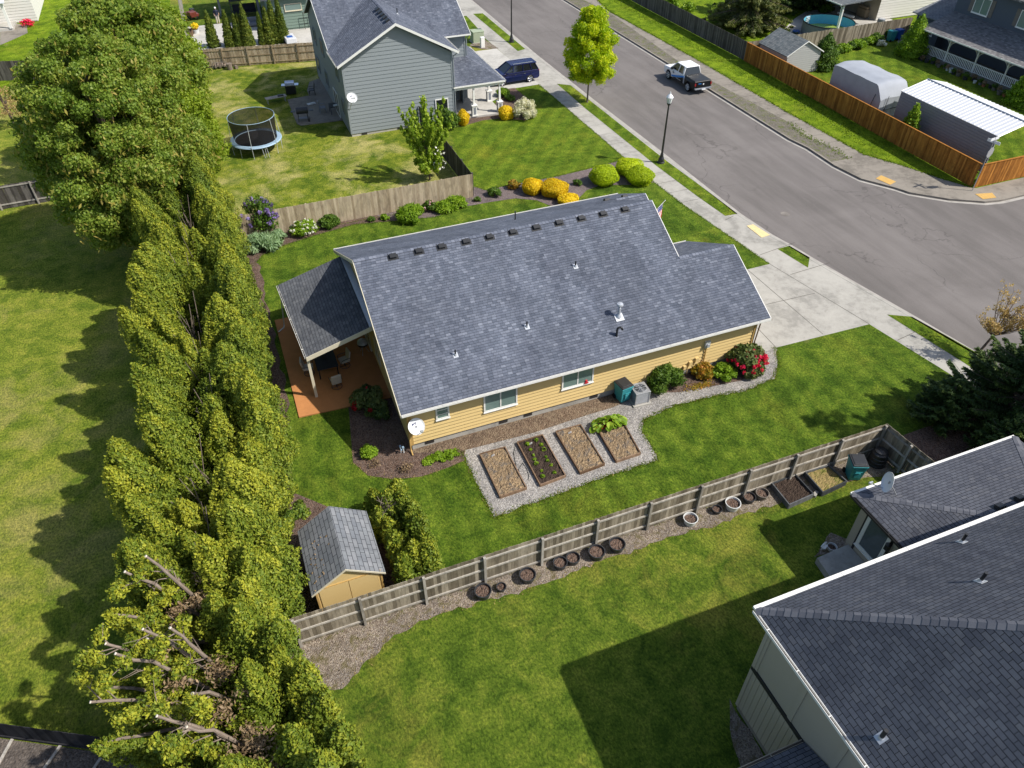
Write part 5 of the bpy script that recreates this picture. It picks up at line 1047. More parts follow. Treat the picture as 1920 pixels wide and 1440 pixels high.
# air conditioner
x,y=G2(1197,750); A=thing('air_conditioner','grey air conditioning unit on a concrete pad beside the teal bin','air conditioner',(x,y,0),None,R(-3)); MB().cbox((0,0,.04),(1.0,1.0,.08)).build('pad','concrete',A,world=False)
mb=MB().cbox((0,0,.44),(.74,.74,.70)); 
for i in range(11): mb.cbox((0,0,.14+i*.058),(.78,.78,.018))
for sx in (-1,1):
    for sy in (-1,1): mb.cbox((sx*.37,sy*.37,.44),(.06,.06,.72))
c=mb.build('cabinet','metal_grey',A,world=False); mb=MB().cbox((0,0,.81),(.82,.82,.04)); mb.build('top_cover','metal_grey',A,world=False,bevel=.015); f=MB().lathe((0,0,.832),[(.31,0),(.31,.006)],24); fan=f.build('fan_opening','black_metal',A,world=False)
mb=MB()
for r in (.08,.14,.2,.26,.32): mb.path([(r*math.cos(t),r*math.sin(t),.85) for t in [6.283*i/24 for i in range(25)]],.006,4)
for i in range(8): t=i*.785; mb.tube((0,0,.855),(.32*math.cos(t),.32*math.sin(t),.85),.006,n=4)
mb.build('fan_guard','metal_pale',fan,world=False)
# flag by the garage
tip=G(1247,376,3.25); FL=thing('flag','american flag drooping from a white pole at the front of the yellow house','flag',(tip[0]-.6,tip[1],2.6)); base=Vector((tip[0]-1.3,tip[1]-.25,2.3)); tp_=Vector(tip)
MB().tube(tuple(base),tuple(tp_),.018,n=8).lathe(tuple(tp_),[(.02,-.03),(.04,0),(.02,.04)],8).build('pole','trim_white',FL)
def flagp(u,v):
    a=tp_.lerp(base,.10+.50*u); return a+Vector((.05*math.sin(u*9+v*3),.05*math.sin(u*7+v*5)+.10*v,-1.25*v*(1-.15*u)))
st=[MB(),MB()]; cn=MB()
for k_ in range(13):
    for j in range(10):
        u0,u1=k_/13,(k_+1)/13; v0,v1=j/10,(j+1)/10; q=[flagp(u0,v0),flagp(u1,v0),flagp(u1,v1),flagp(u0,v1)]
        (cn if (u1<=.54 and v1<=.41) else st[k_%2]).add(q,[(0,1,2,3)],0,.5)
st[0].build('red_stripes','flag_red',FL); st[1].build('white_stripes','flag_white',FL); cb_=cn.build('canton','flag_blue',FL)
sm=MB()
for i in range(5):
    for j in range(4): p=flagp(.06+i*.1,.05+j*.1)+Vector((0,-.012,0)); sm.cbox(tuple(p),(.035,.004,.035),.0,ry=.78)
sm.build('stars','flag_white',cb_)
# small garden figures beside the corner
x,y=G2(752,849); T_=thing('garden_spigot','pair of small white and blue standpipes in the bark by the house corner','standpipe',(x,y,0))
MB().tube((x,y,0),(x,y,.42),.03,n=8).tube((x+.12,y-.06,0),(x+.12,y-.06,.36),.03,n=8).build('pipe','pot_white',T_); MB().cbox((x,y,.44),(.09,.09,.08)).cbox((x+.12,y-.06,.38),(.09,.09,.08)).cbox((x+.02,y-.1,.3),(.06,.1,.05)).build('valve','net_pad',T_)
# ---------------------------------------------------------------- patio furniture of the yellow house
q_=G(615,690,.76); x,y=(q_[0],q_[1]+1.0); T_=thing('patio_table','rectangular dark covered dining table under the patio roof','table',(x,y,.07)); MB().box(x-.55,x+.55,y-1.0,y+1.0,.70,.76).build('tabletop','cloth_dark',T_,bevel=.02)
for sx in (-1,1):
    for sy in (-1,1): MB().box(x+sx*.48-.03,x+sx*.48+.03,y+sy*.9-.03,y+sy*.9+.03,.07,.7).build('leg','black_metal',T_)
MB().lathe((x,y,.76),[(.12,0),(.09,.1),(.03,.12)],12).build('centrepiece','trim_dark',T_)
def swivel(x,y,rz,label):
    T_=thing('swivel_chair',label,'chair',(x,y,.07),'swivel chairs around the patio table',rz); MB().cbox((0,0,.42),(.52,.52,.10)).build('seat','cloth_beige',T_,world=False,bevel=.03); MB().cbox((0,.27,.72),(.52,.09,.56),rx=-.18).build('backrest','cloth_beige',T_,world=False,bevel=.03)
    ar=MB(); 
    for s in (-1,1): ar.path([(s*.29,.28,.62),(s*.31,.0,.64),(s*.31,-.22,.6),(s*.27,-.24,.4)],.016,6)
    ar.build('armrest','black_metal',T_,world=False); b=MB().tube((0,0,.04),(0,0,.38),.03,n=8); b.path([(.27*math.cos(t),.27*math.sin(t),.02) for t in [6.283*i/20 for i in range(21)]],.016,6); b.path([(-.27,0,.03),(.27,0,.03)],.014,5).path([(0,-.27,.03),(0,.27,.03)],.014,5); b.build('base_ring','black_metal',T_,world=False); return T_
tx_,ty_=x,y; x,y=G2(630,716,.4); swivel(x,y,R(185),'pale cushioned swivel chair at the near end of the covered patio table')
swivel(tx_+.95,ty_-.3,R(-80),'pale cushioned swivel chair on the house side of the patio table'); swivel(tx_-.95,ty_-.2,R(80),'pale cushioned swivel chair on the outer side of the patio table')
x,y=G2(680,645,.7); T_=thing('kettle_grill','round kettle grill with pale dome lid by the patio door','grill',(x,y,.07)); MB().lathe((x,y,.07),[(.06,.45),(.28,.6),(.30,.72)],18).build('bowl','black_metal',T_); MB().lathe((x,y,.79),[(.30,0),(.26,.12),(.12,.21),(.02,.23)],18).build('dome_lid','metal_pale',T_)
for a in (0,2.1,4.2): MB().tube((x+.08*math.cos(a),y+.08*math.sin(a),.55),(x+.28*math.cos(a),y+.28*math.sin(a),.08),.014,n=6).build('leg','metal_grey',T_)
# ---------------------------------------------------------------- grey house yard: trampoline, grills, chairs
cx,cy=2.0,61.9; T_=thing('trampoline','round trampoline with blue pad and netting in the grey house backyard','trampoline',(cx,cy,0)); rr=1.95
MB().lathe((cx,cy,.88),[(.01,0),(rr*.86,.0),(rr*.86,.01)],36).build('jumping_mat','mat_dark',T_)
mb=MB(); 
for i in range(36):
    a0,a1=6.283*i/36,6.283*(i+1)/36
    v=[(cx+r*math.cos(a),cy+r*math.sin(a),z) for a in (a0,a1) for r,z in ((rr*.84,.90),(rr*.87,.95),(rr*1.02,.94),(rr*1.05,.86),(rr*.84,.86))]; mb.add(v,[(k,k+1,5+k+1,5+k) for k in range(4)]+[(4,0,5,9)],0,.5)
mb.build('safety_pad','net_pad',T_); nn=MB(); n=36
for i in range(n):
    a0,a1=6.283*i/n,6.283*(i+1)/n; r0,r1=rr*.86,rr*.93; nn.add([(cx+r0*math.cos(a0),cy+r0*math.sin(a0),.95),(cx+r0*math.cos(a1),cy+r0*math.sin(a1),.95),(cx+r1*math.cos(a1),cy+r1*math.sin(a1),2.75),(cx+r1*math.cos(a0),cy+r1*math.sin(a0),2.75)],[(0,1,2,3)])
nn.build('safety_net','netting',T_); MB().path([(cx+rr*.93*math.cos(6.283*i/36),cy+rr*.93*math.sin(6.283*i/36),2.75) for i in range(37)],.022,6).build('top_ring','net_pad',T_)
for i in range(6):
    a=6.283*i/6+.25; c_,s_=math.cos(a),math.sin(a); MB().path([(cx+rr*1.03*c_,cy+rr*1.03*s_,.0),(cx+rr*1.05*c_,cy+rr*1.05*s_,.9),(cx+rr*.95*c_,cy+rr*.95*s_,2.75)],.022,6).build('net_pole','metal_pale',T_)
    a+=.5; c_,s_=math.cos(a),math.sin(a); MB().path([(cx+rr*1.0*c_,cy+rr*1.0*s_,.88),(cx+rr*1.0*c_,cy+rr*1.0*s_,0)],.02,6).build('leg','metal_pale',T_)
MB().path([(cx+.3,cy-rr*1.04,.02),(cx+.2,cy-rr*.98,.9)],.02,5).path([(cx+.65,cy-rr*1.04,.02),(cx+.55,cy-rr*.98,.9)],.02,5).build('ladder','metal_pale',T_)
def cartgrill(px,py,label,rz,hood,name='gas_grill'):
    x,y=G2(px,py); T_=thing(name,label,'grill',(x,y,.06),'grills on the grey house patio',rz); MB().cbox((0,0,.42),(.9,.55,.72)).build('cabinet','black_metal',T_,world=False,bevel=.01); MB().cbox((0,0,.84),(1.55,.58,.06)).build('side_shelf',hood,T_,world=False); MB().tube((-.42,0,.95),(.42,0,.95),.27,n=16).build('hood',hood,T_,world=False,bevel=.01); MB().tube((-.35,-.3,.98),(.35,-.3,.98),.02,n=6).build('handle','chrome',T_,world=False)
    for sx in (-.38,.38):MB().tube((sx,-.2,.05),(sx+.04,-.2,.05),.06,n=10).build('wheel','rubber',T_,world=False)
    return T_
cartgrill(547,177,'gas grill with bright steel hood at the far corner of the patio',R(-12),'chrome')
x,y=G2(570,228); T_=thing('barrel_grill','black barrel smoker grill with side shelves at the near edge of the patio','grill',(x,y,.06),'grills on the grey house patio',R(-8))
MB().tube((-.5,0,.92),(.5,0,.92),.28,n=18).build('barrel','pot_black',T_,world=False); MB().cbox((-.75,0,.9),(.4,.35,.03)).cbox((.75,0,.9),(.4,.35,.03)).build('side_shelf','black_metal',T_,world=False)
for sx in (-.4,.4):
    for sy in (-.22,.22): MB().tube((sx,sy,0),(sx*.95,sy*.8,.75),.022,n=6).build('leg','black_metal',T_,world=False)
MB().cbox((0,0,.28),(.85,.4,.03)).build('lower_shelf','metal_slate',T_,world=False)
for s in (-.26,.26): MB().tube((.45,s,.12),(.5,s,.12),.12,n=14).build('wheel','rubber',T_,world=False)
x,y=G2(519,192); T_=thing('camp_table','low grey folding table with a dark tray on the grass','table',(x,y,0),None,R(8)); MB().cbox((0,0,.5),(1.9,.62,.04)).build('tabletop','fence_rail',T_,world=False)
for sx in (-.8,.8): MB().cbox((sx,0,.25),(.04,.5,.5)).build('leg','metal_grey',T_,world=False)
tag(MB().cbox((x+.45,y+.05,.57),(.5,.32,.1)).build('tray','black_plastic'),'dark tray lying on the low folding table','tray')
def armchair(px,py,rz,label,mat='black_plastic',grp='chairs on the grey house patio',world=None,s=1):
    x,y=world or G2(px,py); T_=thing('patio_chair',label,'chair',(x,y,.06),grp,rz); MB().cbox((0,0,.42),(.55,.52,.05)).build('seat',mat,T_,world=False,bevel=.01); MB().cbox((0,.27,.74),(.52,.05,.62),rx=-.2).build('backrest',mat,T_,world=False,bevel=.01)
    for sx in (-1,1):
        for sy in (-1,1): MB().tube((sx*.24,sy*.22,.42),(sx*.29,sy*.27,0),.025,n=6).build('leg',mat,T_,world=False)
        MB().cbox((sx*.29,.0,.64),(.06,.5,.03)).build('armrest',mat,T_,world=False)
    return T_
armchair(586,178,R(-95),'black plastic chair on the patio beside the grey house wall'); armchair(606,211,R(90),'dark blue grey chair left of the black patio table','metal_slate')
x,y=G2(629,212); T_=thing('patio_table','black patio table with a parcel on it against the grey house wall','table',(x,y,.06)); MB().cbox((x,y,.72),(.9,1.0,.05)).build('tabletop','black_metal',T_)
for sx in (-.4,.4):
    for sy in (-.42,.42): MB().tube((x+sx,y+sy,.06),(x+sx,y+sy,.7),.025,n=6).build('leg','black_metal',T_)
armchair(634,196,R(20),'black chair behind the black patio table'); tag(MB().cbox((x+.1,y-.3,.79),(.45,.3,.08)).build('parcel','pot_white'),'white parcel lying on the black patio table','parcel'); x,y=G2(584,196); tag(MB().cbox((x,y,.09),(.75,.4,.05),.2).cbox((x+.1,y,.14),(.3,.2,.06),.2).build('plastic_lid','pot_white'),'white plastic lid lying on the grey house patio slab','lid')
# rusted wheelbarrow bits by the tan fence
x,y=G2(415,128); T_=thing('log_cart','small rusty cart with logs against the tan fence','cart',(x,y,0)); 
for i in range(5): MB().tube((x-.5+i*.22,y-.3,.25+.12*(i%2)),(x-.45+i*.22,y+.35,.28+.12*(i%2)),.11,n=9).build('log','trunk_pale',T_)
MB().path([(x-.8,y,.0),(x-.7,y,.6),(x+.6,y,.55),(x+.8,y,0)],.03,5).tube((x+.7,y-.2,.2),(x+.7,y-.1,.2),.2,n=14).build('frame','pot_brown',T_)
x,y=G2(436,130); tag(MB().tube((x-.2,y,.0),(x-.25,y,.6),.24,.27,12).tube((x+.45,y-.1,.15),(x+.35,y+.3,.15),.16,n=10).build('tree_stump','trunk_pale'),'rough stump and log against the tan fence right of the cart','stump')
# ---------------------------------------------------------------- pool
cx,cy=64.9,69.2; T_=thing('round_pool','round above ground pool with blue liner and low green water','pool',(cx,cy,0)); R0=2.75
mb=MB(); n=40
for i in range(n):
    a0,a1=6.283*i/n,6.283*(i+1)/n
    P_=lambda r,z,a: (cx+r*math.cos(a),cy+r*math.sin(a),z)
    mb.add([P_(R0,0,a0),P_(R0,0,a1),P_(R0,1.3,a1),P_(R0,1.3,a0)],[(0,1,2,3)],0); mb.add([P_(R0-.05,0.05,a0),P_(R0-.05,.05,a1),P_(R0-.05,1.3,a1),P_(R0-.05,1.3,a0)],[(3,2,1,0)],1)
mb.build('pool_wall',['metal_slate','pool_wall'],T_); MB().path([(cx+R0*math.cos(6.283*i/40),cy+R0*math.sin(6.283*i/40),1.31) for i in range(41)],.06,6).build('rim','black_plastic',T_)
MB().lathe((cx,cy,.35),[(.01,0),(R0-.06,.001)],40).build('water','water',T_)
mb=MB(); a=R(150); 
for k in range(4): mb.cbox((cx-.9,cy+R0-.32,.62+k*.2),(.5,.16,.05))
mb.build('ladder','trim_white',T_)
x,y=G2(1492,62); tag(MB().lathe((x,y,0),[(.34,0),(.42,.2),(.36,.28),(.05,.3)],14).build('blue_tub','blue_plastic'),'small blue tub on the path beside the round pool','tub')
p=[G(1571,24,.8),G(1601,32,.8)]; tag(MB().tube(p[0],p[1],.13,n=12).build('cover_roller','pot_white'),'pale rolled pool cover lying on its stand behind the pool','roller')
x,y=G2(1652,40,.5); T_=thing('air_conditioner','dark round topped air conditioner by the white house wall','air conditioner',(x,y,0)); MB().lathe((x,y,0),[(.42,0),(.42,.75),(.36,.78)],20).build('cabinet','metal_slate',T_); MB().lathe((x,y,.785),[(.3,0),(.3,.02)],20).build('fan_guard','metal_pale',T_)
x,y=G2(1609,32); T_=thing('covered_furniture','tan fabric covered patio furniture under the white patio cover','covered furniture',(x+1.2,y,0)); MB().box(x+.2,x+2.6,y-.8,y+.8,0,.95).build('cover','cover_tan',T_,bevel=.12); MB().box(x+.25,x+.6,y-.78,y+.78,.95,1.25).build('raised_back','cover_tan',T_,bevel=.1)
# ---------------------------------------------------------------- street lamps
def lamp(px,py,label):
    x,y=G2(px,py); T_=thing('street_lamp',label,'street lamp',(x,y,0),'black post street lamps'); hh=5.55
    MB().lathe((0,0,0),[(.30,0),(.30,.08),(.24,.12),(.22,.35),(.15,.5),(.12,.7),(.09,.8)],16).build('base','black_metal',T_,world=False)
    MB().lathe((0,0,.78),[(.085,0),(.075,1.6),(.06,3.55),(.05,hh-.78-1.0)],14).build('pole','black_metal',T_,world=False)
    c=MB().lathe((0,0,hh-1.02),[(.06,0),(.12,.06),(.13,.12),(.17,.16),(.17,.2)],14).build('collar','black_metal',T_,world=False)
    l=MB().lathe((0,0,hh-.82),[(.15,0),(.17,.08),(.245,.42)],8).build('lantern_glass','lamp_glass',T_,world=False); b=MB()
    for i in range(8): a=6.283*i/8; b.tube((.155*math.cos(a),.155*math.sin(a),hh-.82),(.25*math.cos(a),.25*math.sin(a),hh-.4),.008,n=4)
    b.build('cage','metal_grey',l,world=False); MB().lathe((0,0,hh-.4),[(.28,0),(.26,.05),(.17,.16),(.06,.26),(.03,.38),(.01,.46)],12).build('finial_cap','dish_white',T_,world=False)
lamp(1239,305,'black street lamp with pale lantern standing in the verge beside the lime mounds'); lamp(959,79,'black street lamp by the far verge near the blue car, its lantern out of view')
# ---------------------------------------------------------------- utility boxes, street signs, statue
x,y=G2(897,80); T_=thing('transformer_box','pale green utility transformer box beside the driveway','utility box',(x,y,0)); MB().cbox((x,y+.4,.55),(1.25,1.1,1.1)).build('cabinet','box_green',T_,bevel=.04); MB().cbox((x,y+.4,1.13),(1.3,1.15,.07)).build('lid','box_green',T_,bevel=.02); MB().cbox((x,y+.4,.03),(1.45,1.3,.06)).build('pad','concrete',T_)
x,y=G2(905,89); tag(MB().cbox((x,y+.05,.5),(.42,.4,1.0)).cbox((x,y+.05,1.02),(.44,.42,.05)).build('utility_pedestal','trim_white',bevel=.015),'slim white utility pedestal in front of the green transformer box','utility box')
MBs=MB().sheet(PG([(880,85),(905,72),(935,91),(905,93)]),.018); struct('planting_bed',MBs,'gravel_brown')
x,y=50.35,34.8; T_=thing('street_sign','tall street sign post with crossed name blades at the orange fence corner','sign',(x,y,0)); MB().tube((x,y,0),(x,y,4.1),.032,n=8).build('post','metal_grey',T_)
sgn=MB().lathe((0,0,-.012),[(.40,0),(.40,.02)],8,M4=Matrix.Rotation(R(90),4,'X')@Matrix.Rotation(R(22.5),4,'Z')); s_=sgn.build('sign_panel','metal_grey',T_,world=False); s_.location=(.05,-.05,3.0); s_.rotation_euler=(0,0,R(12))
MB().cbox((x,y,4.0),(.95,.03,.2),.15).build('name_blade','dish_white',T_); MB().cbox((x,y,3.78),(.03,.95,.2),.15).build('name_blade','dish_white',T_)
x,y=G2(1361,31); T_=thing('garden_statue','tall pale heron like garden statue on the lawn behind the old fence','statue',(x,y,0)); MB().path([(x,y,0),(x-.02,y,.7),(x-.05,y,1.3),(x+.08,y,1.9),(x+.12,y,2.1)],[.14,.16,.2,.22,.12],8).cbox((x+.12,y,2.15),(.55,.3,.3),.3).build('body','dish_white',T_,bevel=.03)
# ---------------------------------------------------------------- vehicles
def carbody(par,name,mat,prof,width,tuck,bev=.05):
    """closed side profile (x,z) swept across; half width shrinks with height and towards the ends"""
    mb=MB(); n=len(prof); xs_=[p[0] for p in prof]; L0,L1=min(xs_),max(xs_)
    def hw(x,z):
        w_=width/2*(1-tuck*max(0,(z-.95)/.75)); e=min(x-L0,L1-x); return w_*(1-.09*max(0,1-e/.55)**2)
    v=[(x,-hw(x,z),z) for x,z in prof]+[(x,0,z+.0) for x,z in prof]+[(x,hw(x,z),z) for x,z in prof]
    fs=[tuple(range(n-1,-1,-1)),tuple(range(2*n,3*n))]+[(i,(i+1)%n,n+(i+1)%n,n+i) for i in range(n)]+[(n+i,n+(i+1)%n,2*n+(i+1)%n,2*n+i) for i in range(n)]
    mb.add(v,[f[::-1] for f in fs]); return mb.build(name,mat,par,world=False,bevel=bev,seg=3)
def arch(x,r,z0,n=9): return [(x+r*math.cos(t),max(z0,.0)+r*math.sin(t)) for t in [math.pi*i/(n-1) for i in range(n)]]
def wheel(par,x,y,r,s,rim='chrome'):
    w_=MB().tube((x,y-.12*1,r),(x,y+.12,r),r,n=24).build('wheel','rubber',par,world=False,bevel=.02); mb=MB(); yo=y+s*.122
    mb.tube((x,yo-s*.01,r),(x,yo,r),r*.30,n=12)
    for i in range(5):
        a=6.283*i/5+.3; 
        for da in (-.16,.16): mb.tube((x+r*.1*math.cos(a),yo,r+r*.1*math.sin(a)),(x+r*.64*math.cos(a+da),yo,r+r*.64*math.sin(a+da)),r*.075,n=4)
    mb.path([(x+r*.66*math.cos(6.283*i/20),yo,r+r*.66*math.sin(6.283*i/20)) for i in range(21)],r*.055,5); mb.build('rim',rim,w_,world=False)
def pane(par,pts,mat='glass_dark',name='window',off=(0,0,.01)):
    return MB().slab(pts,.012,off=off).build(name,mat,par,world=False)
# blue SUV: local +x is the nose
SU=thing('parked_suv','dark blue sport utility car parked on the grey house driveway','car',(27.0,68.55,.01),None,R(181)); wb=1.42
pr_=[(2.42,.42),(2.46,.62),(2.40,.86),(2.15,.99),(1.25,1.08),(-2.30,1.12),(-2.44,.92),(-2.46,.45),(-2.30,.30)]+arch(-wb,.40,.30)[::-1]+[(wb-.42,.28)]+arch(wb,.40,.30)[::-1]+[(2.2,.30)]
carbody(SU,'body','paint_blue',pr_,1.93,.10)
gh=MB(); lo_=[(1.22,.80,1.06),(-2.33,.80,1.10)]; ro_=[(.45,.62,1.66),(-1.95,.62,1.68)]
v=[(1.22,-.84,1.05),(1.22,.84,1.05),(-2.34,.84,1.09),(-2.34,-.84,1.09),(.42,-.66,1.66),(.42,.66,1.66),(-2.02,.66,1.66),(-2.02,-.66,1.66)]
gh.add(v,[(0,1,5,4),(1,2,6,5),(2,3,7,6),(3,0,4,7),(4,5,6,7)]); gh.build('cabin_glass','glass_dark',SU,world=False)
MB().box(-2.2,.46,-.70,.70,1.65,1.73).build('roof_panel','paint_blue',SU,world=False,bevel=.05)
for s in (-1,1):
    mb=MB()
    for (xa,za,xb,zb_) in ((1.26,1.05,.44,1.67),(.30,1.07,.20,1.67),(-.72,1.08,-.76,1.67),(-1.65,1.09,-1.50,1.67),(-2.34,1.1,-2.04,1.67)): mb.tube((xa,s*.845,za),(xb,s*.672,zb_),.045,n=5)
    mb.build('pillar','paint_blue',SU,world=False); MB().tube((.2,s*.6,1.78),(-1.8,s*.6,1.78),.025,n=6).build('roof_rail','chrome',SU,world=False); MB().cbox((.95,s*1.0,1.10),(.16,.2,.14)).build('mirror','paint_blue',SU,world=False,bevel=.03)
    MB().box(-2.47,-2.25,s*.62-.16*(s<0),s*.62+.16*(s>0)+.0,.86,1.05).build('tail_light','tail_red',SU,world=False); MB().box(2.28,2.44,s*.62-.12,s*.62+.12,.70,.82).build('headlight','lamp_glass',SU,world=False)
    for x in (-wb,wb): wheel(SU,x,s*.84,.37,s)
    MB().box(-1.0,1.0,s*.94-.01,s*.94+.01,.30,.38).build('sill_trim','trim_dark',SU,world=False)
MB().box(-2.48,-2.45,-.35,.35,.5,.64).build('number_plate','dish_white',SU,world=False); MB().cbox((-2.05,0,1.70),(.35,1.2,.03)).build('spoiler','paint_blue',SU,world=False)
for s in (-1,1):
    for x in (.35,-.65,-1.55): MB().box(x-.008,x+.008,s*.962-.006,s*.962+.006,.42,1.04).build('door_seam','trim_dark',SU,world=False)
    for x in (.1,-.85): MB().box(x-.1,x+.08,s*.972-.008,s*.972+.008,.90,.93).build('door_handle','chrome',SU,world=False)
# pickup: nose towards +y of the world
PU=thing('pickup_truck','white and black pickup truck with blue stripe parked at the far kerb','pickup',(42.45,62.0,-.12),None,R(90)); wb=1.78
pr_=[(2.78,.52),(2.80,.85),(2.68,1.05),(1.45,1.16),(-2.78,1.16),(-2.84,.60),(-2.70,.48)]+arch(-wb,.47,.44)[::-1]+[(wb-.5,.42)]+arch(wb,.47,.44)[::-1]+[(2.5,.44)]
rb=[(-.93,1.155),(-2.78,1.16),(-2.84,.60),(-2.70,.48)]+arch(-wb,.47,.44)[::-1]+[(-.93,.42)]
carbody(PU,'truck_bed','paint_black',rb,1.97,.05); pr_=[(2.78,.52),(2.80,.85),(2.68,1.05),(1.45,1.16),(-.92,1.16),(-.92,.42),(wb-.5,.42)]+arch(wb,.47,.44)[::-1]+[(2.5,.44)]
body=carbody(PU,'body','paint_white',pr_,1.96,.05)
v=[(1.55,-.86,1.12),(1.55,.86,1.12),(-.95,.86,1.12),(-.95,-.86,1.12),(.80,-.70,1.80),(.80,.70,1.80),(-.72,.70,1.80),(-.72,-.70,1.80)]
MB().add(v,[(0,1,5,4),(1,2,6,5),(2,3,7,6),(3,0,4,7),(4,5,6,7)]).build('cabin_glass','glass_dark',PU,world=False); MB().box(-.80,.86,-.73,.73,1.79,1.87).build('roof_panel','paint_white',PU,world=False,bevel=.05)
for s in (-1,1):
    mb=MB()
    for (xa,za,xb,zb_,q) in ((1.60,1.14,.82,1.81,.05),(.28,1.14,.18,1.81,.06),(-.72,1.14,-.62,1.81,.13)): mb.tube((xa,s*.865,za),(xb,s*.71,zb_),q,n=6)
    mb.build('pillar','paint_white',PU,world=False); MB().cbox((1.18,s*1.02,1.22),(.14,.24,.2)).build('mirror','black_plastic',PU,world=False,bevel=.02)
    # black rear half and blue swoosh, thin vinyl on the body side
    hw=.985; dk=MB()
    ot=[(1.1,.46),(.35,.62),(-.3,.80),(-.86,1.0),(-.88,.46)]
    f_=[(x,s*(hw),z) for x,z in ot]; ff=tuple(range(len(ot))); dk.add(f_,[ff if s<0 else ff[::-1]]); dk.build('vinyl_wrap','paint_black',PU,world=False)
    sw=MB(); up=[(1.25,.60),(.4,.80),(-.2,.97),(-.88,1.13)]; lo2=[(-.95,1.02),(-.3,.82),(.35,.64),(1.15,.48)]; q=[(x,s*(hw+.004),z) for x,z in up+lo2]; ff=tuple(range(8)); sw.add(q,[ff[::-1] if s<0 else ff]); sw.build('blue_stripe','decal_blue',PU,world=False)
    tx=MB()
    for i in range(9): tx.cbox((.55-i*.10,s*(hw+.003),.60-.0*i),(.055,.004,.075))
    tx.cbox((.85,s*(hw+.003),.93),(.10,.004,.17)).cbox((.70,s*(hw+.003),.88),(.06,.004,.1)); tx.build('lettering','dish_white' ,PU,world=False) if False else None
    t2=MB(); 
    for i in range(9): t2.cbox((.30-i*.095,s*(hw+.008),.585),(.05,.004,.06+.02*(i%3==0)))
    t2.build('side_lettering','dish_white',PU,world=False); t3=MB().cbox((.95,s*(hw+.003),.95),(.09,.006,.2),0,ry=.5).cbox((.82,s*(hw+.003),.90),(.06,.006,.14),0,ry=-.4); t3.build('door_emblem','dark_blue_mark',PU,world=False)
    MB().box(-2.86,-2.76,s*.84-.06,s*.84+.06,.78,1.02).build('tail_light','tail_red',PU,world=False); MB().box(2.6,2.78,s*.7-.12,s*.7+.12,.78,.98).build('headlight','lamp_glass',PU,world=False)
    for x in (-wb,wb): wheel(PU,x,s*.87,.41,s,'metal_pale')
MB().box(-2.74,-.99,-.84,.84,1.155,1.20).build('bed_cover','lid_black',PU,world=False,bevel=.02); MB().box(-2.865,-2.845,-.68,.68,.64,1.12).build('tailgate','paint_black',PU,world=False); MB().box(-2.98,-2.80,-.9,.9,.46,.58).build('rear_bumper','metal_slate',PU,world=False,bevel=.02); MB().box(-3.02,-3.002,-.2,.2,.42,.56).build('number_plate','dish_white',PU,world=False)
MB().lathe((0,0,0),[(.07,0),(.07,.012)],12,M4=Matrix.Rotation(R(-90),4,'Y')).build('badge','dish_white',PU,world=False).location=(-2.867,0,.92)
MB().box(-2.875,-2.866,.25,.55,.95,1.0).build('tailgate_mark','decal_blue',PU,world=False); MB().tube((-3.0,0,.42),(-3.15,0,.45),.04,n=8).build('tow_hitch','chrome',PU,world=False)
# ---------------------------------------------------------------- far things at the top of the picture
x,y=5.4,100.3; T_=thing('swing_seat','black canopied garden swing seat behind the cypresses','swing seat',(x,y,0)); MB().box(x-1.6,x+1.6,y-.7,y+.7,1.9,2.0).build('canopy','cloth_dark',T_); MB().box(x-1.3,x+1.3,y-.2,y+.4,.45,.6).build('seat','cloth_dark',T_); MB().box(x-1.3,x+1.3,y+.35,y+.5,.5,1.3).build('backrest','cloth_dark',T_)
for s in (-1.5,1.5): MB().path([(x+s,y-.8,0),(x+s,y,1.95),(x+s,y+.8,0)],.04,6).build('side_frame','black_metal',T_)
x,y=5.6,96.0; T_=thing('outdoor_sofa','dark outdoor sofa with white cushion under the far patio cover','sofa',(x,y,0)); MB().box(x-1.1,x+1.1,y-.4,y+.4,.15,.45).build('seat','metal_slate',T_,bevel=.04); MB().box(x-1.1,x+1.1,y+.3,y+.5,.3,.9).build('backrest','metal_slate',T_,bevel=.04); MB().cbox((x-.5,y-.05,.52),(.6,.5,.15)).build('cushion','flag_white',T_,bevel=.04)
x,y=G2(410,44); T_=thing('person','person in a white cap and dark top standing on the far patio','person',(x,y,0))
def person(T_,x,y):
    me=bpy.data.meshes.new('body'); pts=[(0,0,.92,.14),(0,0,1.15,.13),(0,0,1.38,.15),(0,0,1.50,.06),(0,0,1.62,.095),(0,0,1.72,.08),(.10,0,.88,.1),(.11,.02,.48,.065),(.11,0,.08,.05),(.11,-.14,.03,.04),(-.10,0,.88,.1),(-.12,-.04,.48,.065),(-.12,0,.08,.05),(-.12,-.14,.03,.04),(.21,0,1.38,.06),(.27,-.03,1.12,.048),(.24,-.2,.95,.038),(.23,-.28,.92,.035),(-.21,0,1.38,.06),(-.27,.02,1.12,.048),(-.25,-.12,.90,.038),(-.24,-.19,.86,.035)]
    ed=[(0,1),(1,2),(2,3),(3,4),(4,5),(0,6),(6,7),(7,8),(8,9),(0,10),(10,11),(11,12),(12,13),(2,14),(14,15),(15,16),(16,17),(2,18),(18,19),(19,20),(20,21)]
    me.from_pydata([p[:3] for p in pts],ed,[]); me.update(); o=bpy.data.objects.new('body',me); COL.objects.link(o); o.parent=T_; me.materials.append(M('skin')); sk_=o.modifiers.new('skin','SKIN'); 
    if not me.skin_vertices: 
        bpy.context.view_layer.objects.active=o; bpy.ops.mesh.customdata_skin_add()
    for i,p in enumerate(pts): me.skin_vertices[0].data[i].radius=(p[3],p[3]*.85)
    me.skin_vertices[0].data[0].use_root=True; o.modifiers.new('sub','SUBSURF').levels=2; o.modifiers['sub'].render_levels=2; return o
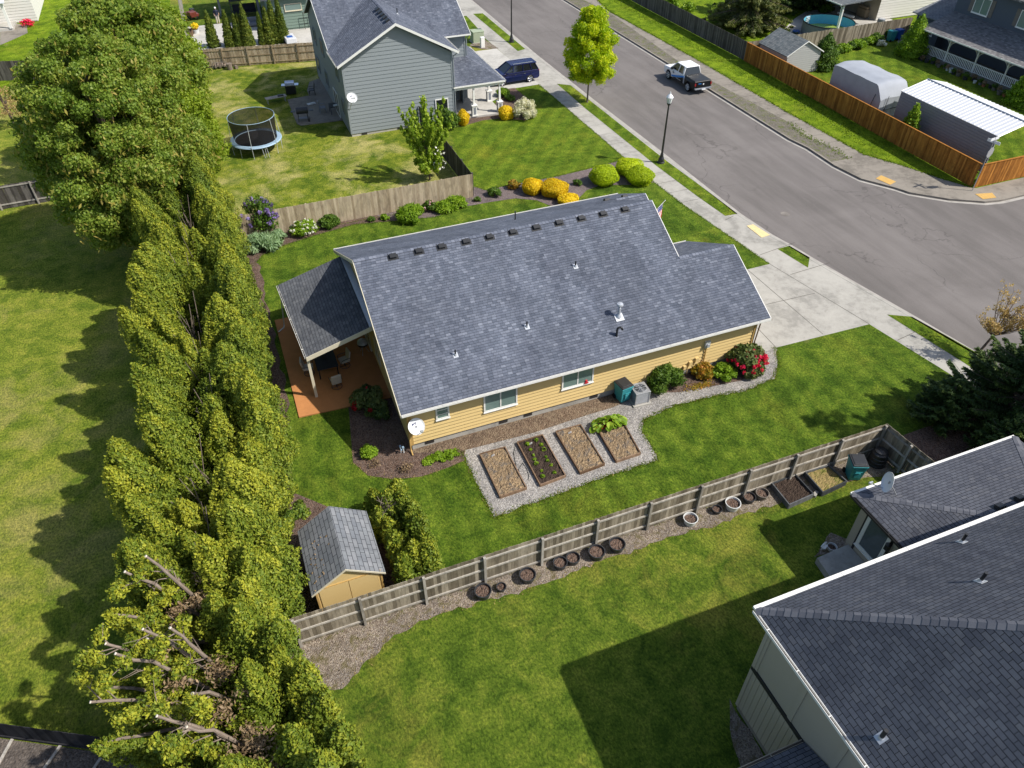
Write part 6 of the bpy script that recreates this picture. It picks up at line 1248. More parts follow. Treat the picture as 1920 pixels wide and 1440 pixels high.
plain('skin',(.42,.26,.19),.6,.05); plain('shirt_dark',(.02,.025,.05),.8); 
try:
    person(T_,x,y)
    MB().lathe((0,0,.90),[(.17,0),(.165,.2),(.19,.42),(.21,.50),(.08,.62)],16).tube((.19,0,1.42),(.28,-.01,1.16),.075,.065,10).tube((-.19,0,1.42),(-.28,.01,1.16),.075,.065,10).build('shirt','shirt_dark',T_,world=False)
    MB().tube((.10,0,.95),(.115,.01,.12),.115,.075,12).tube((-.10,0,.95),(-.125,-.01,.12),.115,.075,12).build('trousers','cloth_beige',T_,world=False); MB().lathe((0,0,1.66),[(.105,0),(.105,.05),(.07,.11),(.01,.13)],14).cbox((0,-.13,1.67),(.14,.12,.02)).build('cap','flag_white',T_,world=False)
except Exception as ex_: print('person',ex_)
x,y=G2(545,78,.3); T_=thing('white_trailer','low white trailer with blue panel behind the rightmost cypress','trailer',(x,y,0)); MB().cbox((x,y+.4,.5),(1.1,1.9,.5),R(4)).build('body','metal_white',T_,bevel=.04); MB().cbox((x,y+.2,.77),(.6,.6,.04),R(4)).build('panel','blue_plastic',T_); MB().tube((x-.66,y+.4,.22),(x-.55,y+.4,.22),.22,n=12).tube((x+.55,y+.4,.22),(x+.66,y+.4,.22),.22,n=12).build('wheel','rubber',T_)
pot(368,62,.38,'pot_white','pale pot of yellow flowers on the far patio',grp='far patio pots',world=G2(368,62)); x,y=G2(368,62); o=crown('flower_clump','leaf_gold',None,[(0,0,.2,.45,.45,.3)],420,.11,core=.6,seed=77); o.location=(x,y,.55); tag(o,'bright yellow flower clump growing in the pale far patio pot','plant')
x,y=G2(355,66); quadbed('planter_box','brown timber planter box on the far patio beside the yellow flowers',[(x-.9,y-.6),(x+.3,y-.8),(x+.5,y+.6),(x-.7,y+.8)],.5,'bed_board','soil_dark','far patio planters',cat='planter')
plain('mower_red',(.14,.03,.02),.4); x,y=G2(362,35); T_=thing('garden_tractor','dark red riding mower on the far patio beside the leftmost cypress','mower',(x,y,0)); MB().cbox((x,y,.5),(1.0,1.7,.35),.4).cbox((x,y-.5,.75),(.8,.8,.35),.4).build('body','mower_red',T_,bevel=.05); MB().cbox((x+.1,y+.35,.85),(.5,.45,.35),.4).build('seat','black_plastic',T_,bevel=.04)
for sx,sy,r in ((-.5,-.6,.22),(.5,-.6,.22),(-.55,.55,.3),(.55,.55,.3)): MB().tube((x+sx-.08,y+sy,r),(x+sx+.08,y+sy,r),r,n=14).build('wheel','rubber',T_)
x,y=G2(713,24); 
T_=thing('garden_bench','dark metal garden rack of pots against the green house wall','rack',(9.9+1.6,92.4,0)); MB().path([(11.1,92.6,0),(11.1,92.6,1.8),(12.1,92.6,1.8),(12.1,92.6,0)],.03,5).path([(11.1,92.6,1.2),(12.1,92.6,1.2)],.03,5).path([(11.1,92.6,.6),(12.1,92.6,.6)],.03,5).build('frame','black_metal',T_)
ORD=['first','second','third','fourth','fifth','sixth','seventh','eighth','ninth','tenth','eleventh','twelfth','thirteenth','fourteenth','fifteenth','sixteenth','seventeenth','eighteenth','nineteenth','twentieth','twenty-first','twenty-second','twenty-third','twenty-fourth','twenty-fifth','twenty-sixth']
# pots in front of the slate house porch
g=random.Random(31); kinds=['pot_black','pot_terracotta','pot_white','net_pad','pot_brown','metal_slate']; cols=['black','terracotta','white','pale blue','brown','slate grey']
for i in range(26):
    k=g.choice((0,0,1,2,4,4,5)); y=58.8-i*.52; x=68.6-g.uniform(0,.75); r=g.uniform(.14,.26); pot(100+i,200,r,kinds[k],'%s pot in the row below the porch railing, %s from the conical evergreen'%(cols[k],ORD[i]),hh=1.0,grp='pots in the row below the porch railing',world=(x,y))
    if i%3!=2: o=crown('potted_plant',['leaf_green','leaf_brown','leaf_iris'][i%3],None,[(0,0,.1,r*1.2,r*1.2,.22)],150,.09,core=.5,seed=200+i); o.location=(x,y,r*1.5); tag(o,['dark green','brown twiggy','grey green'][i%3]+' plant in the %s pot of the porch row from the conical evergreen'%ORD[i],'plant','potted plants below the porch railing')
# ---------------------------------------------------------------- trees and shrubs
def limbs(name,par,lines,mat='bark_trunk',n=7):
    mb=MB()
    for pts,r0,r1 in lines:
        k=len(pts); mb.path(pts,[r0+(r1-r0)*i/(k-1) for i in range(k)],n)
    return mb.build(name,mat,par,world=False)
def cedar_lobes(g,h,spread,nst,rs=.62,per=24,lean=.35,z0=.5):
    L=[];st=[]
    for i in range(nst):
        a=6.283*i/nst+g.uniform(-.3,.3); rr=spread*g.uniform(.75,1.15); bx_,by_=rr*math.cos(a),rr*math.sin(a); hh=h*g.uniform(.74,1.0); lx_,ly_=lean*math.cos(a)*g.uniform(0,1.2),lean*math.sin(a)*g.uniform(0,1.2); r=rs*g.uniform(.85,1.15)
        st.append(([(bx_*.35,by_*.35,0),(bx_*.9,by_*.9,hh*.4),(bx_+lx_,by_+ly_,hh*.93)],.09,.02))
        for k in range(per):
            t=((k+.5)/per)**.9; z=z0+(hh-z0-.15)*t; prof=(math.sin(math.pi*min(1,.32+t*.62))**.7)*(1-t**3.2*.72); q=g.uniform(0,6.283); s=r*prof
            L.append((bx_+lx_*t+math.cos(q)*s*.42,by_+ly_*t+math.sin(q)*s*.42,z,s*.66+.07,s*.66+.07,.36+g.uniform(0,.24)))
    return L,st
g=random.Random(41); proto=[]
for v in range(5):
    T_=thing('hedge_cedar','x','tree',(0,0,0),'cedars of the tall ragged hedge'); cols=[]
    for sx in (-1,1):
        for k in range(3):
            h_=g.uniform(4.9,7.4); cols.append((sx*g.uniform(.85,1.35),(k-1)*.85+g.uniform(-.25,.25),h_,g.uniform(.66,.98),sx*g.uniform(.15,.9),g.uniform(-.35,.35)))
    if v!=2: cols.append((g.uniform(-.35,.35),g.uniform(-.5,.5),g.uniform(5.2,7.0),.70,g.uniform(-.3,.3),0))
    for sx in (-1,1):
        for _ in range(2): cols.append((sx*g.uniform(1.65,2.0),g.uniform(-1,1),g.uniform(3.0,5.4),g.uniform(.55,.78),sx*g.uniform(.1,.5),g.uniform(-.3,.3)))
    st=[([(c[0]*.3,c[1]*.3,0),(c[0]*.8,c[1],c[2]*.35),(c[0]+c[4]*.8,c[1]+c[5]*.8,c[2]*.9)],.08,.02) for c in cols]
    for k in range(5): a_=g.uniform(0,6.28); st.append(([(g.uniform(-.2,.2),g.uniform(-.6,.6),1.5),(g.uniform(-.35,.35),g.uniform(-.7,.7),3.6),(g.uniform(-.6,.6),g.uniform(-.9,.9),g.uniform(4.6,6.3))],.035,.01))
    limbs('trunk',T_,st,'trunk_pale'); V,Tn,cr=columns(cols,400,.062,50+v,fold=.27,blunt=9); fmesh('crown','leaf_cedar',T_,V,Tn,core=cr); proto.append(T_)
spots=[(-3.3+g.uniform(-.3,.3)-.3-(.25 if i>=7 else 0)-(.45 if i>=12 else 0),46.6-i*2.02,[.92,1,.97,1,1.02,.98,1.03,.99,.98,.95,.98,1.0,.93,.96,.95][i]) for i in range(15)]
for i,(x,y,s) in enumerate(spots):
    lb='tall green gold hedge cedar, %s of the row counted from the big maple'%ORD[i]
    if i<5: o=proto[i]; o.location=(x,y,0); o.rotation_euler=(0,0,g.uniform(-.15,.15)); o.scale=(1,1,s); o['label']=lb
    else: copy_tree(proto[i%5],(x,y,0),g.choice((0,math.pi))+g.uniform(-.15,.15),(g.uniform(1.0,1.15),g.uniform(.98,1.1),s),lb)
# ragged, broken cedars at the near end: stems splayed open, stubs with pale cut ends
def ragged(x,y,label,seed,dirs,nl,h=5.8):
    g=random.Random(seed); T_=thing('broken_cedar',label,'tree',(x,y,0),'splayed cedars at the near end of the hedge'); L=[];st=[];cuts=MB();tw=[];CO=[]
    for (a,ln,hh,bare) in dirs:
        a=R(a); p0=(g.uniform(-.3,.3),g.uniform(-.3,.3),0); p1=(math.cos(a)*ln*.35,math.sin(a)*ln*.35,hh*.55); p2=(math.cos(a)*ln*.75,math.sin(a)*ln*.75,hh*.88); p3=(math.cos(a)*ln,math.sin(a)*ln,hh)
        jp=[Vector(p0)]
        for aa_,bb_ in ((p0,p1),(p1,p2),(p2,p3)):
            for q_ in (.5,1): jp.append(Vector(aa_).lerp(Vector(bb_),q_)+Vector((g.uniform(-.06,.06),g.uniform(-.06,.06),g.uniform(-.04,.04)))*(1 if q_<1 or bb_ is not p3 else 0))
        st.append(([tuple(v_) for v_ in jp],.085,.038))
        if bare:
            v=(Vector(p3)-Vector(p2)).normalized(); cuts.tube(tuple(Vector(p3)),tuple(Vector(p3)+v*.04),.042,n=10)
            for k in range(9):
                t=g.uniform(.2,.98); q=Vector(p1).lerp(Vector(p3),t); aa=a+g.choice((-1,1))*g.uniform(.4,1.1); l_=g.uniform(.4,1.1); e_=q+Vector((math.cos(aa)*l_,math.sin(aa)*l_,g.uniform(-.1,.5))); m_=q.lerp(e_,.5)+Vector((0,0,.1)); tw.append(([tuple(q),tuple(m_),tuple(e_)],.022,.005)); s2=m_+Vector((g.uniform(-.4,.4),g.uniform(-.4,.4),g.uniform(-.1,.3))); tw.append(([tuple(m_),tuple(s2)],.01,.004))
                if g.random()<.7:
                    for w_ in range(4): f_=m_.lerp(e_,g.uniform(.3,1.15)); L.append((f_.x+g.uniform(-.14,.14),f_.y+g.uniform(-.14,.14),f_.z+g.uniform(-.1,.1),.19,.19,.14))
            for k in range(5): 
                q=Vector(p1).lerp(Vector(p3),g.uniform(.0,.5))-Vector((0,0,.75)); L.append((q.x+g.uniform(-.5,.5),q.y+g.uniform(-.5,.5),q.z-.3,.38,.38,.40))
        else: CO.append((p1[0]*.5,p1[1]*.5,hh,g.uniform(.62,.85),p3[0]-p1[0]*.5,p3[1]-p1[1]*.5)); CO.append((p1[0]*.6+g.uniform(-.5,.5),p1[1]*.6+g.uniform(-.5,.5),hh*g.uniform(.62,.85),g.uniform(.5,.7),p3[0]*.8-p1[0]*.5+g.uniform(-.3,.3),p3[1]*.8-p1[1]*.5+g.uniform(-.4,.4)))
    limbs('trunk',T_,st+tw,'trunk_pale',7)
    if cuts.v: cuts.build('cut_end','cut_wood',T_,world=False)
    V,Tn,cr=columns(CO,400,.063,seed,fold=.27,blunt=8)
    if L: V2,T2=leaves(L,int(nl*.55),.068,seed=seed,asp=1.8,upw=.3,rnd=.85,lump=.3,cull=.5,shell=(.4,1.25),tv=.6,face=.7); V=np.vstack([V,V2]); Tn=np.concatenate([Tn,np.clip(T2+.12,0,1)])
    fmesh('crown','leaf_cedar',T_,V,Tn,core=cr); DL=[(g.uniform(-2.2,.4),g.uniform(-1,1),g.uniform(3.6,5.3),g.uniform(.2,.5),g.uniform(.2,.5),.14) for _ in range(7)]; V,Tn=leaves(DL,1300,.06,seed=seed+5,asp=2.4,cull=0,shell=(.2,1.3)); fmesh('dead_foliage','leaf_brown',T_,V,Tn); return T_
ragged(-3.9,16.1,'splayed hedge cedar with bare pale limbs pointing left, level with the fence end',61,[(160,2.6,6.2,1),(172,3.4,5.0,0),(150,2.0,6.5,1),(140,2.2,6.0,0),(90,1.0,6.6,0),(20,1.3,6.3,0),(-40,1.2,6.2,0),(-90,.9,6.0,0),(60,1.3,5.9,0),(210,2.4,5.4,1)],64000)
ragged(-3.7,13.6,'splayed hedge cedar with the most cut grey limbs reaching over the meadow',62,[(158,3.6,5.7,1),(168,3.0,6.1,1),(150,2.6,5.9,1),(178,4.0,4.9,1),(192,4.2,4.2,0),(165,4.4,4.2,0),(148,1.7,6.1,1),(60,1.1,6.3,0),(0,1.5,6.0,0),(-30,1.5,5.6,0),(230,1.6,5.8,1)],60000)
ragged(-3.0,11.4,'thin splayed hedge cedar with yellowing foliage near the lower edge',63,[(188,3.9,4.4,0),(165,2.8,5.7,1),(155,3.4,5.2,1),(175,2.0,5.6,1),(100,1.2,6.0,0),(30,1.5,5.8,0),(-10,1.7,5.7,0),(-60,1.4,5.6,0),(215,3.0,4.8,0),(240,2.2,5.2,1)],60000)
ragged(-2.3,9.2,'dense ragged hedge cedar beside the gravel at the lower edge',64,[(180,2.6,5.2,0),(150,2.0,5.6,0),(90,1.0,6.2,0),(30,1.4,6.0,0),(-20,1.6,5.8,0),(-80,1.4,5.6,0),(0,.6,6.4,0)],62000)
ragged(-4.6,9.3,'ragged hedge cedar with dead brown twigs at the bottom left of the row',65,[(175,2.6,4.9,1),(190,3.4,4.3,0),(200,2.0,5.4,1),(120,1.3,5.6,0),(60,1.0,5.8,0),(-60,1.2,5.4,0),(215,3.4,4.0,1)],46000)
ragged(-2.4,7.0,'leafy ragged hedge cedar cut by the lower edge of the picture',66,[(180,2.0,5.2,0),(140,1.6,5.6,0),(60,1.2,5.8,0),(0,1.7,5.8,0),(-60,1.4,5.4,0)],40000)
# a side limb reaching out towards the tan shed
p=G(470,1060,3.4); T_=thing('fallen_limb','leafy broken limb leaning out of the hedge toward the tan shed','branch',(p[0],p[1],0)); q=G(566,958,3.0); v=Vector(q)-Vector(p); g=random.Random(3)
MB().path([p,tuple(Vector(p)+v*.5+Vector((0,0,.15))),q],[.07,.05,.02],7).build('limb','trunk_pale',T_)
L=[(v.x*t+g.uniform(-.16,.16),v.y*t+g.uniform(-.16,.16),p[2]+v.z*t+.12+g.uniform(-.1,.1),.24,.24,.2) for t in [.3+.72*i/13 for i in range(14)]]; crown('foliage','leaf_cedar',T_,L,3600,.09,core=.4,seed=88,asp=1.6)
# --- three clipped cedars beside the shed
def bushy(x,y,h,rs,label,seed,n,mat='leaf_cedar',grp=None,name='bushy_cedar',size=.085,nst=5,spread=.45):
    g=random.Random(seed); T_=thing(name,label,'tree',(x,y,0),grp); L,st=cedar_lobes(g,h,spread,nst,rs,16,.12,.25); limbs('trunk',T_,st[:3]); crown('crown',mat,T_,L,n,size,core=.68,asp=1.6,upw=.45,rnd=.75,seed=seed,lump=.2,cull=.66,shell=(.78,1.1),tv=.5,face=.8); return T_
for i,(x,y,h_) in enumerate(((2.75,17.55,2.6),(2.72,19.0,2.65),(2.45,20.4,2.6))):
    T_=thing('bushy_cedar',('bright green gold bushy cedar against the weathered fence beside the shed','bushy cedar with a bare grey gap, middle one of three beside the shed','bushy cedar at the lawn end of the three beside the shed')[i],'tree',(x,y,0)); g=random.Random(80+i)
    cols=[(.42,-.35,h_,.50,.12,0),(.40,.40,h_*.95,.50,.12,0),(-.42,-.42,h_*(.95 if i==0 else .8),.44,-.1,0),(-.42,.4,h_*(.9 if i==2 else .72),.42,-.1,0)]+([(0,-.1,h_*.97,.5,0,0)] if i!=1 else [])
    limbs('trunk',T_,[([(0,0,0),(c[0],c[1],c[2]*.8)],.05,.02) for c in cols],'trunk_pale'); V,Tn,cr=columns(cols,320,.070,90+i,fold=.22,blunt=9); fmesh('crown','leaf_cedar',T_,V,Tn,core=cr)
x,y=G2(735,1010); g=random.Random(6); lines=[]
for i in range(9): lines.append(([(0,0,.9),(g.uniform(-.3,.3),g.uniform(-.3,.3),1.9),(g.uniform(-.55,.55),g.uniform(-.6,.6),2.5)],.03,.008))
dead=thing('dead_shrub','bare grey twiggy dead shrub in the gap of the cedars beside the shed','shrub',(x,y,0)); limbs('twigs',dead,lines,'trunk_pale',5)
leaf('leaf_tassel',(.19,.20,.035),(.30,.27,.05),(.40,.31,.09),.35)
# --- the big maple and the trees behind it
def broad(x,y,h,zb_,rx_,ry_2,label,seed,nl,mat,size=.2,ncl=150,cr=(.85,1.5),name='maple_tree',wood_='bark_trunk',grp=None,tv=.5,squash=.8,core=.6,cull=.6):
    g=random.Random(seed); T_=thing(name,label,'tree',(x,y,0),grp); L=[];st=[]
    cz=(h+zb_)/2; rz=(h-zb_)/2
    for i in range(ncl):
        u=g.uniform(-1,1); a=g.uniform(0,6.283); s=math.sqrt(1-u*u); k=g.uniform(.72,1.0); r=g.uniform(*cr)*(1-.25*max(0,u)); wob_=1+.13*math.sin(3*a+seed)+.08*math.sin(5*a+2*u)
        L.append((s*math.cos(a)*rx_*k*wob_*(1-.12*u),s*math.sin(a)*ry_2*k*wob_*(1-.12*u),cz+u*rz*k,r,r,r*squash))
    st.append(([(0,0,0),(.1,0,zb_),(0,.1,cz),(0,0,h*.9)],.32*h/14,.05))
    for i in range(16):
        q=L[i*max(1,ncl//16)%ncl]; z0=g.uniform(zb_,cz); st.append(([(0,0,z0),(q[0]*.5,q[1]*.5,(z0+q[2])/2+.3),(q[0],q[1],q[2])],.12*h/14,.02))
    limbs('trunk',T_,st,wood_,8); crown('crown',mat,T_,L,nl,size,core=core,asp=1.35,upw=-.12,rnd=1.0,seed=seed,lump=.22,cull=cull,shell=(.70,1.15),tv=tv,face=.75)
    if name=='maple_tree':
        Ls=[(q[0]*1.03,q[1]*1.03,q[2]-.15,q[3]*1.08,q[4]*1.08,q[5]*1.05) for q in L]; V,Tn=leaves(Ls,int(nl*.03),.12,seed=seed+7,asp=2.6,upw=1.0,rnd=.5,cull=.7,shell=(1.0,1.2)); fmesh('seed_tassels','leaf_tassel',T_,V,Tn)
    return T_
broad(-6.6,48.2,13.6,1.0,4.5,4.7,'very large spreading maple with yellow green seed tassels in the upper left',101,270000,'leaf_maple',.115,430,(.42,.85))
broad(-5.6,60.5,13.2,2.0,4.2,5.0,'large green maple directly behind the biggest one, cut by the top edge',102,90000,'leaf_maple',.16,230,(.5,1.0))
x,y=G2(392,255); broad(-2.6,59.0,7.0,.2,1.5,3.6,'pale green vine covered tree beside the maple and trampoline lawn',103,42000,'leaf_vine',.15,90,(.6,1.0),'vine_covered_tree')
broad(-3.4,70.5,9.6,.6,2.4,4.6,'tall bright green leafy tree between the maple and the tan fence',104,46000,'leaf_vine',.18,90,(.8,1.3),'leafy_tree')
x,y=G2(325,28); T_=thing('torn_banner','narrow weathered pale board leaning upright in the leafy trees','board',(x+1.2,84,0)); MB().cbox((x+1.2,84,3.2),(.35,.1,6.4),0,ry=.08).build('board','fence_rail',T_)
# sapling rows at the far left
x,y=G2(22,190); broad(-17.0,74,3.6,.6,1.0,1.0,'slender orange tipped sapling on the far left lawn',105,1500,'leaf_tan',.10,22,(.25,.5),'thin_sapling',core=0)
# --- young upright tree by the beige fence
x,y=G2(806,338); g=random.Random(17); T_=thing('young_tree','young upright light green tree with ascending branches behind the beige fence','tree',(x,y,0)); L=[];st=[([(0,0,0),(0,0,3),(.1,0,6.0)],.07,.015)]
for i in range(30):
    a=g.uniform(0,6.283); z=.5+g.uniform(0,1)**1.1*2.4; l_=g.uniform(1.1,2.3); top_=(math.cos(a)*l_*.85,math.sin(a)*l_*.85,z+l_*1.5); st.append(([(0,0,z),(math.cos(a)*l_*.35,math.sin(a)*l_*.35,z+l_*.5),top_],.025,.006))
    for k in range(7): t=.25+.75*k/6; L.append((top_[0]*t,top_[1]*t,z+(top_[2]-z)*t**1.2,.12,.12,.22))
L+=[(g.uniform(-.8,.8),g.uniform(-.8,.8),g.uniform(.5,2.2),.28,.28,.28) for _ in range(20)]+[(0,0,3+.35*k,.2,.2,.28) for k in range(10)]
limbs('trunk',T_,st,'bark_trunk',6); crown('crown','leaf_young',T_,L,15000,.13,core=0,seed=18,asp=1.4,cull=0,lump=.3,shell=(.4,1.25),tv=.6)
V,Tn=leaves([(.7,-.5,1.4,.5,.4,.45),(.4,-.5,2.6,.3,.3,.3),(.9,-.3,2.0,.3,.3,.3)],60,.12,seed=4); fmesh('blossom','flower_white',T_,V,Tn)
# --- lime street tree
x,y=G2(1101,192); g=random.Random(23); T_=thing('street_maple','bright lime yellow young maple in the verge beside the street','tree',(x,y,0)); L=[]
for i in range(120):
    u=g.random(); z=2.05+u*5.7; pr_=math.sin(math.pi*min(1,.18+u*.74))**.7*(1-.35*u**2)*2.55; a=g.uniform(0,6.283); k=g.uniform(.35,.92); L.append((math.cos(a)*pr_*k,math.sin(a)*pr_*k,z,.46,.46,.42))
st=[([(0,0,0),(0,0,2.5),(0,0,7)],.09,.02)]+[([(0,0,2.2+i*.3),(q[0],q[1],q[2])],.03,.008) for i,q in enumerate(L[:12])]
limbs('trunk',T_,st,'trunk_pale',8); crown('crown','leaf_lime',T_,L,62000,.115,core=.5,seed=24,upw=-.1,rnd=.95,lump=.2,cull=.55,asp=1.2,shell=(.7,1.18),tv=.7)
# --- bare tree with tan catkins
x,y=G2(1827,677); g=random.Random(29); T_=thing('bare_tree','small leaning bare tree with tan seed twigs beside the dark conifer','tree',(x,y,0)); st=[([(0,0,0),(.25,.1,.7),(.6,.1,1.5)],.09,.06)]; L=[]
for i in range(30):
    a=g.uniform(-1.1,1.1) if i%4 else g.uniform(2.2,3.6); l_=g.uniform(1.3,2.7)*(1 if i%4 else .6); e_=(.6+math.cos(a)*l_*.75,.1+math.sin(a)*l_*.8,1.5+l_*g.uniform(.55,1.0)); m_=(.6+(e_[0]-.6)*.5,.1+(e_[1]-.1)*.5,1.5+(e_[2]-1.5)*.42); st.append(([(.6,.1,1.5),m_,e_],.028,.006))
    for k in range(7):
        t=g.uniform(.3,1); q=[.6+(e_[0]-.6)*t,.1+(e_[1]-.1)*t,1.5+(e_[2]-1.5)*t]; b=(q[0]+g.uniform(-.3,.3),q[1]+g.uniform(-.3,.3),q[2]+g.uniform(.1,.4)); st.append(([tuple(q),b],.009,.004)); L.append((*b,.16,.16,.18))
limbs('trunk',T_,st,'bark_trunk',5); crown('catkins','leaf_tan',T_,L,2600,.065,core=0,seed=30,cull=0,shell=(.2,1.2),asp=2)
# --- conifers
def conifer(x,y,h,r,label,seed,nl,mat='leaf_conifer',name='conifer',tiers=15,droop=.25,size=.12,z0=.3,per=9,asp=2.3,thin=1.0,lift=.03):
    g=random.Random(seed); T_=thing(name,label,'tree',(x,y,0)); L=[];st=[([(0,0,0),(0,0,h*.6),(0,0,h)],.22,.03)]
    for i in range(tiers):
        t=i/(tiers-1); z=z0+(h-z0)*t**.95; rr=r*(1-t)**.75*1.0+.25
        for k in range(max(4,int(per*(1-t*.5)))):
            a=g.uniform(0,6.283); l_=rr*g.uniform(.72,1.08); zz=z+g.uniform(-.15,.15)*h/10; st.append(([(0,0,zz),(math.cos(a)*l_*.55,math.sin(a)*l_*.55,zz+.12*l_),(math.cos(a)*l_,math.sin(a)*l_,zz+lift*l_)],.035,.008))
            for j in range(5):
                s=.25+.78*j/4; wd_=(.46-.30*j/4)*min(1.2,l_/2+.35); L.append((math.cos(a)*l_*s,math.sin(a)*l_*s,zz+.16*l_*s*(1-s*.9)+(lift-.03)*l_*s*s-droop*.3*s,wd_*thin,wd_*thin,wd_*.45*thin))
    limbs('trunk',T_,st,'bark_trunk',6); crown('crown',mat,T_,L,nl,size,core=.35,seed=seed,asp=asp,upw=.12,rnd=.9,lump=.3,cull=.5,shell=(.6,1.35),tv=.6,face=.8); return T_
def spruce(x,y,h,r,label,seed,tiers,per,dens=46,size=.05,leaders=()):
    g=random.Random(seed); T_=thing('spruce_tree',label,'tree',(x,y,0)); st=[([(0,0,0),(0,0,h*.6),(0,0,h)],.2,.03)]; br=[]
    tops=[(0,0,h,r)]+list(leaders)
    for ox,oy,hh,rr in tops:
        if (ox,oy)!=(0,0): st.append(([(ox*.3,oy*.3,.5),(ox,oy,hh*.5),(ox,oy,hh)],.07,.015))
        nt_=tiers if (ox,oy)==(0,0) else int(tiers*.7)
        for i in range(nt_):
            t=i/(nt_-1); z=.35+(hh-.45)*t**.95; l0=rr*(1-t)**.8+.22
            for k in range(max(5,int(per*(1-.55*t)))):
                a=g.uniform(0,6.283); l_=l0*g.uniform(.7,1.1); zz=z+g.uniform(-.12,.12); p0=(ox,oy,zz); p1=(ox+math.cos(a)*l_,oy+math.sin(a)*l_,zz+l_*g.uniform(-.05,.15)); br.append((p0,p1,l_*g.uniform(.10,.28)))
                st.append(([p0,(ox+math.cos(a)*l_*.5,oy+math.sin(a)*l_*.5,zz-.02*l_),(p1[0],p1[1],p1[2]+.15*l_)],.03,.006))
    limbs('trunk',T_,st,'bark_trunk',5); V,Tn=sprays(br,seed,dens,5,size); fmesh('crown','leaf_conifer',T_,V,Tn); return T_
spruce(32.2,15.3,6.2,3.7,'large dark feathery spruce at the right edge beside the taupe house',111,16,17,66,.055,((-2.9,1.5,3.0,1.4),(-2.4,-1.6,2.8,1.4)))
spruce(34.6,11.8,14.5,3.6,'tall spruce standing behind the feathery one, cut by the right edge',112,24,12,26,.08)
conifer(58.0,74.0,6.6,4.6,'wide bushy olive green juniper above the old grey fence at the top',113,120000,'leaf_juniper','juniper_tree',size=.13,asp=3.5,tiers=13,droop=.6,per=13)
conifer(62.5,79.0,7.5,4.5,'dark conifer behind the juniper at the top edge',114,36000,'leaf_conifer',size=.2)
conifer(70.0,80.0,6.5,3.5,'dark evergreen in shade behind the round pool',115,26000,'leaf_conifer',size=.2)
# --- shrubs
SEED=[300]
def shrub(px,py,rpx,hr,mat,label,name='shrub',n=None,size=.07,grp=None,clip_=False,flower=None,fn=0,fs=.09,ell=1.0,core=.7,world=None,cat='shrub',zc=None,nl=None,upw=.2,asp=1.5,tw=False,lump=.16):
    """px,py: middle of the shrub in the photograph; rpx radius in photograph pixels"""
    SEED[0]+=1; sd_=SEED[0]; g=random.Random(sd_)
    if world: x,y=world; r=rpx; h=hr
    else:
        x,y,_=G(px,py,.4); d=math.sqrt(x*x+y*y+(CH-.4)**2); r=rpx/FPX*d; h=hr*r; 
        x,y,_=G(px,py,h*.45)
    T_=thing(name,label,cat,(x,y,0),grp); L=[]
    if clip_: L=[(0,0,h*.48,r*ell,r,h*.54)]
    else:
        k=nl or 22
        for i in range(k):
            u=g.uniform(-.4,1); a=g.uniform(0,6.283); s=math.sqrt(max(0,1-u*u)); q=g.uniform(.45,.8); L.append((s*math.cos(a)*r*q*ell,s*math.sin(a)*r*q,h*.45+u*h*.40,r*.36,r*.36,h*.24))
    limbs('stem',T_,[([(0,0,0),(g.uniform(-.3,.3)*r,g.uniform(-.3,.3)*r,h*.6)],.03,.01) for _ in range(5)]+([([(0,0,0),(g.uniform(-.9,.9)*r,g.uniform(-.9,.9)*r,h)],.014,.005) for _ in range(14)] if tw else []),'bark_trunk',5)
    n=n or int(2600*max(.15,r*r)*(1.5 if clip_ else 1.6)); crown('crown',mat,T_,L,n,size,core=core if not clip_ else .93,seed=sd_,lump=.09 if clip_ else lump,shell=(.93,1.04) if clip_ else (.7,1.12),upw=upw,asp=asp,cull=.6,tv=.5)
    if flower:
        Fc=[]
        for i in range(fn): a=g.uniform(0,6.283); u=g.uniform(-.1,1); s=math.sqrt(max(0,1-u*u)); Fc.append((s*math.cos(a)*r*1.0*ell,s*math.sin(a)*r*1.0,h*.47+u*h*.5,fs,fs,fs))
        V,Tn=leaves(Fc,fn*26,fs*.85,seed=sd_,cull=0,core=None) if False else leaves(Fc,fn*26,fs*.85,seed=sd_,cull=0); fmesh('flowers',flower,T_,V,Tn)
    return T_
# clipped mounds along the bark bed
shrub(998,350,19,1.35,'leaf_gold','golden clipped mound, left of the touching pair behind the yellow house','clipped_mound',6500,.06,clip_=True); shrub(1040,354,25,1.05,'leaf_gold','larger golden clipped mound, right of the touching pair behind the yellow house','clipped_mound',8500,.06,clip_=True); shrub(1065,374,19,.85,'leaf_gold','low golden clipped mound just behind the yellow house eave','clipped_mound',5200,.06,clip_=True)
shrub(1132,330,25,1.2,'leaf_limeball','lime green clipped mound, leftmost of three by the sidewalk','clipped_mound',8500,.055,clip_=True); shrub(1180,314,25,1.05,'leaf_limeball','lime green clipped mound, rear of the touching pair by the sidewalk','clipped_mound',8500,.055,clip_=True); shrub(1200,330,25,1.1,'leaf_limeball','lime green clipped mound, front of the touching pair by the sidewalk','clipped_mound',8500,.055,clip_=True)
shrub(868,222,11,2.3,'leaf_gold','egg shaped golden shrub left of the grey house porch','clipped_mound',2600,.08,clip_=True); shrub(949,212,13,1.7,'leaf_gold','round golden shrub right of the grey house porch','clipped_mound',3000,.08,clip_=True)
shrub(983,206,21,1.5,'leaf_variegated','large cream and pink variegated shrub at the end of the porch bed','variegated_shrub',6500,.09); shrub(841,224,19,1.7,'leaf_green','dark green shrub under the grey house window','shrub',4500,.10); shrub(943,174,13,1.0,'leaf_bright','low bright green shrub beside the blue car',n=2200,size=.1); shrub(956,184,9,.9,'leaf_green','small green shrub in front of the bright one beside the driveway',n=1200,size=.1)
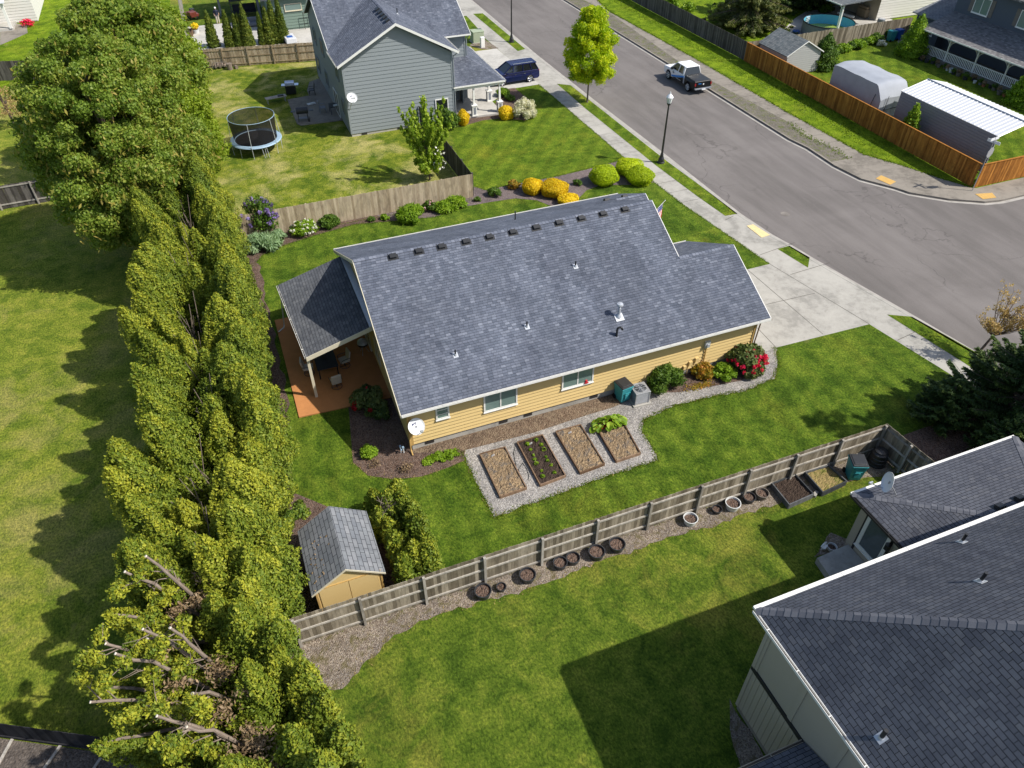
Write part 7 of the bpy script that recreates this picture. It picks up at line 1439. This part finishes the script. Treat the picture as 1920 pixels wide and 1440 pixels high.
# long bed by the beige fence
for px,py,r,lb in ((769,401,25,'broad bright daylily clump in the bed by the beige fence, left one'),(833,388,17,'bright daylily clump by the beige fence, middle one of three'),(855,380,18,'bright daylily clump by the beige fence, nearest the fence corner')): shrub(px,py,r,1.0,'leaf_bright',lb,'daylily_clump',int(r*150),.10,asp=4.5,upw=-.25,core=.6,cat='plant')
shrub(806,387,13,1.4,'leaf_green','rose bush with pale pink blooms between the daylilies','rose_bush',1500,.09,flower='flower_pink',fn=9,fs=.06)
shrub(569,428,23,1.0,'leaf_bright','low bush covered with white blossoms by the beige fence','flowering_bush',3800,.09,flower='flower_white',fn=42,fs=.07); shrub(617,416,18,1.15,'leaf_green','green leafy bush right of the white flowering one',n=2800,size=.1); shrub(521,440,15,1.0,'leaf_iris','grey green lavender mound beside the iris clump','lavender_mound',1800,.06); shrub(521,452,9,.9,'leaf_green','small dark green mound in front of the lavender',n=700,size=.07)
shrub(490,458,27,.85,'leaf_iris','spiky blue green iris clump in the curved bed end','iris_clump',3600,.11,asp=6,upw=.9,core=.3,ell=1.2,cat='plant')
x,y,_=G(488,412,1.1); shrub(0,0,1.15,2.7,'leaf_green','tall lilac bush with purple flower spikes beside the hedge','lilac_bush',2800,.10,world=(x,y),flower='flower_purple',fn=34,fs=.13,core=.45,tw=True); shrub(458,430,14,2.2,'leaf_green','loose green shrub between lilac and hedge','shrub',1500,.1,tw=True,core=.4)
for px,py,r,mt,lb in ((696,411,7.5,'leaf_green','smaller of two tufts left of the broad daylily'),(721,408,9,'leaf_bright','larger of two tufts left of the broad daylily'),(927,361,14,'leaf_green','dark green bush at the fence corner end of the bark bed'),(895,374,7,'leaf_green','tiny green tuft by the beige fence corner'),(963,347,13,'leaf_nandina','reddish thin shrub left of the golden mounds'),(1082,343,9,'leaf_green','small green plant alone in the bark between gold and lime mounds')): shrub(px,py,r,1.1,mt,lb,n=int(r*r*9),size=.075,tw='thin' in lb)
# beds by the yellow house
shrub(690,847,17,1.1,'leaf_bright','bright green small shrub in the bark bed by the lawn',n=1500,size=.07); shrub(760,876,14,1.0,'leaf_brown','bare brown twiggy shrub in the middle of the bark bed',n=260,size=.05,tw=True,core=0); shrub(703,869,12,.9,'leaf_brown','smaller bare twiggy shrub in the bark bed',n=200,size=.05,tw=True,core=0)
for px,py,r,lb in ((847,851,15,'low green groundcover clump near the gravel corner'),(822,858,16,'middle low green groundcover clump in the bark bed'),(803,864,12,'low green groundcover clump nearest the twiggy shrub')): shrub(px,py,r,.5,'leaf_bright',lb,'groundcover_clump',900,.06,cat='plant',core=.4)
shrub(692,752,31,1.25,'leaf_rhodo','shaded rhododendron with dark red flowers between patio and bark bed','rhododendron',5200,.12,flower='flower_dark_red',fn=10,fs=.11,asp=2.4,core=.5)
shrub(716,775,18,1.1,'leaf_conifer','dark shrub in the shade against the west house wall',n=1600,size=.09)
shrub(1249,711,35,1.25,'leaf_green','large dense dark green shrub against the yellow wall','shrub',13000,.075,upw=.5); shrub(1317,694,21,1.2,'leaf_nandina','yellow and orange leaved shrub below the electric meter','nandina',3000,.085,tw=True,core=.5); shrub(1357,697,22,1.0,'leaf_bright','bright green glossy shrub between the orange and the red one',n=4200,size=.085)
shrub(1401,676,34,1.25,'leaf_rhodo','large rhododendron covered with crimson flowers at the garage corner','rhododendron',8500,.10,flower='flower_red',fn=64,fs=.09,asp=2.4)
for px,py in ((1295,722),(1310,732),(1345,728)): pass
x,y=G2(1308,724); o=crown('leaf_litter','leaf_nandina',None,[(0,0,.03,1.1,.35,.03),(.4,-.1,.03,.5,.3,.03)],420,.06,core=0,seed=91,cull=0,shell=(.1,1.1)); o.location=(x,y,.02); tag(o,kind='stuff')
# small growth between hedge and shed
shrub(535,1143,13,1.0,'leaf_green','low dark green plant between hedge and shed corner',n=1200,size=.07); shrub(532,1052,10,1.0,'leaf_green','small dark plant in shade behind the shed',n=700,size=.07)
# --- cypresses in a row
g=random.Random(51); pr0=None
cyp=[((402,92),(390,27)),((434,91),(427,33)),((450,91),(441,36)),((468,90),(453,22)),((457,90),(447,30)),((495,87),(485,29)),((508,86),(491,26)),((519,84),(508,12)),((533,83),(514,4))]
names=['slim cypress standing alone at the left end of the row','cypress, second from the left in the row','short cypress pressed against the right side of the second one','tallest of the middle cypresses in the row','slim cypress against the left flank of the middle one','left one of the two slim cypresses right of the middle','right one of the two slim cypresses right of the middle','left one of the twin tall cypresses at the right end','rightmost and tallest cypress of the row']
for i,((bx_,by_),(tx_,ty_)) in enumerate(cyp):
    x,y=G2(bx_,by_-4); h=3.3+(.9 if i>6 else 0)-(.4 if i in (2,4,5) else 0)+(.5 if i==3 else 0); r=.62 if i not in (2,4,5) else .45
    T_=thing('cypress',names[i],'tree',(x,y,0),'cypresses in the row behind the tan fence'); L=[(0,0,.25+h*t*.95,r*(1-t*.92)**.7+.05,r*(1-t*.92)**.7+.05,h*.1) for t in [k/11 for k in range(12)]]; limbs('trunk',T_,[([(0,0,0),(0,0,h*.9)],.06,.02)]); crown('crown','leaf_cedar_dark',T_,L,5200,.11,core=.85,seed=120+i,upw=.7,asp=1.6,cull=.7,shell=(.85,1.08),lump=.14,rnd=.6)
# --- north-east garden evergreens and bed
for (px,py,h,r,lb) in ((1540,128,3.3,1.35,'broad conical yew between the storage shed and the covered trailer'),(1706,104,3.9,1.45,'conical evergreen at the left end of the long porch'),(1712,226,3.0,.75,'small pointed evergreen poking above the orange fence'),(1912,196,3.2,1.3,'round topped evergreen at the right edge below the porch')):
    x,y=(52.15,onx(1712,222,52.15)[1]) if px==1712 else G2(px,py); T_=thing('conical_evergreen',lb,'tree',(x,y,0)); L=[(0,0,.2+h*.9*t,r*(1-t**1.5*.93)**.8+.04,r*(1-t**1.5*.93)**.8+.04,h*.1) for t in [k/11 for k in range(12)]]; limbs('trunk',T_,[([(0,0,0),(0,0,h*.9)],.06,.02)]); crown('crown','leaf_green' if px<1600 else 'leaf_bright',T_,L,9000,.12,core=.84,seed=140+px,upw=.5,cull=.7,shell=(.82,1.1),lump=.2)
g=random.Random(61)
for i in range(11):
    u=i/10; shrub(1562+u*82,97-u*24+g.uniform(-2,2),9+g.uniform(-1.5,2.5),1.25,['leaf_bright','leaf_green','leaf_bright'][i%3],'leafy perennial along the silver grey fence, %s from the left'%ORD[i],'perennial',900,.12,cat='plant')
shrub(1652,82,7,1.0,'leaf_variegated','pale flowering clump by the teal bin','flowering_bush',500,.12,flower='flower_white',fn=8,fs=.14); shrub(1658,60,9,1.9,'leaf_green','small upright evergreen at the fence left of the teal bin',n=900,size=.12)
shrub(1290,16,14,1.2,'leaf_bright','light green shrub above the old grey fence near the top',n=1400,size=.14,tw=True,core=.4); shrub(1345,18,13,1.2,'leaf_young','thin shrub beside the pale statue',n=500,size=.12,tw=True,core=0); shrub(1262,4,15,1.5,'leaf_bright','bright shrub hanging over the old grey fence at the top edge',n=1300,size=.15)
shrub(1500,5,16,1.2,'leaf_conifer','dark bush in the shade beside the pool terrace',n=1500,size=.15); shrub(1548,17,12,1.0,'leaf_green','round dark bush behind the round pool',n=1000,size=.14)
x,y=G2(40,46); shrub(50,44,10,1.0,'flower_red','small red flowering plant by the far white house',n=300,size=.12,core=.4); shrub(330,40,17,1.2,'leaf_nandina','orange red shrub beside the upright weathered board',n=900,size=.14)
# --- longer grass along edges and verges: real tufts, nobody could count them
def tufts(name,mat,polys,n,seed,hgt=.09,size=.05,edge=None):
    g=np.random.default_rng(seed); P=[]
    for line,jit in polys:
        a=np.array(line,float); seg=np.linalg.norm(np.diff(a,axis=0),axis=1); c=np.concatenate([[0],np.cumsum(seg)]); k=int(n*c[-1]/100); s=g.uniform(0,c[-1],k); i=np.clip(np.searchsorted(c,s)-1,0,len(seg)-1); t=((s-c[i])/np.maximum(seg[i],1e-6))[:,None]; p=a[i]*(1-t)+a[i+1]*t; P.append(p+g.normal(size=p.shape)*jit)
    P=np.vstack(P); n=len(P); ang=g.uniform(0,6.28,n); wd=size*.5*g.uniform(.5,1.2,n); hh=hgt*g.uniform(.4,1.2,n); ln=g.normal(size=(n,2))*hgt*.5
    B=np.column_stack([P,np.full(n,.012)]); dx_=np.column_stack([np.cos(ang)*wd,np.sin(ang)*wd,np.zeros(n)]); T0=B+np.column_stack([ln,hh])
    V=np.stack([B-dx_,B+dx_,T0+dx_*.25,T0-dx_*.25],1).reshape(-1,3); return tag(fmesh(name,mat,None,V,g.uniform(.1,.9,n)),kind='stuff')
leaf('leaf_grass',(.08,.14,.006),(.13,.20,.010),(.20,.26,.02),.45); leaf('leaf_grass_dry',(.25,.19,.07),(.36,.27,.10),(.45,.33,.13),.3)
gvl=[p for p in gv]; fenceline=[(-2.4,16.5),(25,16.5)]; near=[(-2.4,16.25),(25,16.25)]
tufts('grass','leaf_grass',[(gvl,.06),(gvl,.10),(fenceline,.06),(walk_in and [G2(*p) for p in walk_in],.04),([(1.8,47.2),(15.5,47.2)],.05),(PG([(467,505),(490,480),(527,462),(595,440),(665,421),(735,415),(815,407),(875,387)]),.08),(PG([(887,350),(910,357),(957,347),(1040,332),(1160,302)]),.07),([(25.2,13),(25,16)],.1)],7000,401,.05,.05)
tufts('grass','leaf_grass_dry',[(gvl,.08),(PG([(660,842),(662,867),(690,892),(740,899),(790,894),(840,877),(870,864)]),.06),(sg[:len(sg)//2],.12)],2600,402,.06,.04)
tufts('grass','leaf_grass',[([(51.0,35.6),(51.0,64.5)],.12),([(50.0,42),(50.0,64)],.5),([(48.9,42),(49.4,90)],.55),(FW[4:],.25),(FI,.08)],4500,403,.10,.09)
g=np.random.default_rng(7)
